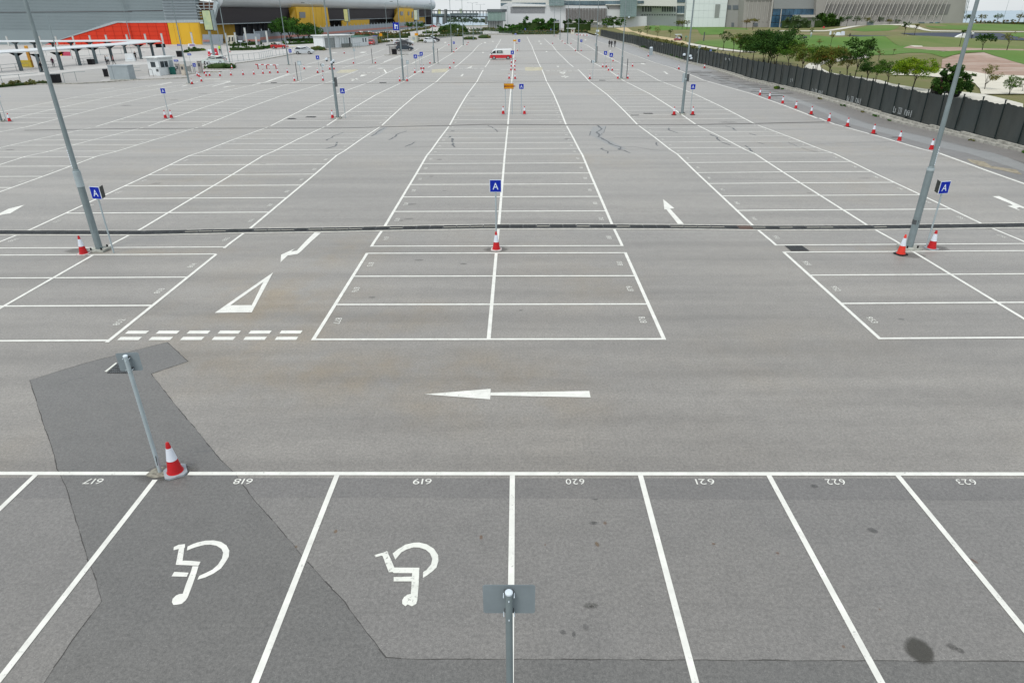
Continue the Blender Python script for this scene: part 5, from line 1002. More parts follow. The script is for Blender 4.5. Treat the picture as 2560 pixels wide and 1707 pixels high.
# ------------------------------------------------------------------ small buildings and boxes
def boxb(name, label, cat, k, x0, x1, yb, yt, depth, m, rz=0., yb1=None):
    a, b = G(k, x0, yb), G(k, x1, yb1 or yb); t = thing(name, label, cat, (a+b)/2); W_ = (b-a).length; H = height_at(a, k, yt); t.rotation_euler.z = math.atan2((b-a).y, (b-a).x); t['W'] = W_; t['H'] = H
    MB().box((0, depth/2, H/2), (W_, depth, H), m).build('body', t); return t, W_, H
M_CABG = mat('cabinet_grey', (.33,.38,.40), .5, var=.06, scale=1.5)
t, W_, H = boxb('equipment_box', 'Big plain grey metal equipment box on the island, left of the booth', 'cabinet', '1', 1975, 2320, 1432, 1178, 1.6, M_CABG)
MB().box((0,.8,H+.03),(W_+.1,1.7,.06), M_HL).build('lid', t); MB().box((-W_*.3,-.01,H*.5),(.02,.02,H*.9), M_DKG).build('seam', t); MB().box((0,.8,.05),(W_+.15,1.75,.1), M_BASEC).build('plinth', t)
t, W_, H = boxb('guard_booth', 'Small white guard booth with flat roof and dark windows by the barriers', 'booth', '2', 590, 850, 1350, 1040, 2.2, M_SHED, 0, 1320)
MB().box((0,1.1,H+.07),(W_+.7,3.0,.16), mat('roof_white', (.74,.77,.76), .5)).build('roof', t); w1 = MB().box((-W_*.14,-.02,H*.62),(W_*.48,.06,H*.34), M_GLASS).build('window', t); MB().box((-W_*.14,-.06,H*.62),(.05,.04,H*.34), M_WH).build('frame', w1); MB().box((-W_/2-.01,1.1,H*.62),(.04,.9,H*.3), M_GLASS).build('window', t); MB().box((W_*.33,-.02,H*.42),(W_*.25,.05,H*.78), M_HL).build('door', t)
t, W_, H = boxb('guard_building', 'Long white single storey guard building with porch and columns', 'building', '3', 1210, 1715, 865, 650, 5, M_SHED, 0, 838)
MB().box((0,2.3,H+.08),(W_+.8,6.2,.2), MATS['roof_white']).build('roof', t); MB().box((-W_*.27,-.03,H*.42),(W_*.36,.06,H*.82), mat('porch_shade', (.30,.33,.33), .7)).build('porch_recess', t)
for x in (-.48,-.1,.08): MB().box((x*W_,-.25,H*.5),(.22,.22,H), M_SHED).build('column', t)
for x in (.12,.25,.33,.43): w1 = MB().box((x*W_,-.03,H*.55),(W_*.055,.05,H*.5), mat('win_pale', (.45,.52,.52), .3) if x != .43 else M_GLASS).build('window', t)
for x in (.14,.22,.30,.40): MB().box((x*W_,-.5,.5),(.7,.5,.9), mat('air_unit', (.16,.18,.17), .6)).build('air_conditioner', t)
t, W_, H = boxb('cabin', 'White cabin with a green roof edge and two narrow dark windows', 'cabin', '3', 1730, 2010, 838, 668, 4, M_SHED, 0, 815)
MB().box((0,1.9,H+.06),(W_+.3,4.3,.14), mat('green_roof', (.06,.20,.15), .5)).build('roof', t)
for x in (.16,.33): MB().box((x*W_,-.02,H*.62),(W_*.06,.05,H*.42), M_GLASS).build('window', t)
t, W_, H = boxb('store_box', 'Grey store beside the green-roofed cabin', 'shed', '3', 2000, 2090, 800, 660, 4, mat('store_grey', (.36,.38,.38), .6)); MB().box((0,2,H+.05),(W_+.2,4.2,.1), MATS['store_grey']).build('roof', t)
t, W_, H = boxb('ticket_kiosk', 'Narrow pale kiosk with an orange top sign beside the hedge', 'kiosk', '4', 495, 585, 758, 640, 2, mat('kiosk_pale', (.58,.60,.50), .6)); MB().box((.6,1,H+.35),(1.1,.3,.7), M_ORG).build('top_sign', t); MB().box((-.1,-.03,H*.6),(.8,.05,.7), M_HL).build('window', t)
t, W_, H = boxb('grey_cylinder_cabinet', 'Grey round-topped cabinet standing against the netting fence', 'cabinet', '6', 165, 222, 990, 860, .7, M_HL); MB().lathe([(W_/2,H),(W_/2,H+.1),(W_*.3,H+.2)], M_CAP, 14, (0,.35,0)).build('cap', t)
t, W_, H = boxb('gate_booth', 'Small cream gate booth with wide white roof at the far end', 'booth', '5', 1048, 1108, 610, 515, 2, mat('booth_cream', (.66,.64,.55), .6)); MB().box((-.8,1,H+.1),(W_+2.4,3,.2), MATS['roof_white']).build('roof', t); MB().box((0,-.03,H*.6),(W_*.4,.05,H*.35), mat('booth_brown', (.2,.08,.05), .5)).build('window', t)
sh = thing('smoking_shelter', 'Small open dark-roofed shelter beside the navy saloon', 'shelter', G('4',185,975)); p = sh.location; H = height_at(p, '4', 800)
for x in (-1.1,.3,1.4): MB().box((x,0,H/2),(.07,.07,H), M_DKG).build('post', sh)
for j in range(14): MB().box((-1.0+j*.11,.05,H*.42),(.05,.03,H*.8), mat('slat_brown_grey', (.20,.18,.16), .7)).build('slat', sh)
MB().box((.6,.4,H+.05),(4.6,1.8,.12), M_BLK, ry=R(-4)).build('roof', sh)
def bin_(label, k, x, y, h=1.0, w_=.65):
    p = G(k, x, y); t = thing('litter_bin', label, 'bin', p, 0, 'dark bins'); MB().box((0,0,h/2),(w_,w_*.9,h), M_BLK, taper=1.06).build('body', t); MB().box((0,0,h+.03),(w_*1.1,w_,.07), M_DKG).build('lid', t)
for a in (('Black bin under the small dark-roofed shelter','4',190,975,1.15,1.0),('Black bin on the grass verge behind the near left lamp post','1',1000,1480,1.1,1.1),('Black bin under the near bus canopy','1',1635,1155,.95,.95),('Slim black bin left of the big grey equipment box','1',1900,1370,1.05,.5),('Black bin with white bands on the pavement beyond the booth','2',930,1018,1.2,1.0)): bin_(*a)
for i, (x, y) in enumerate(((1650,1),(1,1))): pass
# pay machines, barrier gates and cycle racks about the booth
for i, (x, y, h, m_, lb) in enumerate(((1002,1345,1.5,mat('machine_cream', (.55,.5,.42), .6),'Cream and orange pay machine right of the booth'),(910,1330,1.5,mat('machine_grey', (.38,.36,.34), .6),'Brown grey pay machine just right of the booth'),(560,1360,1.2,M_SHED,'White barrier housing left of the booth'),(875,1330,1.0,M_SHED,'White bollard box right of the booth'),(1438,1215,1.1,M_SHED,'White barrier housing before the oval hedge'),(1305,1300,1.7,MATS['machine_grey'],'Dark grey ticket machine left of the oval hedge'))):
    p = G('2', x, y); t = thing('ticket_machine', lb, 'ticket machine', p); MB().box((0,0,h/2),(.55,.45,h), m_).build('body', t); MB().box((0,-.235,h*.7),(.35,.02,h*.3), M_DKG).build('display', t); MB().box((0,0,h+.04),(.65,.55,.06), m_).build('hood', t)
p = G('2',825,1330); t = thing('wheelie_bin', 'Green covered bin at the foot of the guard booth', 'bin', p); MB().box((0,0,.5),(.9,.7,1.0), mat('bin_green', (.02,.12,.10), .6), taper=1.05).build('body', t); MB().box((0,0,1.04),(1.,.8,.08), MATS['bin_green']).build('lid', t)
scr = wide_sign('Grey screen panel on legs behind the booth machines', '2', (960,1100), 1305, 945, 1105, 1185, 1275, mat('screen_grey', (.30,.31,.30), .6))
bg_ = thing('gate_barrier', 'White barrier arm on a housing in front of the oval hedge', 'barrier', G('2',1438,1215)); MB().box((1.4,0,1.0),(3.0,.06,.12), M_WH, ry=R(3)).build('arm', bg_); MB().tube([(1.9,0,0),(1.9,0,1.0)], .03, M_DKG, 6).build('rest_post', bg_)
for i, (k, x, y) in enumerate((('2',635,1340),('2',720,1325),('2',745,1310),('2',420,1370),('2',1140,1290),('2',1165,1300))):
    p = G(k, x, y); t = thing('hoop_stand', ('Metal hoop stand below the booth window','Metal hoop stand before the booth door','Taller metal hoop stand at the right corner of the booth','Metal hoop stand left of the white barrier housing','Metal hoop stand below the blue disabled parking sign','Metal hoop stand beside the dark grey ticket machine')[i], 'hoop stand', p, 0, 'metal hoop stands by the booth'); MB().tube([(-.3,0,0),(-.3,0,.9),(-.15,0,1.05),(.15,0,1.05),(.3,0,.9),(.3,0,0)], .03, M_DKG, 6).build('hoop', t)
def plastic_barrier(label, k, x, y, m_, w_=1.0, h=1.0):
    p = G(k, x, y); t = thing('road_barrier', label, 'road barrier', p); MB().box((0,0,h/2),(w_,.45,h), m_, taper=.8).build('body', t); MB().box((0,-.0,h*.35),(w_*.5,.5,h*.12), M_WH if m_ is not M_WH else M_CR).build('slot', t)
plastic_barrier('White plastic road barrier by the light box column', '2', 1490, 1000, M_WH, 1.4, 1.4); plastic_barrier('Red plastic road barrier by the light box column', '2', 1570, 990, mat('barrier_red', (.6,.05,.07), .5), 1.0, 1.5); plastic_barrier('Small red barrier left of the white plastic one', '2', 1455, 1005, MATS['barrier_red'], .5, 1.0)
plastic_barrier('White and red covered stall under the near canopy', '1', 2330, 1100, M_SHED, 2., 1.5)
bp_ = thing('barrier_pole', 'Red and white barrier pole resting across cones in the left aisle', 'barrier', G('3',195,1235)); 
for j in range(8): MB().tube([(-1.9+j*.5,0,.75-.02*j),(-1.4+j*.5,0,.74-.02*j)], .07, M_CR if j % 2 == 0 else M_WH, 8).build('pole_band', bp_)
for x in (-1.5, 0, 1.6): MB().box((x,0,.35),(.07,.3,.7), M_CR).build('foot', bp_)
bp2 = thing('barrier_pole', 'Red and white pole lying across the lane at the far end', 'barrier', G('5',1262,655), R(-55))
for j in range(8): MB().tube([(-4+j*1.,0,.5),(-3+j*1.,0,.5)], .13, M_CR if j % 2 == 0 else M_WH, 8).build('pole_band', bp2)
hoard = thing('advert_banner', 'Pink and orange banner on the fence beneath the near canopy roof', 'banner', G('1',1165,1060)); p = hoard.location
A_, B_ = (p.x-1,p.y),(p.x+1,p.y)
for nm, x0, x1, mm in (('banner_orange',1080,1110,M_ORG),('banner_sheet',1112,1245,mat('banner_pink', (.55,.08,.14), .5))):
    a = on_plane(A_, B_, '1', x0, 1000)-p; b = on_plane(A_, B_, '1', x1, 925)-p; MB().box(((a.x+b.x)/2,0,(a.z+b.z)/2),(b.x-a.x,.08,b.z-a.z), mm).build('banner_sheet', hoard)
for x in (-1.6,1.6): MB().tube([(x,.05,0),(x,.05,2)], .04, M_DKG, 6).build('post', hoard)
yb = thing('ticket_stand', 'Yellow ticket stand with a pale face at the near canopy', 'stand', G('1',490,1215)); MB().box((0,0,.7),(2.2,.6,1.2), mat('stand_yellow', (.55,.42,.06), .6)).build('counter', yb); MB().box((.9,0,1.9),(.5,.3,3.6), mat('stand_orange', (.6,.3,.05), .6)).build('pillar', yb)
bnr = thing('black_banner', 'Dark square screen with a bright picture at the end of the near canopy', 'screen', G('2',655,1000)); p = bnr.location; A_, B_ = (p.x-1,p.y),(p.x+1,p.y); a = on_plane(A_, B_, '2', 500, 850)-p; b = on_plane(A_, B_, '2', 655, 785)-p; MB().box(((a.x+b.x)/2,0,(a.z+b.z)/2),(b.x-a.x,.15,b.z-a.z), M_BLK).build('panel', bnr); MB().tube([(0,0,0),(0,0,b.z)], .25, M_HL, 8).build('post', bnr)

# ------------------------------------------------------------------ elevated walkway and glass building
M_DECK = mat('deck_dark', (.06,.075,.08), .6); M_DECKG = mat('deck_glass', (.22,.32,.36), .25, var=.1, scale=.1); M_PIER = mat('bridge_pier', (.20,.22,.22), .7)
WA = G('4',900,470); WB = G('4',1840,470); WAx, WBx = (WA.x, WA.y+40), (WB.x, WB.y+40)
wk = thing('elevated_walkway', 'Long elevated walkway on piers between the hall and the white hotel', 'bridge')
fpoly(wk, 'roof', WAx, WBx, [('4',865,188),('4',1840,193),('4',1840,210),('4',865,204)], M_DECK, 2, 6); fpoly(wk, 'deck', WAx, WBx, [('4',850,282),('4',1100,292),('4',1840,296),('4',1840,312),('4',1100,318),('4',850,308)], M_DECK, 2, 6); fpoly(wk, 'glass_screen', WAx, WBx, [('4',865,245),('4',1180,262),('4',1180,290),('4',865,284)], M_DECKG, 1, .3)
fpoly(wk, 'lift_tower', WAx, WBx, rect('4',1072,1102,170,420), M_PIER, 4, 3); fpoly(wk, 'wing', WAx, WBx, [('4',1180,240),('4',1660,238),('4',1660,285),('4',1180,290)], mat('wing_blue', (.13,.17,.19), .4), 3, 3)
for x in (885,950,1045,1215,1310,1400,1460,1530,1585,1640,1700,1760,1815): fpoly(wk, 'column', WAx, WBx, rect('4',x,x+7,200,300), M_PIER, 1.5, .8)
for x in (930,1040,1800): fpoly(wk, 'pier', WAx, WBx, rect('4',x,x+28,310,440), M_PIER, 2, 2)
gb = thing('glass_building', 'Small building with a tall ribbed glass upper box, left of the white hotel', 'building'); GA, GB_ = G('4',1850,522), G('4',2060,522); GA, GB_ = (GA.x, GA.y), (GB_.x, GB_.y)
fpoly(gb, 'roof_band', GA, GB_, rect('4',1836,2098,168,218), mat('roof_band', (.13,.15,.16), .5), 2, 12); fpoly(gb, 'glass_box', GA, GB_, rect('4',1842,2090,218,378), mat('green_glass', (.30,.42,.38), .3, var=.06, scale=.2), 1.5, 10); fpoly(gb, 'soffit', GA, GB_, rect('4',1842,2096,375,386), MATS['roof_band'], 2, 10)
for i in range(11): fpoly(gb, 'glazing_rib', GA, GB_, rect('4',1846+i*24,1849+i*24,218,376), mat('rib_dark', (.14,.2,.19), .4), 1.8, .4)
fpoly(gb, 'lower_wall', GA, GB_, rect('4',1850,2058,386,522), mat('lower_glass', (.34,.37,.36), .4, var=.1, scale=.3), 0, 8)
for x in (1850,1900,1940,1980,2030): fpoly(gb, 'column', GA, GB_, rect('4',x,x+8,386,522), mat('col_grey', (.2,.21,.21), .6), .4, .4)

# ------------------------------------------------------------------ white hotel and buildings across the end
M_HW = mat('hotel_white', (.62,.64,.65), .7, var=.04, scale=.05); M_HWB = mat('hotel_band', (.72,.72,.68), .6); M_BGL = mat('hotel_glass', (.13,.20,.24), .2, var=.25, scale=.15); M_TEAL = mat('tower_glass', (.22,.31,.31), .25, var=.12, scale=.1); M_DGR = mat('recess_grey', (.27,.28,.29), .7); M_FIN = mat('fin_brown', (.17,.155,.15), .6); M_MUL = mat('mullion_pale', (.35,.42,.45), .4)
hA, hB = G('4',2100,490), G('5',2352,490); hA, hB = (hA.x, 445.), (hB.x, 445.)
ht = thing('hotel', 'Long white hotel block with strip windows across the far end of the car park', 'building')
fpoly(ht, 'white_wall', hA, hB, [('4',2075,120),('4',2210,60),('5',920,100),('5',1700,110),('5',1700,380),('5',1560,480),('5',880,580),('5',0,580),('4',2100,500),('4',2060,480)], M_HW, 0, 20)
fpoly(ht, 'upper_floor', hA, hB, [('4',2072,-80),('5',2940,-80),('5',2940,120),('5',1930,100),('4',2075,120)], M_HWB, -1, 20)
def win_strip(par, A_, B_, k, x0, x1, y0, y1, n, glass=None, off=.15):
    for i in range(n):
        a = x0+(x1-x0)*i/n; b = x0+(x1-x0)*(i+1)/n; w1 = fpoly(par, 'window', A_, B_, rect(k, a+1.5, b-1.5, y0, y1), glass or M_BGL, off, .3)
win_strip(ht, hA, hB, '4', 2078, 2274, 60, 106, 6, off=-.7); win_strip(ht, hA, hB, '5', 0, 600, 55, 104, 9, off=-.7); win_strip(ht, hA, hB, '4', 2078, 2274, -5, 14, 6, off=-.7); win_strip(ht, hA, hB, '5', 925, 1935, 22, 92, 14, off=-.7); win_strip(ht, hA, hB, '5', 2235, 2352, 20, 68, 2, off=-.7)
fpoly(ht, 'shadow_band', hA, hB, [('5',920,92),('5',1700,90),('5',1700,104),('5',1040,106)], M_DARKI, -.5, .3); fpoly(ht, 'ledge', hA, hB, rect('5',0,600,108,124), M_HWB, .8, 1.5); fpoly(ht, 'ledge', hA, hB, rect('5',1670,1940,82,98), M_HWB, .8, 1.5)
fpoly(ht, 'recessed_wall', hA, hB, rect('5',0,585,128,240), M_DGR, .15, .3); fpoly(ht, 'recessed_wall', hA, hB, rect('4',2255,2277,130,240), M_DGR, .15, .3)
tw = fpoly(ht, 'glass_tower', hA, hB, [('5',662,-80),('5',930,-80),('5',930,106),('5',662,106)], M_TEAL, 2, 6)
for x in (700,745,790,835,880): fpoly(ht, 'tower_mullion', hA, hB, rect('5',x,x+3,-60,104), M_MUL, 2.1, .2)
for y in (10,40,70): fpoly(ht, 'tower_mullion', hA, hB, rect('5',662,930,y,y+2.5), M_MUL, 2.1, .2)
fpoly(ht, 'glass_tower', hA, hB, [('5',1935,-80),('5',2232,-80),('5',2215,300),('5',1930,310)], M_TEAL, 3, 8)
for i in range(10): fpoly(ht, 'tower_mullion', hA, hB, rect('5',1935,2225,i*30,i*30+2.5), M_MUL, 3.1, .2)
for x in (1975,2020,2065,2110,2155,2190): fpoly(ht, 'tower_mullion', hA, hB, rect('5',x,x+2.5,-60,305), M_MUL, 3.1, .2)
fpoly(ht, 'fin_bay_back', hA, hB, rect('5',955,1690,148,386), M_HW, .2, .3)
for i in range(27): fpoly(ht, 'facade_fin', hA, hB, rect('5',962+i*27.2,975+i*27.2,150,385), M_FIN, .9, .7)
fpoly(ht, 'fin_bay_frame', hA, hB, rect('5',945,1545,386,402), M_HWB, 1.5, 1.5); fpoly(ht, 'fin_bay_frame', hA, hB, rect('5',1530,1548,386,445), M_HWB, 1.5, 1.5); fpoly(ht, 'porch_shade', hA, hB, rect('5',955,1530,405,432), mat('porch_grey', (.5,.52,.52), .7), .4, .3)
fpoly(ht, 'sign_bar', hA, hB, rect('5',688,838,360,384), mat('sign_bar', (.22,.24,.28), .5), .4, .3)
fpoly(ht, 'grey_wing', hA, hB, [('5',1700,100),('5',1935,100),('5',1925,170),('5',1730,170)], mat('wing_grey', (.38,.37,.38), .7), -.3, 6); fpoly(ht, 'white_wing', hA, hB, [('5',1700,170),('5',1930,160),('5',1925,310),('5',1690,310)], M_HW, -.4, 6); fpoly(ht, 'retaining_wall', hA, hB, rect('5',1385,1620,445,520), mat('ret_wall', (.26,.26,.24), .9, var=.15, scale=.3), 1, 3)
fpoly(ht, 'white_wall', hA, hB, rect('5',1690,2400,295,540), M_HW, -1, 3); fpoly(ht, 'low_grey_wall', hA, hB, rect('5',1685,1775,286,330), M_DGR, .5, 1)
# windowed wing behind the golf course
wA, wB = (hB[0]-5, 455.), (hB[0]+80, 455.)
ww = thing('windowed_wing', 'White wing with rows of tall and small dark windows behind the golf course trees', 'building')
fpoly(ww, 'white_wall', wA, wB, [('6',-90,100),('6',660,100),('6',645,500),('6',-120,500)], M_HW, 0, 15); fpoly(ww, 'upper_floor', wA, wB, [('6',-90,-80),('6',850,-80),('6',832,110),('6',-90,100)], M_HWB, .3, 15)
win_strip(ww, wA, wB, '6', -80, 838, 0, 50, 13, off=.6)
for x in (38,88,136,176,390,432,476,520,562,608): fpoly(ww, 'window', wA, wB, rect('6',x,x+30,122,214), mat('dark_slate_glass', (.07,.085,.10), .3), .2, .3)
for x in (222,262,304,348): fpoly(ww, 'window', wA, wB, rect('6',x,x+26,120,146), MATS['dark_slate_glass'], .2, .3)
for i in range(14): fpoly(ww, 'window', wA, wB, rect('6',28+i*44.5,28+i*44.5+26,262,280), MATS['dark_slate_glass'], .2, .3)
fpoly(ww, 'glass_corner', wA, wB, rect('6',668,832,112,240), M_BGL, .3, 3); fpoly(ww, 'ledge', wA, wB, rect('6',655,832,243,262), M_HWB, .8, 2); fpoly(ww, 'recess', wA, wB, rect('6',650,810,262,500), mat('recess_pale', (.40,.41,.41), .7), 0, 3)
for x in (712, 755, 795): fpoly(ww, 'mullion', wA, wB, rect('6',x,x+3,112,240), M_MUL, .4, .2)
sA, sB = G('6',800,482), G('6',1510,492); sA, sB = (sA.x, 440.), (sB.x+2, 437.)
sb = thing('white_slab_building', 'Tall plain white slab building with one narrow grey window', 'building')
fpoly(sb, 'white_wall', sA, sB, [('6',848,-90),('6',1575,-90),('6',1508,495),('6',800,485)], mat('slab_white', (.70,.75,.75), .6, var=.03, scale=.05), 0, 14)
fpoly(sb, 'window', sA, sB, [('6',1345,82),('6',1432,82),('6',1405,318),('6',1325,318)], mat('tall_window_grey', (.30,.32,.31), .5), .2, .3)
for x0, x1 in ((980,945),(1065,1030),(1150,1115),(1240,1200),(1325,1290),(1450,1405)): fpoly(sb, 'panel_joint', sA, sB, [('6',x0,-60),('6',x0+2.5,-60),('6',x1+2.5,488),('6',x1,488)], mat('joint_pale', (.56,.61,.61), .6), .06, .1)
for y in (70,190,320): fpoly(sb, 'panel_joint', sA, sB, rect('6',835,1540,y,y+2.5), MATS['joint_pale'], .06, .1)
gA, gB = (sB[0], 437.), (sB[0]+14, 425.)
M_GB = mat('grey_render', (.30,.30,.29), .8, var=.05, scale=.08); M_RB = mat('ribbed_grey', (.33,.32,.30), .8, var=.06, scale=.06); M_RIB = mat('pale_rib', (.50,.49,.46), .7); M_RW = mat('ribbed_dark_bay', (.20,.195,.19), .6, var=.05)
gr = thing('ribbed_hall', 'Big grey brown hall with pale vertical ribs and blue glazing, right background', 'building')
fpoly(gr, 'grey_wall', gA, gB, [('6',1570,-90),('6',1900,-90),('6',1825,500),('6',1508,495)], M_GB, 0, 8)
for x0, x1, y0, y1 in ((1560,1625,100,175),(1650,1750,100,178),(1795,1812,95,180),(1765,1798,335,375)): fpoly(gr, 'window', gA, gB, rect('6',x0,x1,y0,y1), MATS['window_grey'], .2, .3)
fpoly(gr, 'door', gA, gB, rect('6',1628,1672,408,495), MATS['window_grey'], .2, .3)
rA, rB = (gB[0]-1, 424.), (gB[0]+180, 424.)
fpoly(gr, 'ribbed_wall', rA, rB, [('6',1868,-90),('7',860,-90),('7',838,500),('6',1825,505)], M_RB, .4, 20)
for i in range(6): fpoly(gr, 'wall_rib', rA, rB, [('6',1945+i*72,20),('6',1951+i*72,20),('6',1915+i*70+2,390 if i > 2 else 330),('6',1908+i*70+2,390 if i > 2 else 330)], M_RIB, .9, .5)
fpoly(gr, 'roof_line', rA, rB, rect('6',1890,2352,4,12), M_GB, .8, .4)
fpoly(gr, 'dark_door', rA, rB, rect('6',2020,2100,410,470), MATS['window_grey'], .7, .3)
fpoly(gr, 'upper_grey', rA, rB, [('7',110,-90),('7',860,-90),('7',838,162),('7',92,162)], mat('upper_grey', (.27,.285,.285), .7, var=.03, scale=.1), 1.4, 2)
M_BLG = mat('blue_glazing', (.045,.12,.20), .15, var=.3, scale=.25)
for j, (y0, y1) in enumerate(((168,282),(292,400),(410,500))):
    for i in range(10):
        x0 = 92-j*28+i*74; 
        if j == 2 and i > 3: break
        fpoly(gr, 'glass_pane', rA, rB, [('7',x0+2,y0),('7',x0+72,y0),('7',x0+60,y1),('7',x0-10,y1)], M_BLG, 1.5, .4)
fpoly(gr, 'white_frame', rA, rB, [('7',238,168),('7',250,168),('7',212,500),('7',200,500)], M_RIB, 2.2, .6); fpoly(gr, 'corner_frame', rA, rB, [('7',90,-60),('7',108,-60),('7',40,500),('7',20,500)], M_RIB, 2.2, 1)
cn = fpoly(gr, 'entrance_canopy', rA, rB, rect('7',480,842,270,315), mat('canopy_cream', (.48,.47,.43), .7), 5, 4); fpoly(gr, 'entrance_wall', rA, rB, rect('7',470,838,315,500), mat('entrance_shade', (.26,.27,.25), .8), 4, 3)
rA2, rB2 = (rA[0], 421.), (rA[0]+240, 421.)
fpoly(gr, 'ribbed_wall', rA2, rB2, [('7',868,-90),('8',1340,-90),('8',1290,250),('8',1250,460),('7',836,505)], M_RB, 1.5, 20)
for i in range(31):                       # dark glazed bays between the slanting ribs
    t0 = i; x0 = 1080+i*71.5-10
    def q(x, y): return ('7', x, y)
    yb_ = 392 if i % 2 == 0 else 300
    if x0 < 3480: fpoly(gr, 'wall_rib', rA2, rB2, [q(x0,0),q(x0+7,0),q(x0-140+7*1,yb_-0),q(x0-140,yb_)], M_RIB, 2.4, .8)
    if x0 < 3400: fpoly(gr, 'ribbed_bay', rA2, rB2, [q(x0+6-26,82),q(x0+70-26,82),q(x0+70-88,262),q(x0+6-88,262)], M_RW, 1.7, .3)
fpoly(gr, 'base_wall', rA2, rB2, [('7',1240,395),('7',2352,392),('8',900,385),('8',900,462),('7',2352,500),('7',1240,500)], mat('base_concrete', (.40,.39,.37), .8, var=.08, scale=.2), 3, 1.5)
for k, x0, x1 in (('7',1770,1880),('8',480,580),('8',672,735),('8',800,855)): fpoly(gr, 'door', rA2, rB2, rect(k,x0,x1,398,470 if k == '8' else 500), mat('door_teal_grey', (.13,.17,.18), .5), 3.2, .3)
fpoly(gr, 'teal_panel', rA2, rB2, rect('8',775,812,405,468), mat('teal_panel', (.10,.30,.30), .5), 3.3, .3)
frm = thing('edge_scaffold', 'Thin pale frame tower at the right end of the ribbed hall', 'frame tower'); 
for x0, x1 in ((1385,1320),(1355,1295)): fpoly(frm, 'upright', rA2, rB2, [('8',x0,-40),('8',x0+5,-40),('8',x1+5,250),('8',x1,250)], M_GALV, 4, .3)
for y in (0,36,130,200): fpoly(frm, 'rung', rA2, rB2, rect('8',1330,1385,y,y+5), M_GALV, 4.1, .3)
# sea and base ground
M_SEA = mat('sea_water', (.26,.36,.42), .35, var=.06, scale=.002); M_LAND = green('far_ground', (.20,.19,.11), (.16,.17,.08), (.25,.23,.15), .1)
MB().face([(-700,505,-.75),(560,505,-.75),(560,560,-.75),(-700,560,-.75)], M_LAND).build('ground', kind='structure')
MB().face([(-900,520,-.8),(900,520,-.8),(900,1500,-.8),(-900,1500,-.8)], M_SEA).build('quay_water', kind='structure') if False else None
MB().face([(-9000,540,-3),(9000,540,-3),(9000,9000,-3),(-9000,9000,-3)], M_SEA).build('sea', kind='structure')
MB().face([(-3000,-300,-1.3),(3000,-300,-1.3),(3000,560,-1.3),(-3000,560,-1.3)], M_LAND).build('ground', kind='structure')

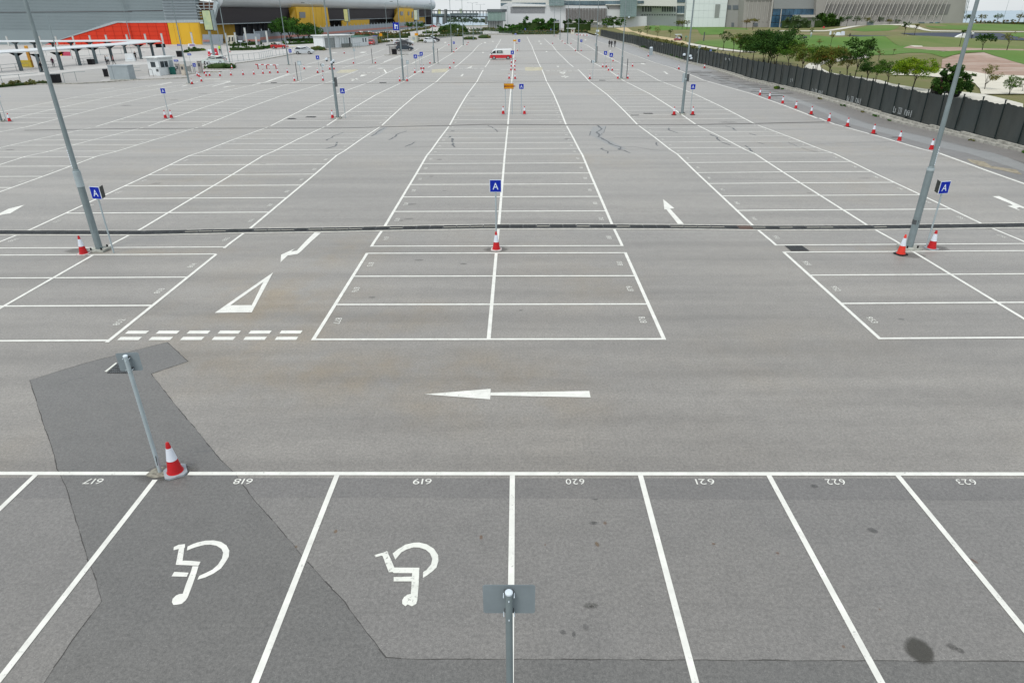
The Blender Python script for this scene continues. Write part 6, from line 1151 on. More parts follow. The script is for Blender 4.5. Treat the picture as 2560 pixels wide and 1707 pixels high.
# ------------------------------------------------------------------ vehicles
M_TYRE = mat('tyre', (.015,.015,.016), .8); M_RIM = mat('wheel_rim', (.45,.46,.47), .35, .5); M_CGL = mat('car_glass', (.025,.03,.035), .12); M_HLIGHT = mat('headlight', (.65,.68,.7), .2); M_TLIGHT = mat('tail_light', (.4,.02,.02), .3)
def carpaint(n, c): return mat('paint_'+n, c, .28, .0, var=.02, scale=.5)
def wheel(par, x, y, r, w_=.2):
    t = MB().tube([(x,y-w_/2,r),(x,y+w_/2,r)], r, M_TYRE, 18).build('wheel', par); s_ = -1 if y < 0 else 1
    MB().tube([(x,y+s_*w_/2-.01*s_,r),(x,y+s_*(w_/2+.012),r)], r*.62, M_RIM, 14).build('rim', t)
def vehicle(name, label, cat, loc, rz, prof, house, W_, paint_, wheels, wr=.31, lower=None, roofm=None, group=None, windows=None, stripe=None):
    """prof: lower body outline in x,z (front at -x); house: glasshouse outline"""
    t = thing(name, label, cat, loc, rz, group); h = W_/2
    mb = MB()
    def slab(poly, m, y0, y1, mb): mb.prism([(x, y0, z) for x, z in poly], m, (0,-1,0), y1-y0)
    # body built of three slices, the outer ones slightly inset so that the flanks round over
    def shrink(poly, k): cx = sum(p[0] for p in poly)/len(poly); cz = sum(p[1] for p in poly)/len(poly); return [(cx+(x-cx)*k, cz+(z-cz)*k) for x, z in poly]
    N = len(prof); rings = [(-h, .965), (-h+.06, 1.), (h-.06, 1.), (h, .965)]; vs = []
    for y, k in rings: vs += [(x, y, z) for x, z in shrink(prof, k)]
    fs = [(i*N+j, (i+1)*N+j, (i+1)*N+(j+1)%N, i*N+(j+1)%N) for i in range(3) for j in range(N)]+[tuple(range(N))[::-1], tuple(range(3*N, 4*N))]
    mb.add(vs, fs, paint_); bo = mb.build('body', t)
    K_ = len(house); zt = max(z for _, z in house); zb = min(z for _, z in house); vs = []
    def hw(z): return h-.03-.13*(z-zb)/(zt-zb)
    for s_ in (-1, 1): vs += [(x, s_*hw(z), z) for x, z in house]
    gl = MB().add(vs, [tuple(range(K_)), tuple(range(K_, 2*K_))[::-1]]+[(j, K_+j, K_+(j+1)%K_, (j+1)%K_) for j in range(K_)], M_CGL).build('windows', t)
    top = [p for p in house if p[1] > zt-.06]; x0, x1 = min(p[0] for p in top), max(p[0] for p in top)
    MB().box(((x0+x1)/2, 0, zt+.005), (x1-x0+.12, 2*hw(zt)+.04, .07), roofm or paint_, taper=.93).build('roof', t)
    mb = MB(); hs = sorted(house, key=lambda p: p[0]); fb = min((p for p in house if p[1] < zb+.02), key=lambda p: p[0]); rb = max((p for p in house if p[1] < zb+.02), key=lambda p: p[0])
    for s_ in (-1, 1):
        for (xa, za), (xb, zb2), wd in (((fb[0], zb), (x0, zt), .07), ((rb[0], zb), (x1, zt), .10), (((x0+x1)/2, zb), ((x0+x1)/2, zt), .08)): mb.tube([(xa, s_*(hw(za)+.01), za), (xb, s_*(hw(zb2)+.01), zb2)], wd*.6, roofm or paint_, 5)
    mb.build('pillars', t)
    for x in wheels:
        for s_ in (-1, 1):
            MB().tube([(x,s_*(h-.19),wr),(x,s_*(h+.004),wr)], wr*1.18, M_BLK, 18).build('wheel_arch', bo); wheel(t, x, s_*(h-.08), wr)
    xf, xr = min(p[0] for p in prof), max(p[0] for p in prof)
    for s_ in (-1, 1):
        MB().box((xf+.10, s_*(h-.25), .68), (.22,.36,.16), M_HLIGHT).build('headlight', t); MB().box((xr-.05, s_*(h-.16), .85), (.12,.22,.3), M_TLIGHT).build('tail_light', t); MB().box((fb[0]+.25, s_*(h+.09), zb+.08), (.12,.18,.13), paint_).build('mirror', t)
    if stripe:
        for s_ in (-1, 1): MB().box(((xf+xr)/2, s_*(h-.001), (stripe[0]+stripe[1])/2), (xr-xf-.15, .02, stripe[1]-stripe[0]), stripe[2]).build('lower_band', t)
        MB().box((xf+.02,0,(stripe[0]+stripe[1])/2), (.07,W_*.95,stripe[1]-stripe[0]), M_BLK).build('bumper', t)
    return t
SALOON = ([(-2.2,.25),(-2.25,.6),(-2.1,.8),(-1.1,.95),(1.3,1.0),(2.1,.98),(2.22,.6),(2.2,.25)], [(-1.15,.93),(-.35,1.40),(.75,1.42),(1.55,.98)])
HATCH = ([(-2.0,.25),(-2.05,.6),(-1.85,.82),(-1.05,.98),(1.7,1.05),(1.95,1.0),(2.0,.5),(1.95,.25)], [(-1.15,.96),(-.3,1.46),(1.25,1.48),(1.8,1.02)])
MPV = ([(-2.2,.25),(-2.25,.6),(-2.0,.88),(-1.35,1.05),(1.9,1.12),(2.15,1.05),(2.2,.5),(2.15,.25)], [(-1.55,1.03),(-.5,1.60),(1.5,1.62),(2.05,1.08)])
WAGON = ([(-2.2,.25),(-2.25,.6),(-2.05,.85),(-1.15,1.0),(2.0,1.02),(2.2,.9),(2.2,.25)], [(-1.2,.98),(-.4,1.46),(1.6,1.48),(2.1,1.0)])
flip = lambda P: tuple([(-x, z) for x, z in q][::-1] for q in P)
def veh(name, label, cat, k, x, y, rz, P, W_, pm, **kw):
    wr = kw.pop('wr', .31); wx = kw.pop('wx', (-1.35, 1.4)); return vehicle(name, label, cat, G(k, x, y), rz, P[0], P[1], W_, pm, wx, wr, **kw)
M_VW = carpaint('white', (.72,.75,.74)); M_VR = carpaint('van_red', (.55,.02,.03)); M_SIL = carpaint('silver', (.50,.54,.57)); M_NAV = carpaint('navy', (.03,.045,.06)); M_RT = carpaint('taxi_red', (.42,.02,.02))
# the delivery van: one-box body, front at the left
VB = [(-2.3,.22),(-2.36,.75),(-2.28,1.05),(-1.78,1.55),(-1.25,1.92),(2.2,1.96),(2.34,1.7),(2.36,.4),(2.32,.22)]
van = thing('delivery_van', 'White van with a red lower band parked across the centre line in the middle distance', 'van', G('4',2085,1060), R(2))
def loft(rings, m, mb):
    N = len(rings[0][1]); vs = []
    for y, poly in rings: vs += [(x, y, z) for x, z in poly]
    mb.add(vs, [(i*N+j, (i+1)*N+j, (i+1)*N+(j+1)%N, i*N+(j+1)%N) for i in range(len(rings)-1) for j in range(N)]+[tuple(range(N))[::-1], tuple(range((len(rings)-1)*N, len(rings)*N))], m)
sh_ = lambda k, dz=0: [(x*k, .9+(z-.9)*(k if z > .9 else 1)) for x, z in VB]
mb = MB(); loft([(-.84, sh_(.93)), (-.80, sh_(.975)), (-.72, sh_(1.)), (.72, sh_(1.)), (.80, sh_(.975)), (.84, sh_(.93))], M_VW, mb); vbo = mb.build('body', van)
for s_ in (-1, 1):
    MB().prism([(-1.93,s_*.862,1.15),(-1.55,s_*.862,1.62),(-1.12,s_*.862,1.70),(-1.08,s_*.862,1.15)], M_CGL, (0,s_,0), .03).build('front_window', van); MB().prism([(-.85,s_*.862,1.15),(-.85,s_*.862,1.70),(.30,s_*.862,1.70),(.35,s_*.862,1.15)], M_CGL, (0,s_,0), .03).build('side_window', van)
    MB().prism([(-.6,s_*.868,1.26),(-.6,s_*.868,1.58),(.1,s_*.868,1.58),(.15,s_*.868,1.26)], mat('window_film', (.30,.38,.36), .3), (0,s_,0), .02).build('window_film', van)
    MB().box((0,s_*.855,.57), (4.5,.03,.60), M_VR).build('lower_band', van); MB().box((-.98,s_*.852,1.0), (.015,.02,1.2), M_DKG).build('door_seam', van); MB().box((.45,s_*.852,1.0), (.015,.02,1.2), M_DKG).build('door_seam', van)
    MB().box((-2.0,s_*.98,1.2), (.14,.2,.24), M_BLK).build('mirror', van); MB().box((-2.27,s_*.62,.82), (.16,.3,.2), M_HLIGHT).build('headlight', van); MB().box((2.33,s_*.74,1.1), (.06,.12,.5), M_TLIGHT).build('tail_light', van)
    for x in (-1.45, 1.45): MB().tube([(x,s_*.6,.36),(x,s_*.857,.36)], .40, M_BLK, 18).build('wheel_arch', vbo); wheel(van, x, s_*.77, .33)
MB().prism([(-2.28,-.7,1.1),(-1.80,-.64,1.58),(-1.80,.64,1.58),(-2.28,.7,1.1)], M_CGL, (-1,0,1), .03).build('windscreen', van); MB().box((-2.3,0,.45),(.16,1.6,.4), M_BLK).build('bumper', van); MB().box((-1.2,0,1.98),(.3,.5,.1), M_LIGHTP).build('roof_vent', van)
veh('parked_car', 'Silver people carrier parked alone on the left side', 'car', '3', 868, 968, R(180), MPV, 1.72, M_SIL)
veh('taxi', 'Red taxi with a silver roof on the road by the hedge', 'taxi', '3', 425, 870, R(180), SALOON, 1.7, M_RT, roofm=carpaint('pale_silver', (.55,.60,.62)), wx=(-1.3,1.35))
veh('parked_car', 'White hatchback at the far left edge of the bays, dark car behind it', 'car', '4', 820, 765, R(185), HATCH, 1.68, carpaint('white2', (.68,.72,.74)))
veh('parked_car', 'Black car half hidden behind the white hatchback', 'car', '4', 890, 745, R(180), HATCH, 1.68, carpaint('black', (.02,.02,.025)))
veh('parked_car', 'Navy saloon beside the small dark-roofed shelter', 'car', '4', 372, 905, R(182), WAGON, 1.72, M_NAV)
veh('parked_car', 'White estate car behind the navy saloon, near the kiosk', 'car', '4', 400, 800, R(180), MPV, 1.72, carpaint('white3', (.66,.69,.70)))
veh('parked_car', 'Dark car between the navy saloon and the white estate', 'car', '4', 368, 815, R(180), SALOON, 1.72, carpaint('charcoal', (.04,.045,.05)))
veh('parked_car', 'Pale silver car at the left of the parked group, mostly hidden', 'car', '4', 300, 795, R(180), SALOON, 1.72, carpaint('pale', (.58,.62,.65)))
veh('parked_car', 'Pale car whose roof shows above the oval hedge', 'car', '2', 1545, 1150, R(4), WAGON, 1.72, carpaint('pale_green', (.58,.65,.62)))
veh('parked_car', 'Small red car at the end of the grey store', 'car', '3', 2058, 805, R(90), HATCH, 1.65, M_RT)
veh('moving_car', 'Red car on the far road by the hall end', 'car', '4', 880, 490, R(178), SALOON, 1.72, M_RT)
veh('moving_car', 'White van on the far road right of the red car', 'van', '4', 975, 455, R(178), MPV, 1.75, carpaint('white4', (.66,.69,.70)))
veh('parked_car', 'Dark car in front of the dark glazing beyond the barrier', 'car', '3', 1440, 500, R(178), SALOON, 1.72, M_NAV)
for i, x in enumerate((1880, 2030, 2300)): veh('moving_taxi', '%s red taxi with white roof behind the brown hedge' % ('Leftmost','Middle','Rightmost')[i], 'taxi', '3', x, 625, R(178), SALOON, 1.7, M_RT, roofm=M_VW, group='taxis behind the brown hedge')
veh('moving_car', 'White car beyond the end of the hall under the trees', 'car', '4', 745, 400, R(178), HATCH, 1.7, M_VW)
# golf buggy, works truck
p = G('6', 672, 735); p.z = gh(p.x, p.y); gbg = thing('golf_buggy', 'Golf buggy with a white roof and dark red body on the sandy track', 'golf buggy', p, R(15))
MB().box((0,0,.5),(2.3,1.2,.5), carpaint('maroon', (.25,.02,.04)), taper=.9).build('body', gbg); MB().box((.25,0,.85),(.6,1.1,.5), M_CW).build('seat', gbg); MB().box((0,0,1.92),(1.9,1.25,.10), M_WH, taper=.94).build('roof', gbg); MB().box((-.6,0,1.3),(.05,1.1,.9), mat('buggy_screen', (.6,.63,.66), .3)).build('screen', gbg)
for x in (-.8,.85):
    for s_ in (-.52,.52): MB().tube([(x,s_,1.0),(x*.95,s_,1.88)], .025, M_BLK, 6).build('roof_post', gbg); wheel(gbg, x, s_, .25)
MB().box((.95,0,1.05),(.35,.9,.7), M_BLK).build('bag_rack', gbg)
p = G('J', 1650, 128); p.z = gh(p.x, p.y)+.1; wt = thing('works_buggy', 'Dark works vehicle loaded with leafy branches behind the netting fence', 'utility vehicle', p, R(172))
MB().box((0,0,.75),(3.4,1.4,.5), M_BLK).build('chassis', wt); MB().box((-.9,0,1.35),(1.5,1.5,.9), mat('cargo_box', (.03,.035,.035), .6)).build('cargo_bed', wt); MB().box((1.2,0,1.1),(.8,1.2,.5), mat('buggy_red', (.09,.015,.02), .6)).build('bonnet', wt); MB().box((.5,0,1.2),(.4,1.1,.6), M_BLK).build('seat', wt)
for x in (-1.1,1.15):
    for s_ in (-.65,.65): MB().tube([(x,s_-.15,.45),(x,s_+.15,.45)], .45, M_TYRE, 18).build('wheel', wt)
p = G('8', 1250, 700)

wt.scale = (.8,.8,.8)
# ------------------------------------------------------------------ people
M_SKIN = mat('skin', (.40,.24,.17), .6); M_HAIR = mat('hair', (.02,.015,.012), .7); M_BLKC = mat('black_clothes', (.012,.012,.014), .85); M_DKB = mat('dark_trousers', (.03,.035,.05), .85)
def person_mesh(pose, top, legs, name='person'):
    J = {'pel':(0,0,.95),'wai':(0,.0,1.10),'che':(0,.01,1.32),'nec':(0,.0,1.47),'hea':(0,-.02,1.58),'crn':(0,-.01,1.70),'hl':(-.10,0,.90),'hr':(.10,0,.90)}
    st = .20 if pose == 'walk' else .02
    J.update({'kl':(-.11,-st*.9,.50),'al':(-.11,-st*1.0,.09),'tl':(-.11,-st*1.0-.16,.04),'kr':(.11,st*.3,.50),'ar':(.11,st*1.5,.11),'tr':(.11,st*1.5-.15,.05)})
    J.update({'sl':(-.18,.01,1.38),'sr':(.18,.01,1.38)})
    if pose == 'reach': J.update({'el':(-.24,-.12,1.15),'wl':(-.20,-.36,1.10),'er':(.24,-.12,1.15),'wr':(.18,-.36,1.10)})
    elif pose == 'walk': J.update({'el':(-.25,.10,1.12),'wl':(-.25,.02,.90),'er':(.25,-.06,1.12),'wr':(.25,-.20,.93)})
    else: J.update({'el':(-.24,.03,1.12),'wl':(-.25,-.04,.88),'er':(.24,.03,1.12),'wr':(.25,-.04,.88)})
    J['fl'] = tuple(a+b for a, b in zip(J['wl'], (0,-.04,-.10))); J['fr'] = tuple(a+b for a, b in zip(J['wr'], (0,-.04,-.10)))
    rad = {'pel':.15,'wai':.13,'che':.16,'nec':.055,'hea':.095,'crn':.07,'hl':.10,'hr':.10,'kl':.065,'kr':.065,'al':.045,'ar':.045,'tl':.035,'tr':.035,'sl':.075,'sr':.075,'el':.048,'er':.048,'wl':.034,'wr':.034,'fl':.035,'fr':.035}
    E = [('pel','wai'),('wai','che'),('che','nec'),('nec','hea'),('hea','crn'),('pel','hl'),('pel','hr'),('hl','kl'),('kl','al'),('al','tl'),('hr','kr'),('kr','ar'),('ar','tr'),('che','sl'),('che','sr'),('sl','el'),('el','wl'),('wl','fl'),('sr','er'),('er','wr'),('wr','fr')]
    ks = list(J); me = bpy.data.meshes.new('sk'); me.from_pydata([J[k] for k in ks], [(ks.index(a), ks.index(b)) for a, b in E], []); o = bpy.data.objects.new('sk', me); S.collection.objects.link(o)
    md = o.modifiers.new('s', 'SKIN'); sv = me.skin_vertices[0].data
    for i, k in enumerate(ks): sv[i].radius = (rad[k], rad[k]*(.75 if k in ('pel','wai','che') else 1)); sv[i].use_root = (k == 'pel')
    o.modifiers.new('u', 'SUBSURF').levels = 1; dg = bpy.context.evaluated_depsgraph_get(); dg.update(); res = bpy.data.meshes.new_from_object(o.evaluated_get(dg)); bpy.data.objects.remove(o)
    res.materials.clear()
    for m in (top, legs, M_SKIN, M_HAIR, M_BLK): res.materials.append(m)
    for p in res.polygons:
        z = p.center.z; x = abs(p.center.x); y = p.center.y
        mi = 4 if z < .10 else 1 if z < .96 and x < .21 else 0
        if z < .92 and x >= .2: mi = 2
        if z > 1.46: mi = 2 if (y < -.03 and z < 1.66) or z < 1.50 else 3
        p.material_index = mi; p.use_smooth = True
    return res
PM = {}
def person(label, k, x, y, pose, top, legs, rz=0., scale=1., z=None, group=None, xyz=None):
    key = (pose, top.name, legs.name)
    if key not in PM: PM[key] = person_mesh(pose, top, legs)
    p = xyz or G(k, x, y)
    if z is not None: p.z = z
    o = link('person', PM[key], None, label, 'person', group, None, p, rz); o.scale = (scale,)*3; return o
M_VIS = mat('hi_vis', (.45,.75,.05), .6); M_WSH = mat('white_shirt', (.65,.68,.70), .8); M_LBS = mat('light_blue_shirt', (.35,.50,.60), .8); M_REDS = mat('red_shirt', (.45,.03,.03), .8); M_MAR = mat('maroon_top', (.10,.02,.05), .8); M_TEALS = mat('teal_shirt', (.08,.40,.36), .8)
for i, (x, lb) in enumerate(((1732,'Person in black walking, leftmost of the three by the fence lane'),(1772,'Person in black walking, middle one of the three by the fence lane'),(1830,'Person in black walking, rightmost of the three by the fence lane'))):
    person(lb, '5', x, 848 if i != 1 else 850, 'walk', M_BLKC, M_BLKC, R((170, 190, 180)[i]), (1.05, 1., 1.03)[i])
person('Worker in a yellow-green vest standing beyond the light box column', '2', 1648, 962, 'stand', M_VIS, M_DKB, R(200), 1.15)
person('Person in dark clothes standing under the near canopy', '1', 965, 1205, 'stand', M_MAR, M_DKB, R(20), 1.0)
person('Person in dark clothes just right of the near left lamp post', '1', 760, 1295, 'walk', M_BLKC, M_BLKC, R(90), 1.0)
person('Person in a white shirt in the group behind the grey box, left', '1', 1945, 1160, 'reach', M_WSH, M_BLKC, R(30), 1.0); person('Person in dark top in the group behind the grey box', '1', 1910, 1160, 'stand', M_BLKC, M_DKB, R(-30), 1.0); person('Person with pale bag in the group behind the grey box, right', '1', 2040, 1155, 'walk', mat('pink_top', (.45,.2,.2), .8), M_BLKC, R(-60), .98)
person('Person in black leaning at the right end of the near canopy', '2', 150, 1085, 'walk', M_BLKC, M_BLKC, R(60), 1.05)
person('Person in black standing before the small cream kiosk', '2', 1720, 790, 'stand', M_BLKC, M_DKB, R(180), 1.0)
for i, (x, y, lb, tp) in enumerate(((1605,612,'Person in black behind the guard building roof, left',M_BLKC),(1745,605,'Person in black behind the guard building roof, middle',M_BLKC),(1785,600,'Person in maroon behind the guard building roof, right',M_MAR),(1472,600,'Small dark figure at the barrier left of the others',M_DKB))): person(lb, '3', x, y, 'walk', tp, M_DKB, R(90+i*40), 1.15)
def gperson(label, k, x, y, pose, top, legs, rz, sc=1.):
    p = G(k, x, y); p.z = gh(p.x, p.y); return person(label, k, x, y, pose, top, legs, rz, sc, xyz=p)
gperson('Golfer in a pale blue shirt beside the white-roofed buggy', '6', 735, 722, 'walk', M_LBS, M_BLKC, R(100)); gperson('Golfer in a teal shirt right of the white-roofed buggy', '6', 812, 730, 'reach', M_TEALS, M_BLKC, R(60)); 
gperson('Golfer on the green, pale clothes, left of the leafy trees', '7', 760, 675, 'stand', M_WSH, M_LBS, R(0), 1.1); gperson('Golfer in dark clothes at the tee near the pond', '7', 1448, 690, 'reach', M_BLKC, M_DKB, R(0), 1.0); gperson('Golfer in white crouched near the white bags', '7', 1165, 680, 'reach', M_WSH, M_BLKC, R(40), 1.1); gperson('Golfer in white top right of the leaning near lamp post', '8', 1395, 760, 'walk', M_WSH, M_DKB, R(160), 1.2)
person('Driver in a red top on the works vehicle behind the fence', None, 0, 0, 'reach', M_MAR, M_DKB, R(186), .85, xyz=wt.location+Vector((-.9,-.1,.45)))
for k, x, y, lb, s_, hgt, mm in (('7',1105,630,'White golf bag on the far green, left',.7,1.2,M_WH),('7',1245,640,'White golf trolley on the far green',1.6,1.0,M_WH),('7',1325,640,'Pale golf trolley at the water edge',1.4,1.3,M_CW),('7',648,750,'Dark square tee marker on the fairway',1.2,.8,M_DKG),('7',1855,895,'Black tee box by the tall leafy tree',.9,.7,M_BLK),('6',1133,740,'Tall thin dark tee post on the golf course',.35,2.6,M_DKG),('7',985,540,'Small red marker before the far shrubs',.8,.8,MATS['barrier_red'])):
    p = G(k, x, y); t = thing('golf_marker', lb, 'golf marker', Vector((p.x, p.y, gh(p.x, p.y)))); MB().box((0,0,hgt/2),(s_,s_*.6,hgt), mm, taper=.75).build('body', t); MB().box((0,0,hgt+.04),(s_*.6,s_*.4,.1), mm).build('top', t)

# ------------------------------------------------------------------ trees, hedges, weeds
LEAF = {'green': leafy('leaf_green', (.035,.085,.012), (.085,.17,.022)), 'dark': leafy('leaf_dark', (.015,.045,.010), (.045,.10,.018)), 'lime': leafy('leaf_lime', (.06,.135,.010), (.17,.26,.015)), 'rust': leafy('leaf_rust', (.05,.085,.018), (.11,.15,.03), (.19,.10,.03)), 'hall': leafy('leaf_hall', (.022,.070,.014), (.055,.14,.025)), 'olive': leafy('leaf_olive', (.10,.11,.035), (.17,.17,.06)), 'far': leafy('leaf_far', (.06,.10,.06), (.11,.16,.09)), 'brown': leafy('leaf_brown', (.12,.10,.05), (.18,.14,.07))}
M_BARK = mat('bark', (.055,.045,.035), .9, var=.2, scale=6); M_BARKP = mat('bark_pale', (.20,.17,.14), .9, var=.2, scale=5)
def leaves(mb, pts, r, size, m, tone):
    pass
def leaf_mesh(clumps, n, size, m, seed, flat=.8):
    r = random.Random(seed); vs, fs, tn = [], [], []
    for (cx, cy, cz, cr, tone) in clumps:
        k = max(6, int(n*1.5*cr*cr))
        for _ in range(k):
            u = r.gauss(0,1), r.gauss(0,1), r.gauss(0,1); l = math.sqrt(sum(a*a for a in u)) or 1; q = cr*(r.random()**.45)
            c = Vector((cx+u[0]/l*q, cy+u[1]/l*q, cz+u[2]/l*q*flat)); a = Vector((r.uniform(-1,1), r.uniform(-1,1), r.uniform(-.5,.5))).normalized(); b = a.cross(Vector((r.uniform(-1,1), r.uniform(-1,1), r.uniform(-.2,1)))).normalized()
            s_ = size*r.uniform(.6,1.3); i = len(vs); vs += [c-a*s_, c+b*s_*.55, c+a*s_, c-b*s_*.55]; fs.append((i, i+1, i+2, i+3)); t_ = min(1, max(0, tone+r.uniform(-.25,.25))); tn += [t_]*4
    me = bpy.data.meshes.new('crown'); me.from_pydata([tuple(v) for v in vs], [], fs); me.materials.append(m); at = me.attributes.new('tone', 'FLOAT', 'POINT'); at.data.foreach_set('value', tn); return me
def tree_proto(kind, seed, H=5., spread=2.2, crown0=.45, n=90, size=.14, bark=None, trunks=2, gap=.0, nc=34, flat=.75, clr=.55):
    r = random.Random(seed); tr = MB(); clumps = []; base_h = H*crown0
    for t_ in range(trunks):
        a0 = r.uniform(0, 6.28); lean = r.uniform(.1,.35)*H*.12*(1 if trunks > 1 else .4); fx, fy = math.cos(a0)*lean, math.sin(a0)*lean
        fork = Vector((fx*1.6, fy*1.6, base_h*r.uniform(.75,1.05))); r0 = .018*H*(.8 if trunks > 1 else 1.15); tr.tube([(fx*.15,fy*.15,-.1),(fx*.7,fy*.7,base_h*.45),fork], [r0, r0*.8, r0*.62], bark or M_BARK, 7)
        for b_ in range(4 if trunks > 1 else 7):
            a1 = r.uniform(0, 6.28); e = Vector((fork.x+math.cos(a1)*spread*r.uniform(.3,.75), fork.y+math.sin(a1)*spread*r.uniform(.3,.75), H*r.uniform(crown0+.15,.88))); md = fork.lerp(e, .5)+Vector((0,0,.08*H*r.random())); tr.tube([fork, md, e], [r0*.5, r0*.32, r0*.12], bark or M_BARK, 5)
            for q in range(2): a2 = r.uniform(0,6.28); e2 = e+Vector((math.cos(a2), math.sin(a2), r.uniform(-.1,.5)))*spread*.35; tr.tube([md.lerp(e,.6), e2], [r0*.18, r0*.06], bark or M_BARK, 4); clumps.append((e2.x, e2.y, e2.z, clr*r.uniform(.6,1)*spread*.35, r.random()))
            clumps.append((e.x, e.y, e.z, clr*r.uniform(.7,1.1)*spread*.42, r.random()))
    for _ in range(nc):
        a = r.uniform(0, 6.28); q = math.sqrt(r.random())*spread; z = H*(crown0+.12)+(H*(1-crown0-.12))*r.random()*math.sqrt(max(0.05, 1-(q/spread)**2*.8)); clumps.append((math.cos(a)*q, math.sin(a)*q, z, clr*spread*r.uniform(.18,.42), r.random()))
    return tr, leaf_mesh(clumps, n, size, LEAF[kind], seed, flat)
PROTO = {}
def tree(label, kind, loc, H, seed=0, rz=None, name='tree', group=None, cat='tree', spec=None, sx=None):
    key = (kind, seed, str(spec)); sp = dict(H=5., spread=2.2, crown0=.45, n=60, size=.15, trunks=2, nc=30, flat=.7, clr=.6); sp.update(spec or {})
    if key not in PROTO:
        tr, cm = tree_proto(kind, seed*13+hash(kind) % 7 if False else seed*13+len(kind), **sp); o_ = tr.build('trunk'); PROTO[key] = (o_.data, cm); bpy.data.objects.remove(o_)
    t = thing(name, label, cat, loc, random.uniform(0, 6.28) if rz is None else rz, group); s_ = H/sp['H']; w_ = sx or 1; t.scale = (s_*w_, s_*w_, s_)
    link('trunk', PROTO[key][0], t); link('crown', PROTO[key][1], t); return t
def gtree(label, kind, k, x, yb, yt, seed=0, fence=False, **kw):
    """golf-side tree: base seen at (x, yb), or hidden by the fence top and then standing 3 m behind it"""
    if fence:
        p = on_plane((36.2, 20), (36.2, 300), k, x, yb); p = Vector((36.2, p.y, 0))
    else: p = G(k, x, yb)
    p.z = gh(p.x, p.y); H = height_at(p, k, yt); return tree(label, kind, p, max(1.2, H), seed, group='trees on the golf course', **kw)
LG = dict(n=75, size=.13); BIG = dict(n=85, size=.14, spread=2.5, crown0=.35, nc=55)
TR = [('8',370,1568,1010,'lime',1,'Lime green umbrella-shaped tree behind the fence, brightest crown',dict(spread=3.1,crown0=.45,nc=60,n=80,size=.14,flat=.6)),('7',2130,1500,1060,'green',2,'Dark green forked tree left of the lime green tree',dict(spread=2.0,nc=36,n=70)),('7',1905,1480,1130,'green',3,'Slim dark tree left of the dark forked tree',dict(spread=1.1,crown0=.55,nc=20,n=70)),
 ('7',1755,1450,1090,'dark',4,'Three-stemmed dark tree beside the cart path',dict(spread=2.2,trunks=3,crown0=.5,nc=30,n=65)),('7',1535,1400,640,'dark',5,'Tallest leafy tree in the middle of the golf side with a split crown',dict(spread=1.5,crown0=.42,nc=42,n=80)),('7',1410,1370,900,'olive',6,'Sparse yellowish tree left of the tallest leafy one',dict(spread=1.6,crown0=.5,nc=8,n=30)),
 ('7',1090,1330,830,'rust',7,'Broad green and orange tinted tree with spreading stems',dict(spread=2.6,trunks=3,crown0=.42,nc=44,n=55)),('7',850,1300,800,'green',8,'Green tree with V stems at the bend of the cart path',dict(spread=1.8,crown0=.45,nc=30,n=65)),('7',600,1270,790,'rust',9,'Rusty orange tree with two slanting stems',dict(spread=2.0,crown0=.45,nc=34,n=70)),
 ('7',370,1220,700,'green',10,'Tall dark green tree left of the rusty tree',dict(spread=1.9,crown0=.45,nc=40,n=75)),('7',120,1190,500,'dark',11,'Large dark tree at the left of the dense fence-side group',BIG),('7',0,1150,560,'dark',12,'Second large dark tree in the dense fence-side group',BIG),('6',2190,1140,560,'dark',13,'Large dark spreading tree in the dense fence-side group',BIG),('6',2005,1105,600,'dark',14,'Wide dark tree with a straight trunk behind the fence',dict(spread=2.4,crown0=.4,trunks=1,nc=48,n=80)),
 ('6',1768,1050,560,'olive',15,'Slender olive tree between the wide dark tree and the tall slim ones',dict(spread=1.4,crown0=.5,trunks=1,nc=22,n=55)),('6',1650,990,580,'green',16,'Slim airy tree with a thin trunk, second in the fence-side group',dict(spread=1.2,crown0=.5,trunks=1,nc=18,n=50)),('6',1475,945,540,'dark',17,'Dark lopsided tree first in the fence-side group',dict(spread=1.2,crown0=.5,trunks=1,nc=20,n=90)),('6',1830,990,780,'green',18,'Small green tree low behind the wide dark tree',None),('6',2330,1160,900,'green',19,'Short tree with forked trunk under the dense group',dict(spread=1.4,nc=20)),
 ('8',1660,1568,1150,'olive',20,'Nearly bare branching tree right of the leaning near lamp post',dict(spread=2.0,crown0=.35,nc=3,n=16,clr=.45)),('8',2100,1640,1340,'green',21,'Green spiky shrub tree near the right edge',dict(spread=1.6,crown0=.3,trunks=3,nc=34,n=70,size=.16)),('8',2330,1600,1360,'green',22,'Slim green tree cut by the right edge',dict(spread=1.2,crown0=.4,nc=14,n=60))]
for k, x, yb, yt, kd, sd, lb, sp_ in TR:
    sp_ = dict(sp_ or {}); sp_['spread'] = sp_.get('spread', 2.2)*(1.08 if sd == 1 else 1.35); sp_['nc'] = int(sp_.get('nc', 30)*(1. if sd != 20 else .6)); sp_['clr'] = .66; sp_['size'] = .12; sp_['n'] = 120; sp_['crown0'] = sp_.get('crown0', .45)*.8
    gtree(lb, kd, k, x, yb, yt, sd, False, spec=sp_)
p = wt.location; tree('Bushy dark green branches piled on the works vehicle', 'dark', Vector((p.x+.3, p.y-.6, p.z+.2)), 2.9, 23, name='branch_pile', cat='branches', spec=dict(spread=3.4,crown0=.02,nc=60,n=120,size=.22,trunks=1))
FARS = dict(n=26, size=.26, nc=26)
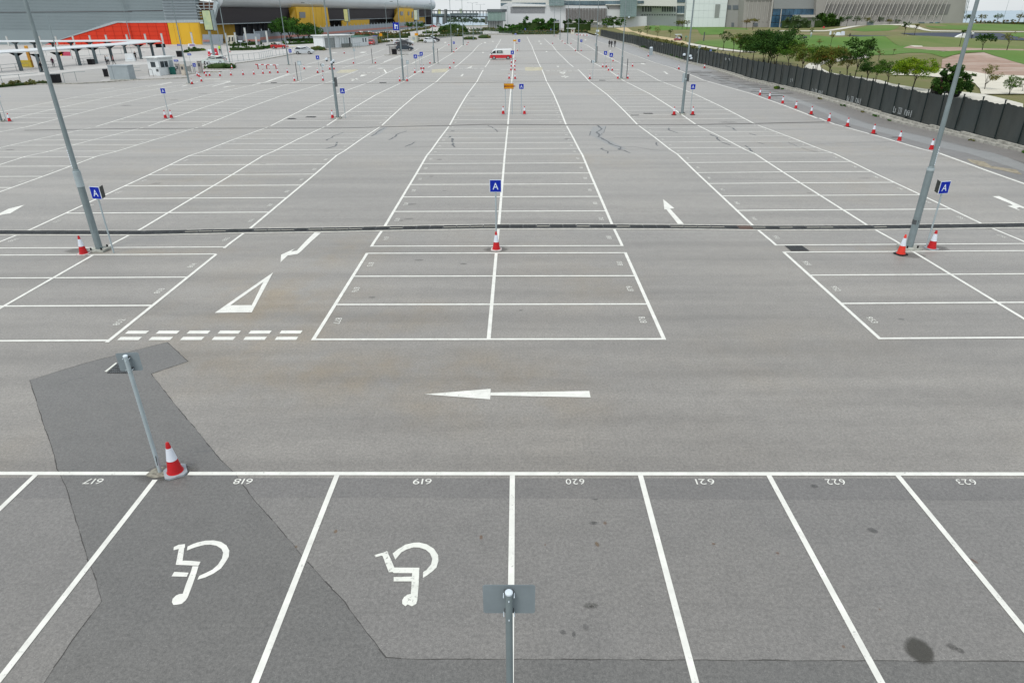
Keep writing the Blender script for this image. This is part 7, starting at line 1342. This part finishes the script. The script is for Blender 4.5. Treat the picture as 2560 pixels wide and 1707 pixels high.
TRF = [('8',1590,975,590,'dark',31,'Dark umbrella tree with V trunk right of the leaning near lamp post',dict(spread=2.4,crown0=.5,nc=34,n=60)),('8',2020,980,560,'olive',32,'Thin pale tree before the pond near the right edge',dict(spread=1.8,crown0=.5,nc=8,n=24)),('8',1205,820,540,'dark',33,'Thin tree before the white curved bund face',dict(spread=1.0,crown0=.8,nc=5,n=40,trunks=1)),('8',205,670,370,'dark',34,'Leaning dark tree at the pond edge, left one of a pair',dict(spread=1.4,crown0=.5,nc=16,n=60,trunks=1)),('8',395,650,410,'olive',35,'Leaning tree at the pond edge, right one of a pair',dict(spread=1.0,crown0=.5,nc=8,n=50,trunks=1)),
 ('7',470,760,510,'olive',36,'Round-topped tree at the edge of the far green, left',dict(spread=2.2,crown0=.45,nc=30,n=45)),('7',765,660,480,'green',37,'Small dark tree before the far shrubs',dict(spread=1.3,crown0=.3,nc=20,n=50)),('7',590,770,600,'olive',38,'Thin bare stem tree on the far green',dict(spread=.7,crown0=.6,nc=3,n=14,trunks=1)),('7',900,850,680,'olive',39,'Feathery small tree between the green and the fence trees',dict(spread=1.8,crown0=.4,nc=10,n=30)),('7',1350,860,730,'dark',40,'Small leaning tree with a dark tuft on the fairway',dict(spread=1.2,crown0=.7,nc=6,n=60,trunks=1)),('7',1110,840,620,'olive',41,'Thin leaning tree crossing the green',dict(spread=.8,crown0=.8,nc=4,n=30,trunks=1)),
 ('7',1955,1130,870,'olive',42,'Feathery green sapling on the lower fairway, left',dict(spread=1.6,crown0=.4,nc=14,n=36)),('7',2210,1060,860,'olive',43,'Feathery sapling on the lower fairway, right',dict(spread=1.3,crown0=.5,nc=8,n=30)),
 ('6',535,680,515,'dark',44,'Small dark tree on the slope left of the buggy',dict(spread=1.5,crown0=.5,nc=14,n=50,trunks=1)),('6',310,660,480,'olive',45,'Yellowish double tree left of the buggy',dict(spread=1.8,crown0=.3,nc=20,n=36)),('6',125,640,450,'green',46,'Green small tree on the slope at the left',dict(spread=2.0,crown0=.4,nc=20,n=36)),('6',665,585,360,'rust',47,'Red-flowered tree in front of the windowed wing',dict(spread=2.2,crown0=.5,nc=24,n=50)),('6',745,575,345,'olive',48,'Yellow green tree beside the red-flowered one',dict(spread=2.0,crown0=.5,nc=22,n=40)),('6',830,570,350,'olive',49,'Brownish tree touching the far lamp post line',dict(spread=1.3,crown0=.5,nc=10,n=40)),('6',980,490,350,'dark',50,'Small dark palm-like tree before the white slab',dict(spread=1.6,crown0=.5,nc=16,n=50)),
 ('6',1165,485,360,'brown',51,'Leafless grey shrub before the white slab, left',dict(spread=1.7,crown0=.3,nc=0,n=8)),('6',1280,488,370,'brown',52,'Leafless grey shrub before the white slab, right',dict(spread=1.5,crown0=.3,nc=0,n=8)),('6',1890,560,345,'brown',53,'Flat-topped pale tree before the ribbed hall',dict(spread=2.4,crown0=.55,nc=20,n=30)),('6',2000,575,330,'olive',54,'Green-topped tall tree before the ribbed hall',dict(spread=2.2,crown0=.65,nc=16,n=50)),('6',165,410,300,'dark',55,'Dark round tree before the windowed wing, left',dict(spread=2.2,crown0=.2,nc=34,n=60)),('6',320,440,325,'dark',56,'Dark broad tree before the windowed wing, right',dict(spread=2.8,crown0=.25,nc=40,n=60)),
 ('6',60,470,395,'far',57,'Light green bush tree at the left of the windowed wing',dict(spread=3,crown0=.1,nc=30,n=40)),('5',1700,520,320,'hall',58,'Large green tree left at the end of the fence',dict(spread=3.,crown0=.15,nc=60,n=60)),('5',1810,530,300,'dark',59,'Tallest green tree at the end of the fence',dict(spread=2.8,crown0=.15,nc=60,n=60)),('5',1930,530,310,'hall',60,'Green tree right of the tallest at the fence end',dict(spread=2.6,crown0=.15,nc=50,n=60)),('5',2100,430,330,'dark',61,'Dark tree behind the far fence lamp',dict(spread=2.8,crown0=.15,nc=40,n=60)),('5',2240,420,300,'dark',62,'Dark tree at the left of the windowed wing wall',dict(spread=2.2,crown0=.15,nc=40,n=60)),('5',2270,680,510,'dark',63,'Small dark tree by the sandy track at the left',dict(spread=1.3,crown0=.4,nc=14,n=50))]
for k, x, yb, yt, kd, sd, lb, sp_ in TRF: gtree(lb, kd, k, x, yb, yt, sd, False, spec=dict(sp_, size=.2))
far_t = [('7',250,500,370),('7',330,500,375),('7',530,500,350),('7',830,500,300),('7',960,520,400),('7',1290,500,330),('7',1390,500,260),('7',1560,500,285),('7',1740,500,300),('7',1830,500,360),('7',1970,490,290),('7',2150,490,335),('7',2290,490,330),('8',180,470,290),('8',290,470,280),('8',420,465,280),('8',540,460,270),('8',780,455,290),('8',950,450,205),('8',1010,450,280),('8',1150,450,240),('8',1290,450,255),('8',1380,450,245),('8',1570,450,245),('8',1850,450,235),('8',2250,440,235),('8',2330,440,245),('8',2130,445,340)]
far_t.sort(key=lambda q: CR[q[0]][0]+q[1]/CR[q[0]][2])
for i, (k, x, yb, yt) in enumerate(far_t): gtree('%s distant tree from the left, in the row before the ribbed hall' % ORD[i], ('far','dark','olive')[i % 3] if i % 5 else 'far', k, x, yb, yt, 70+i % 5, False, spec=dict(spread=2.1, crown0=.45, nc=22, n=34, size=.22, trunks=1+i % 2))
def ltree(label, kind, k, x, yb, yt, seed, **sp): p = G(k, x, yb); return tree(label, kind, p, height_at(p, k, yt), seed, name='tree', group='street trees on the left', spec=dict(dict(spread=2.6,crown0=.28,nc=90,n=70,size=.16,trunks=1,flat=.75), **sp))
for k, x, yb, yt, lb in (('3',465,745,330,'Broad round street tree at the left of the clump before the hall'),('3',620,750,300,'Tallest round street tree in the clump before the hall'),('3',770,755,400,'Round street tree in the middle right of the clump'),('3',950,755,410,'Second last round street tree of the clump before the yellow box'),('3',1080,750,460,'Rightmost round street tree of the clump, lowest')): ltree(lb, 'hall', k, x, yb, yt, 90+x % 3)
for i, (x, yt) in enumerate(((420,395),(500,400),(600,395),(680,400))): ltree('%s small clipped tree from the left before the far yellow wall' % ORD[i], 'hall', '4', x, 530, yt, 94, spread=2.2)
for i, (x, yb, yt) in enumerate(((1150,430,300),(1240,430,285),(1340,430,300),(1440,430,305),(1540,430,280),(1640,430,320),(1740,430,330),(1800,430,335))): ltree('%s distant tree from the left in the grove beneath the walkway' % ORD[i], 'far', '4', x, yb, yt, 95+i % 2, spread=3.0, crown0=.12)
ltree('Dark tree at the end of the hall under the walkway', 'dark', '4', 770, 420, 300, 97, spread=2.4, crown0=.1)
def hedge(label, k_pts, h, dpt, kind='hall', n=1.0, name='hedge', size=.16, cat='hedge', rz=0):
    g = [G(*q) for q in k_pts]; cl = []; r = random.Random(len(label)); body = MB(); bmat = mat('hedge_core', (.035,.065,.016), .9)
    for a, b in zip(g, g[1:]):
        L_ = (b-a).length; c = (a+b)/2; body.box((c.x,c.y,c.z+h*.3), (L_*.98,dpt*.5,h*.58), bmat, rz=math.atan2((b-a).y,(b-a).x))
        for i in range(max(2, int(L_/(.35*max(1,size*3))*n))): q = a.lerp(b, r.random()); nn = Vector((-(b-a).y,(b-a).x,0)).normalized(); q = q+nn*r.uniform(-.5,.5)*dpt; cl.append((q.x, q.y, q.z+r.uniform(.15,.95)*h, r.uniform(.25,.45)*max(.8, h*.5), r.random()))
    t = thing(name, label, cat); body.build('core', t); link('foliage', leaf_mesh(cl, 230/(size/.16)**1.6, size, LEAF[kind], 5), t); return t
def bush(label, k, x0, x1, yb, yt, kind, dpt=None, name='bush', size=.16, n=50, nc=60):
    a, b = G(k, x0, yb), G(k, x1, yb); c = (a+b)/2; W_ = (b-a).length; H = height_at(a, k, yt); r = random.Random(int(x0)); cl = []; dpt = dpt or W_*.5
    for _ in range(nc):
        u = r.uniform(-1,1); v = r.uniform(-1,1); q = math.sqrt(max(0, 1-u*u*.8-v*v*.3)); cl.append((u*W_*.46, v*dpt*.45, H*q*r.uniform(.25,.85), H*.22*r.uniform(.7,1.2), r.random()))
    c.y += dpt*.4; t = thing(name, label, 'bush', c); MB().lathe([(.42,0),(.47,.3),(.42,.6),(.2,.82),(.05,.86)], mat('hedge_core', (.035,.065,.016), .9), 14).build('core', t).scale = (W_, dpt, H)
    link('foliage', leaf_mesh(cl, n/max(.25, (H*.22)**2)/3, size, LEAF[kind], int(x1), 1.), t); return t
bush('Oval clipped hedge bush hiding the pale car', '2', 1340, 1890, 1228, 1125, 'dark', 3, nc=90, n=90); bush('Rounded brownish bush left of the guard building', '3', 945, 1225, 905, 820, 'olive', 3, nc=70, n=80)
bush('Big dark clipped bush in the middle left background', '4', 945, 1485, 592, 415, 'dark', 12, size=.35, nc=110, n=60); bush('Round olive bush at the far car park end, left one', '4', 1395, 1655, 712, 650, 'olive', 5, size=.22, nc=60); bush('Round olive bush at the far car park end, right one', '4', 1665, 1905, 688, 618, 'olive', 6, size=.25, nc=60)
bush('Small bright bush on the forecourt, right end', '2', 1240, 1350, 912, 860, 'lime', 2); bush('Dark small bush left of the forecourt bush', '2', 990, 1040, 945, 890, 'dark', 2); bush('Light green rounded shrub on the near kerb under the fence', 'c', 645, 690, 64, 38, 'lime', .6, size=.07, n=60, nc=30)
hedge('Clipped green hedge on the forecourt by the purple banner', [('2',1100,925),('2',1260,915)], 1.2, 3, 'hall'); hedge('Long clipped hedge before the barrier, right of the booth', [('2',1810,905),('2',2352,890),('3',120,870),('3',340,850)], 1.0, 3, 'hall'); hedge('Second hedge row behind the long clipped hedge', [('2',1830,830),('2',2352,800),('3',100,800)], 1.2, 2, 'dark')
hedge('Low dark hedge under the street trees', [('3',330,800),('3',620,800),('3',1180,770)], 1.0, 3, 'hall'); hedge('Dark shrubs beneath the trunks of the street trees', [('3',540,745),('3',1180,735)], 1.6, 3, 'dark'); hedge('Brown flowering hedge behind the guard building', [('3',1720,680),('3',2352,640),('4',0,640),('4',430,650)], 1.8, 6, 'brown', size=.3); hedge('Green hedge strip beneath the blue direction sign', [('3',2120,720),('4',0,690),('4',420,680)], 1.5, 4, 'olive', size=.25)
hedge('Tawny grass strip beside the green-roofed cabin', [('3',2100,780),('4',60,750)], .9, 4, 'olive'); hedge('Clipped light hedge before the big dark bush', [('4',690,605),('4',950,600)], 1.6, 3, 'lime', size=.25); hedge('Low hedge before the big dark bush, right part', [('4',1000,622),('4',1760,622)], 1.8, 4, 'olive', size=.3); hedge('Low hedge right of the narrow kiosk', [('4',590,665),('4',1000,660),('4',1400,652)], 1.0, 3, 'olive', size=.25); hedge('Brown hedge under the white hatchback', [('4',590,750),('4',700,748)], 1.0, 2.5, 'olive')
hedge('Hedge line along the far road below the hall end', [('4',330,585),('4',800,515)], 1.0, 3, 'olive', size=.3); hedge('Dark red garden shrubs before the glass building', [('4',1600,560),('4',1800,545),('4',2300,580)], 1.5, 8, 'rust', size=.35); hedge('Tall green shrubs before the white hotel, left', [('4',2080,590),('4',2352,600),('5',60,580)], 3.5, 5, 'hall', size=.4); hedge('Tall green shrubs before the white hotel, middle', [('5',120,560),('5',840,560)], 6.5, 8, 'hall', size=.45); hedge('Tall green shrubs before the white hotel, right of the gate', [('5',940,560),('5',1380,555)], 5.5, 8, 'dark', size=.45)
hedge('Violet flowering strip at the end of the car park', [('5',100,585),('5',900,585),('5',1330,590)], 1.2, 5, 'brown', size=.3); hedge('Low grass hedge along the end kerb', [('5',0,620),('5',830,622)], 1.3, 3, 'olive', size=.25)
hedge('Dark shrubs at the foot of the ribbed hall, left', [('7',230,530),('7',740,530)], 7, 8, 'far', size=.6); hedge('Dark shrubs at the foot of the ribbed hall, right', [('7',870,530),('7',1210,520)], 7, 8, 'dark', size=.6); hedge('Brush on the slope at the fence end', [('5',2000,480),('5',2352,470),('6',200,480)], 3, 8, 'brown', size=.45); hedge('Ochre tall grass behind the fence by the sandy track', [('6',0,700),('6',500,800),('6',900,900),('6',1300,950)], 1.0, 3, 'olive', size=.2); hedge('Shrub line by the sea at the far right', [('8',1480,462),('8',2060,458),('8',2400,456)], 3, 6, 'brown', size=.5)
hedge('Unkempt grass verge at the left edge behind the lamp post', [('1',-200,1575),('1',0,1560),('1',300,1530),('1',600,1505),('1',820,1490)], .5, 2.2, 'olive', size=.12, name='grass_verge', cat='grass'); 
wd_ = random.Random(3)
hedge('Green weeds along the kerb at the far part of the fence', [('6',0,850),('6',230,905),('6',470,985),('6',800,1085)], .55, .9, 'hall', size=.10, name='weed_strip', cat='weeds')
for i, (k, x, y, s_) in enumerate(sorted((('J',520,172,.5),('J',725,235,.5),('J',850,290,.4),('J',1075,365,.35),('J',1030,325,.5),('J',1300,362,.6),('J',1520,415,.4),('J',1640,440,.5),('J',1870,545,.35),('J',2250,655,.5),('J',150,85,.5),('6',1000,1150,.6),('6',1460,1270,.4),('6',2000,1420,.4)), key=lambda q: G(*q[:3]).y)):
    p = G(k, x, y); p.x = max(p.x, 31.5); cl = [(wd_.uniform(-.3,.3)*s_, wd_.uniform(-.7,.7)*s_, wd_.uniform(.03,.25)*s_, .18*s_, wd_.random()) for _ in range(9)]; t = thing('weed_tuft', '%s weed tuft, counting from the near end of the kerb under the fence' % ORD[i], 'weeds', p, 0, 'weed tufts along the kerb'); link('foliage', leaf_mesh(cl, 1500, .06, LEAF['olive' if i % 2 else 'hall'], i), t)
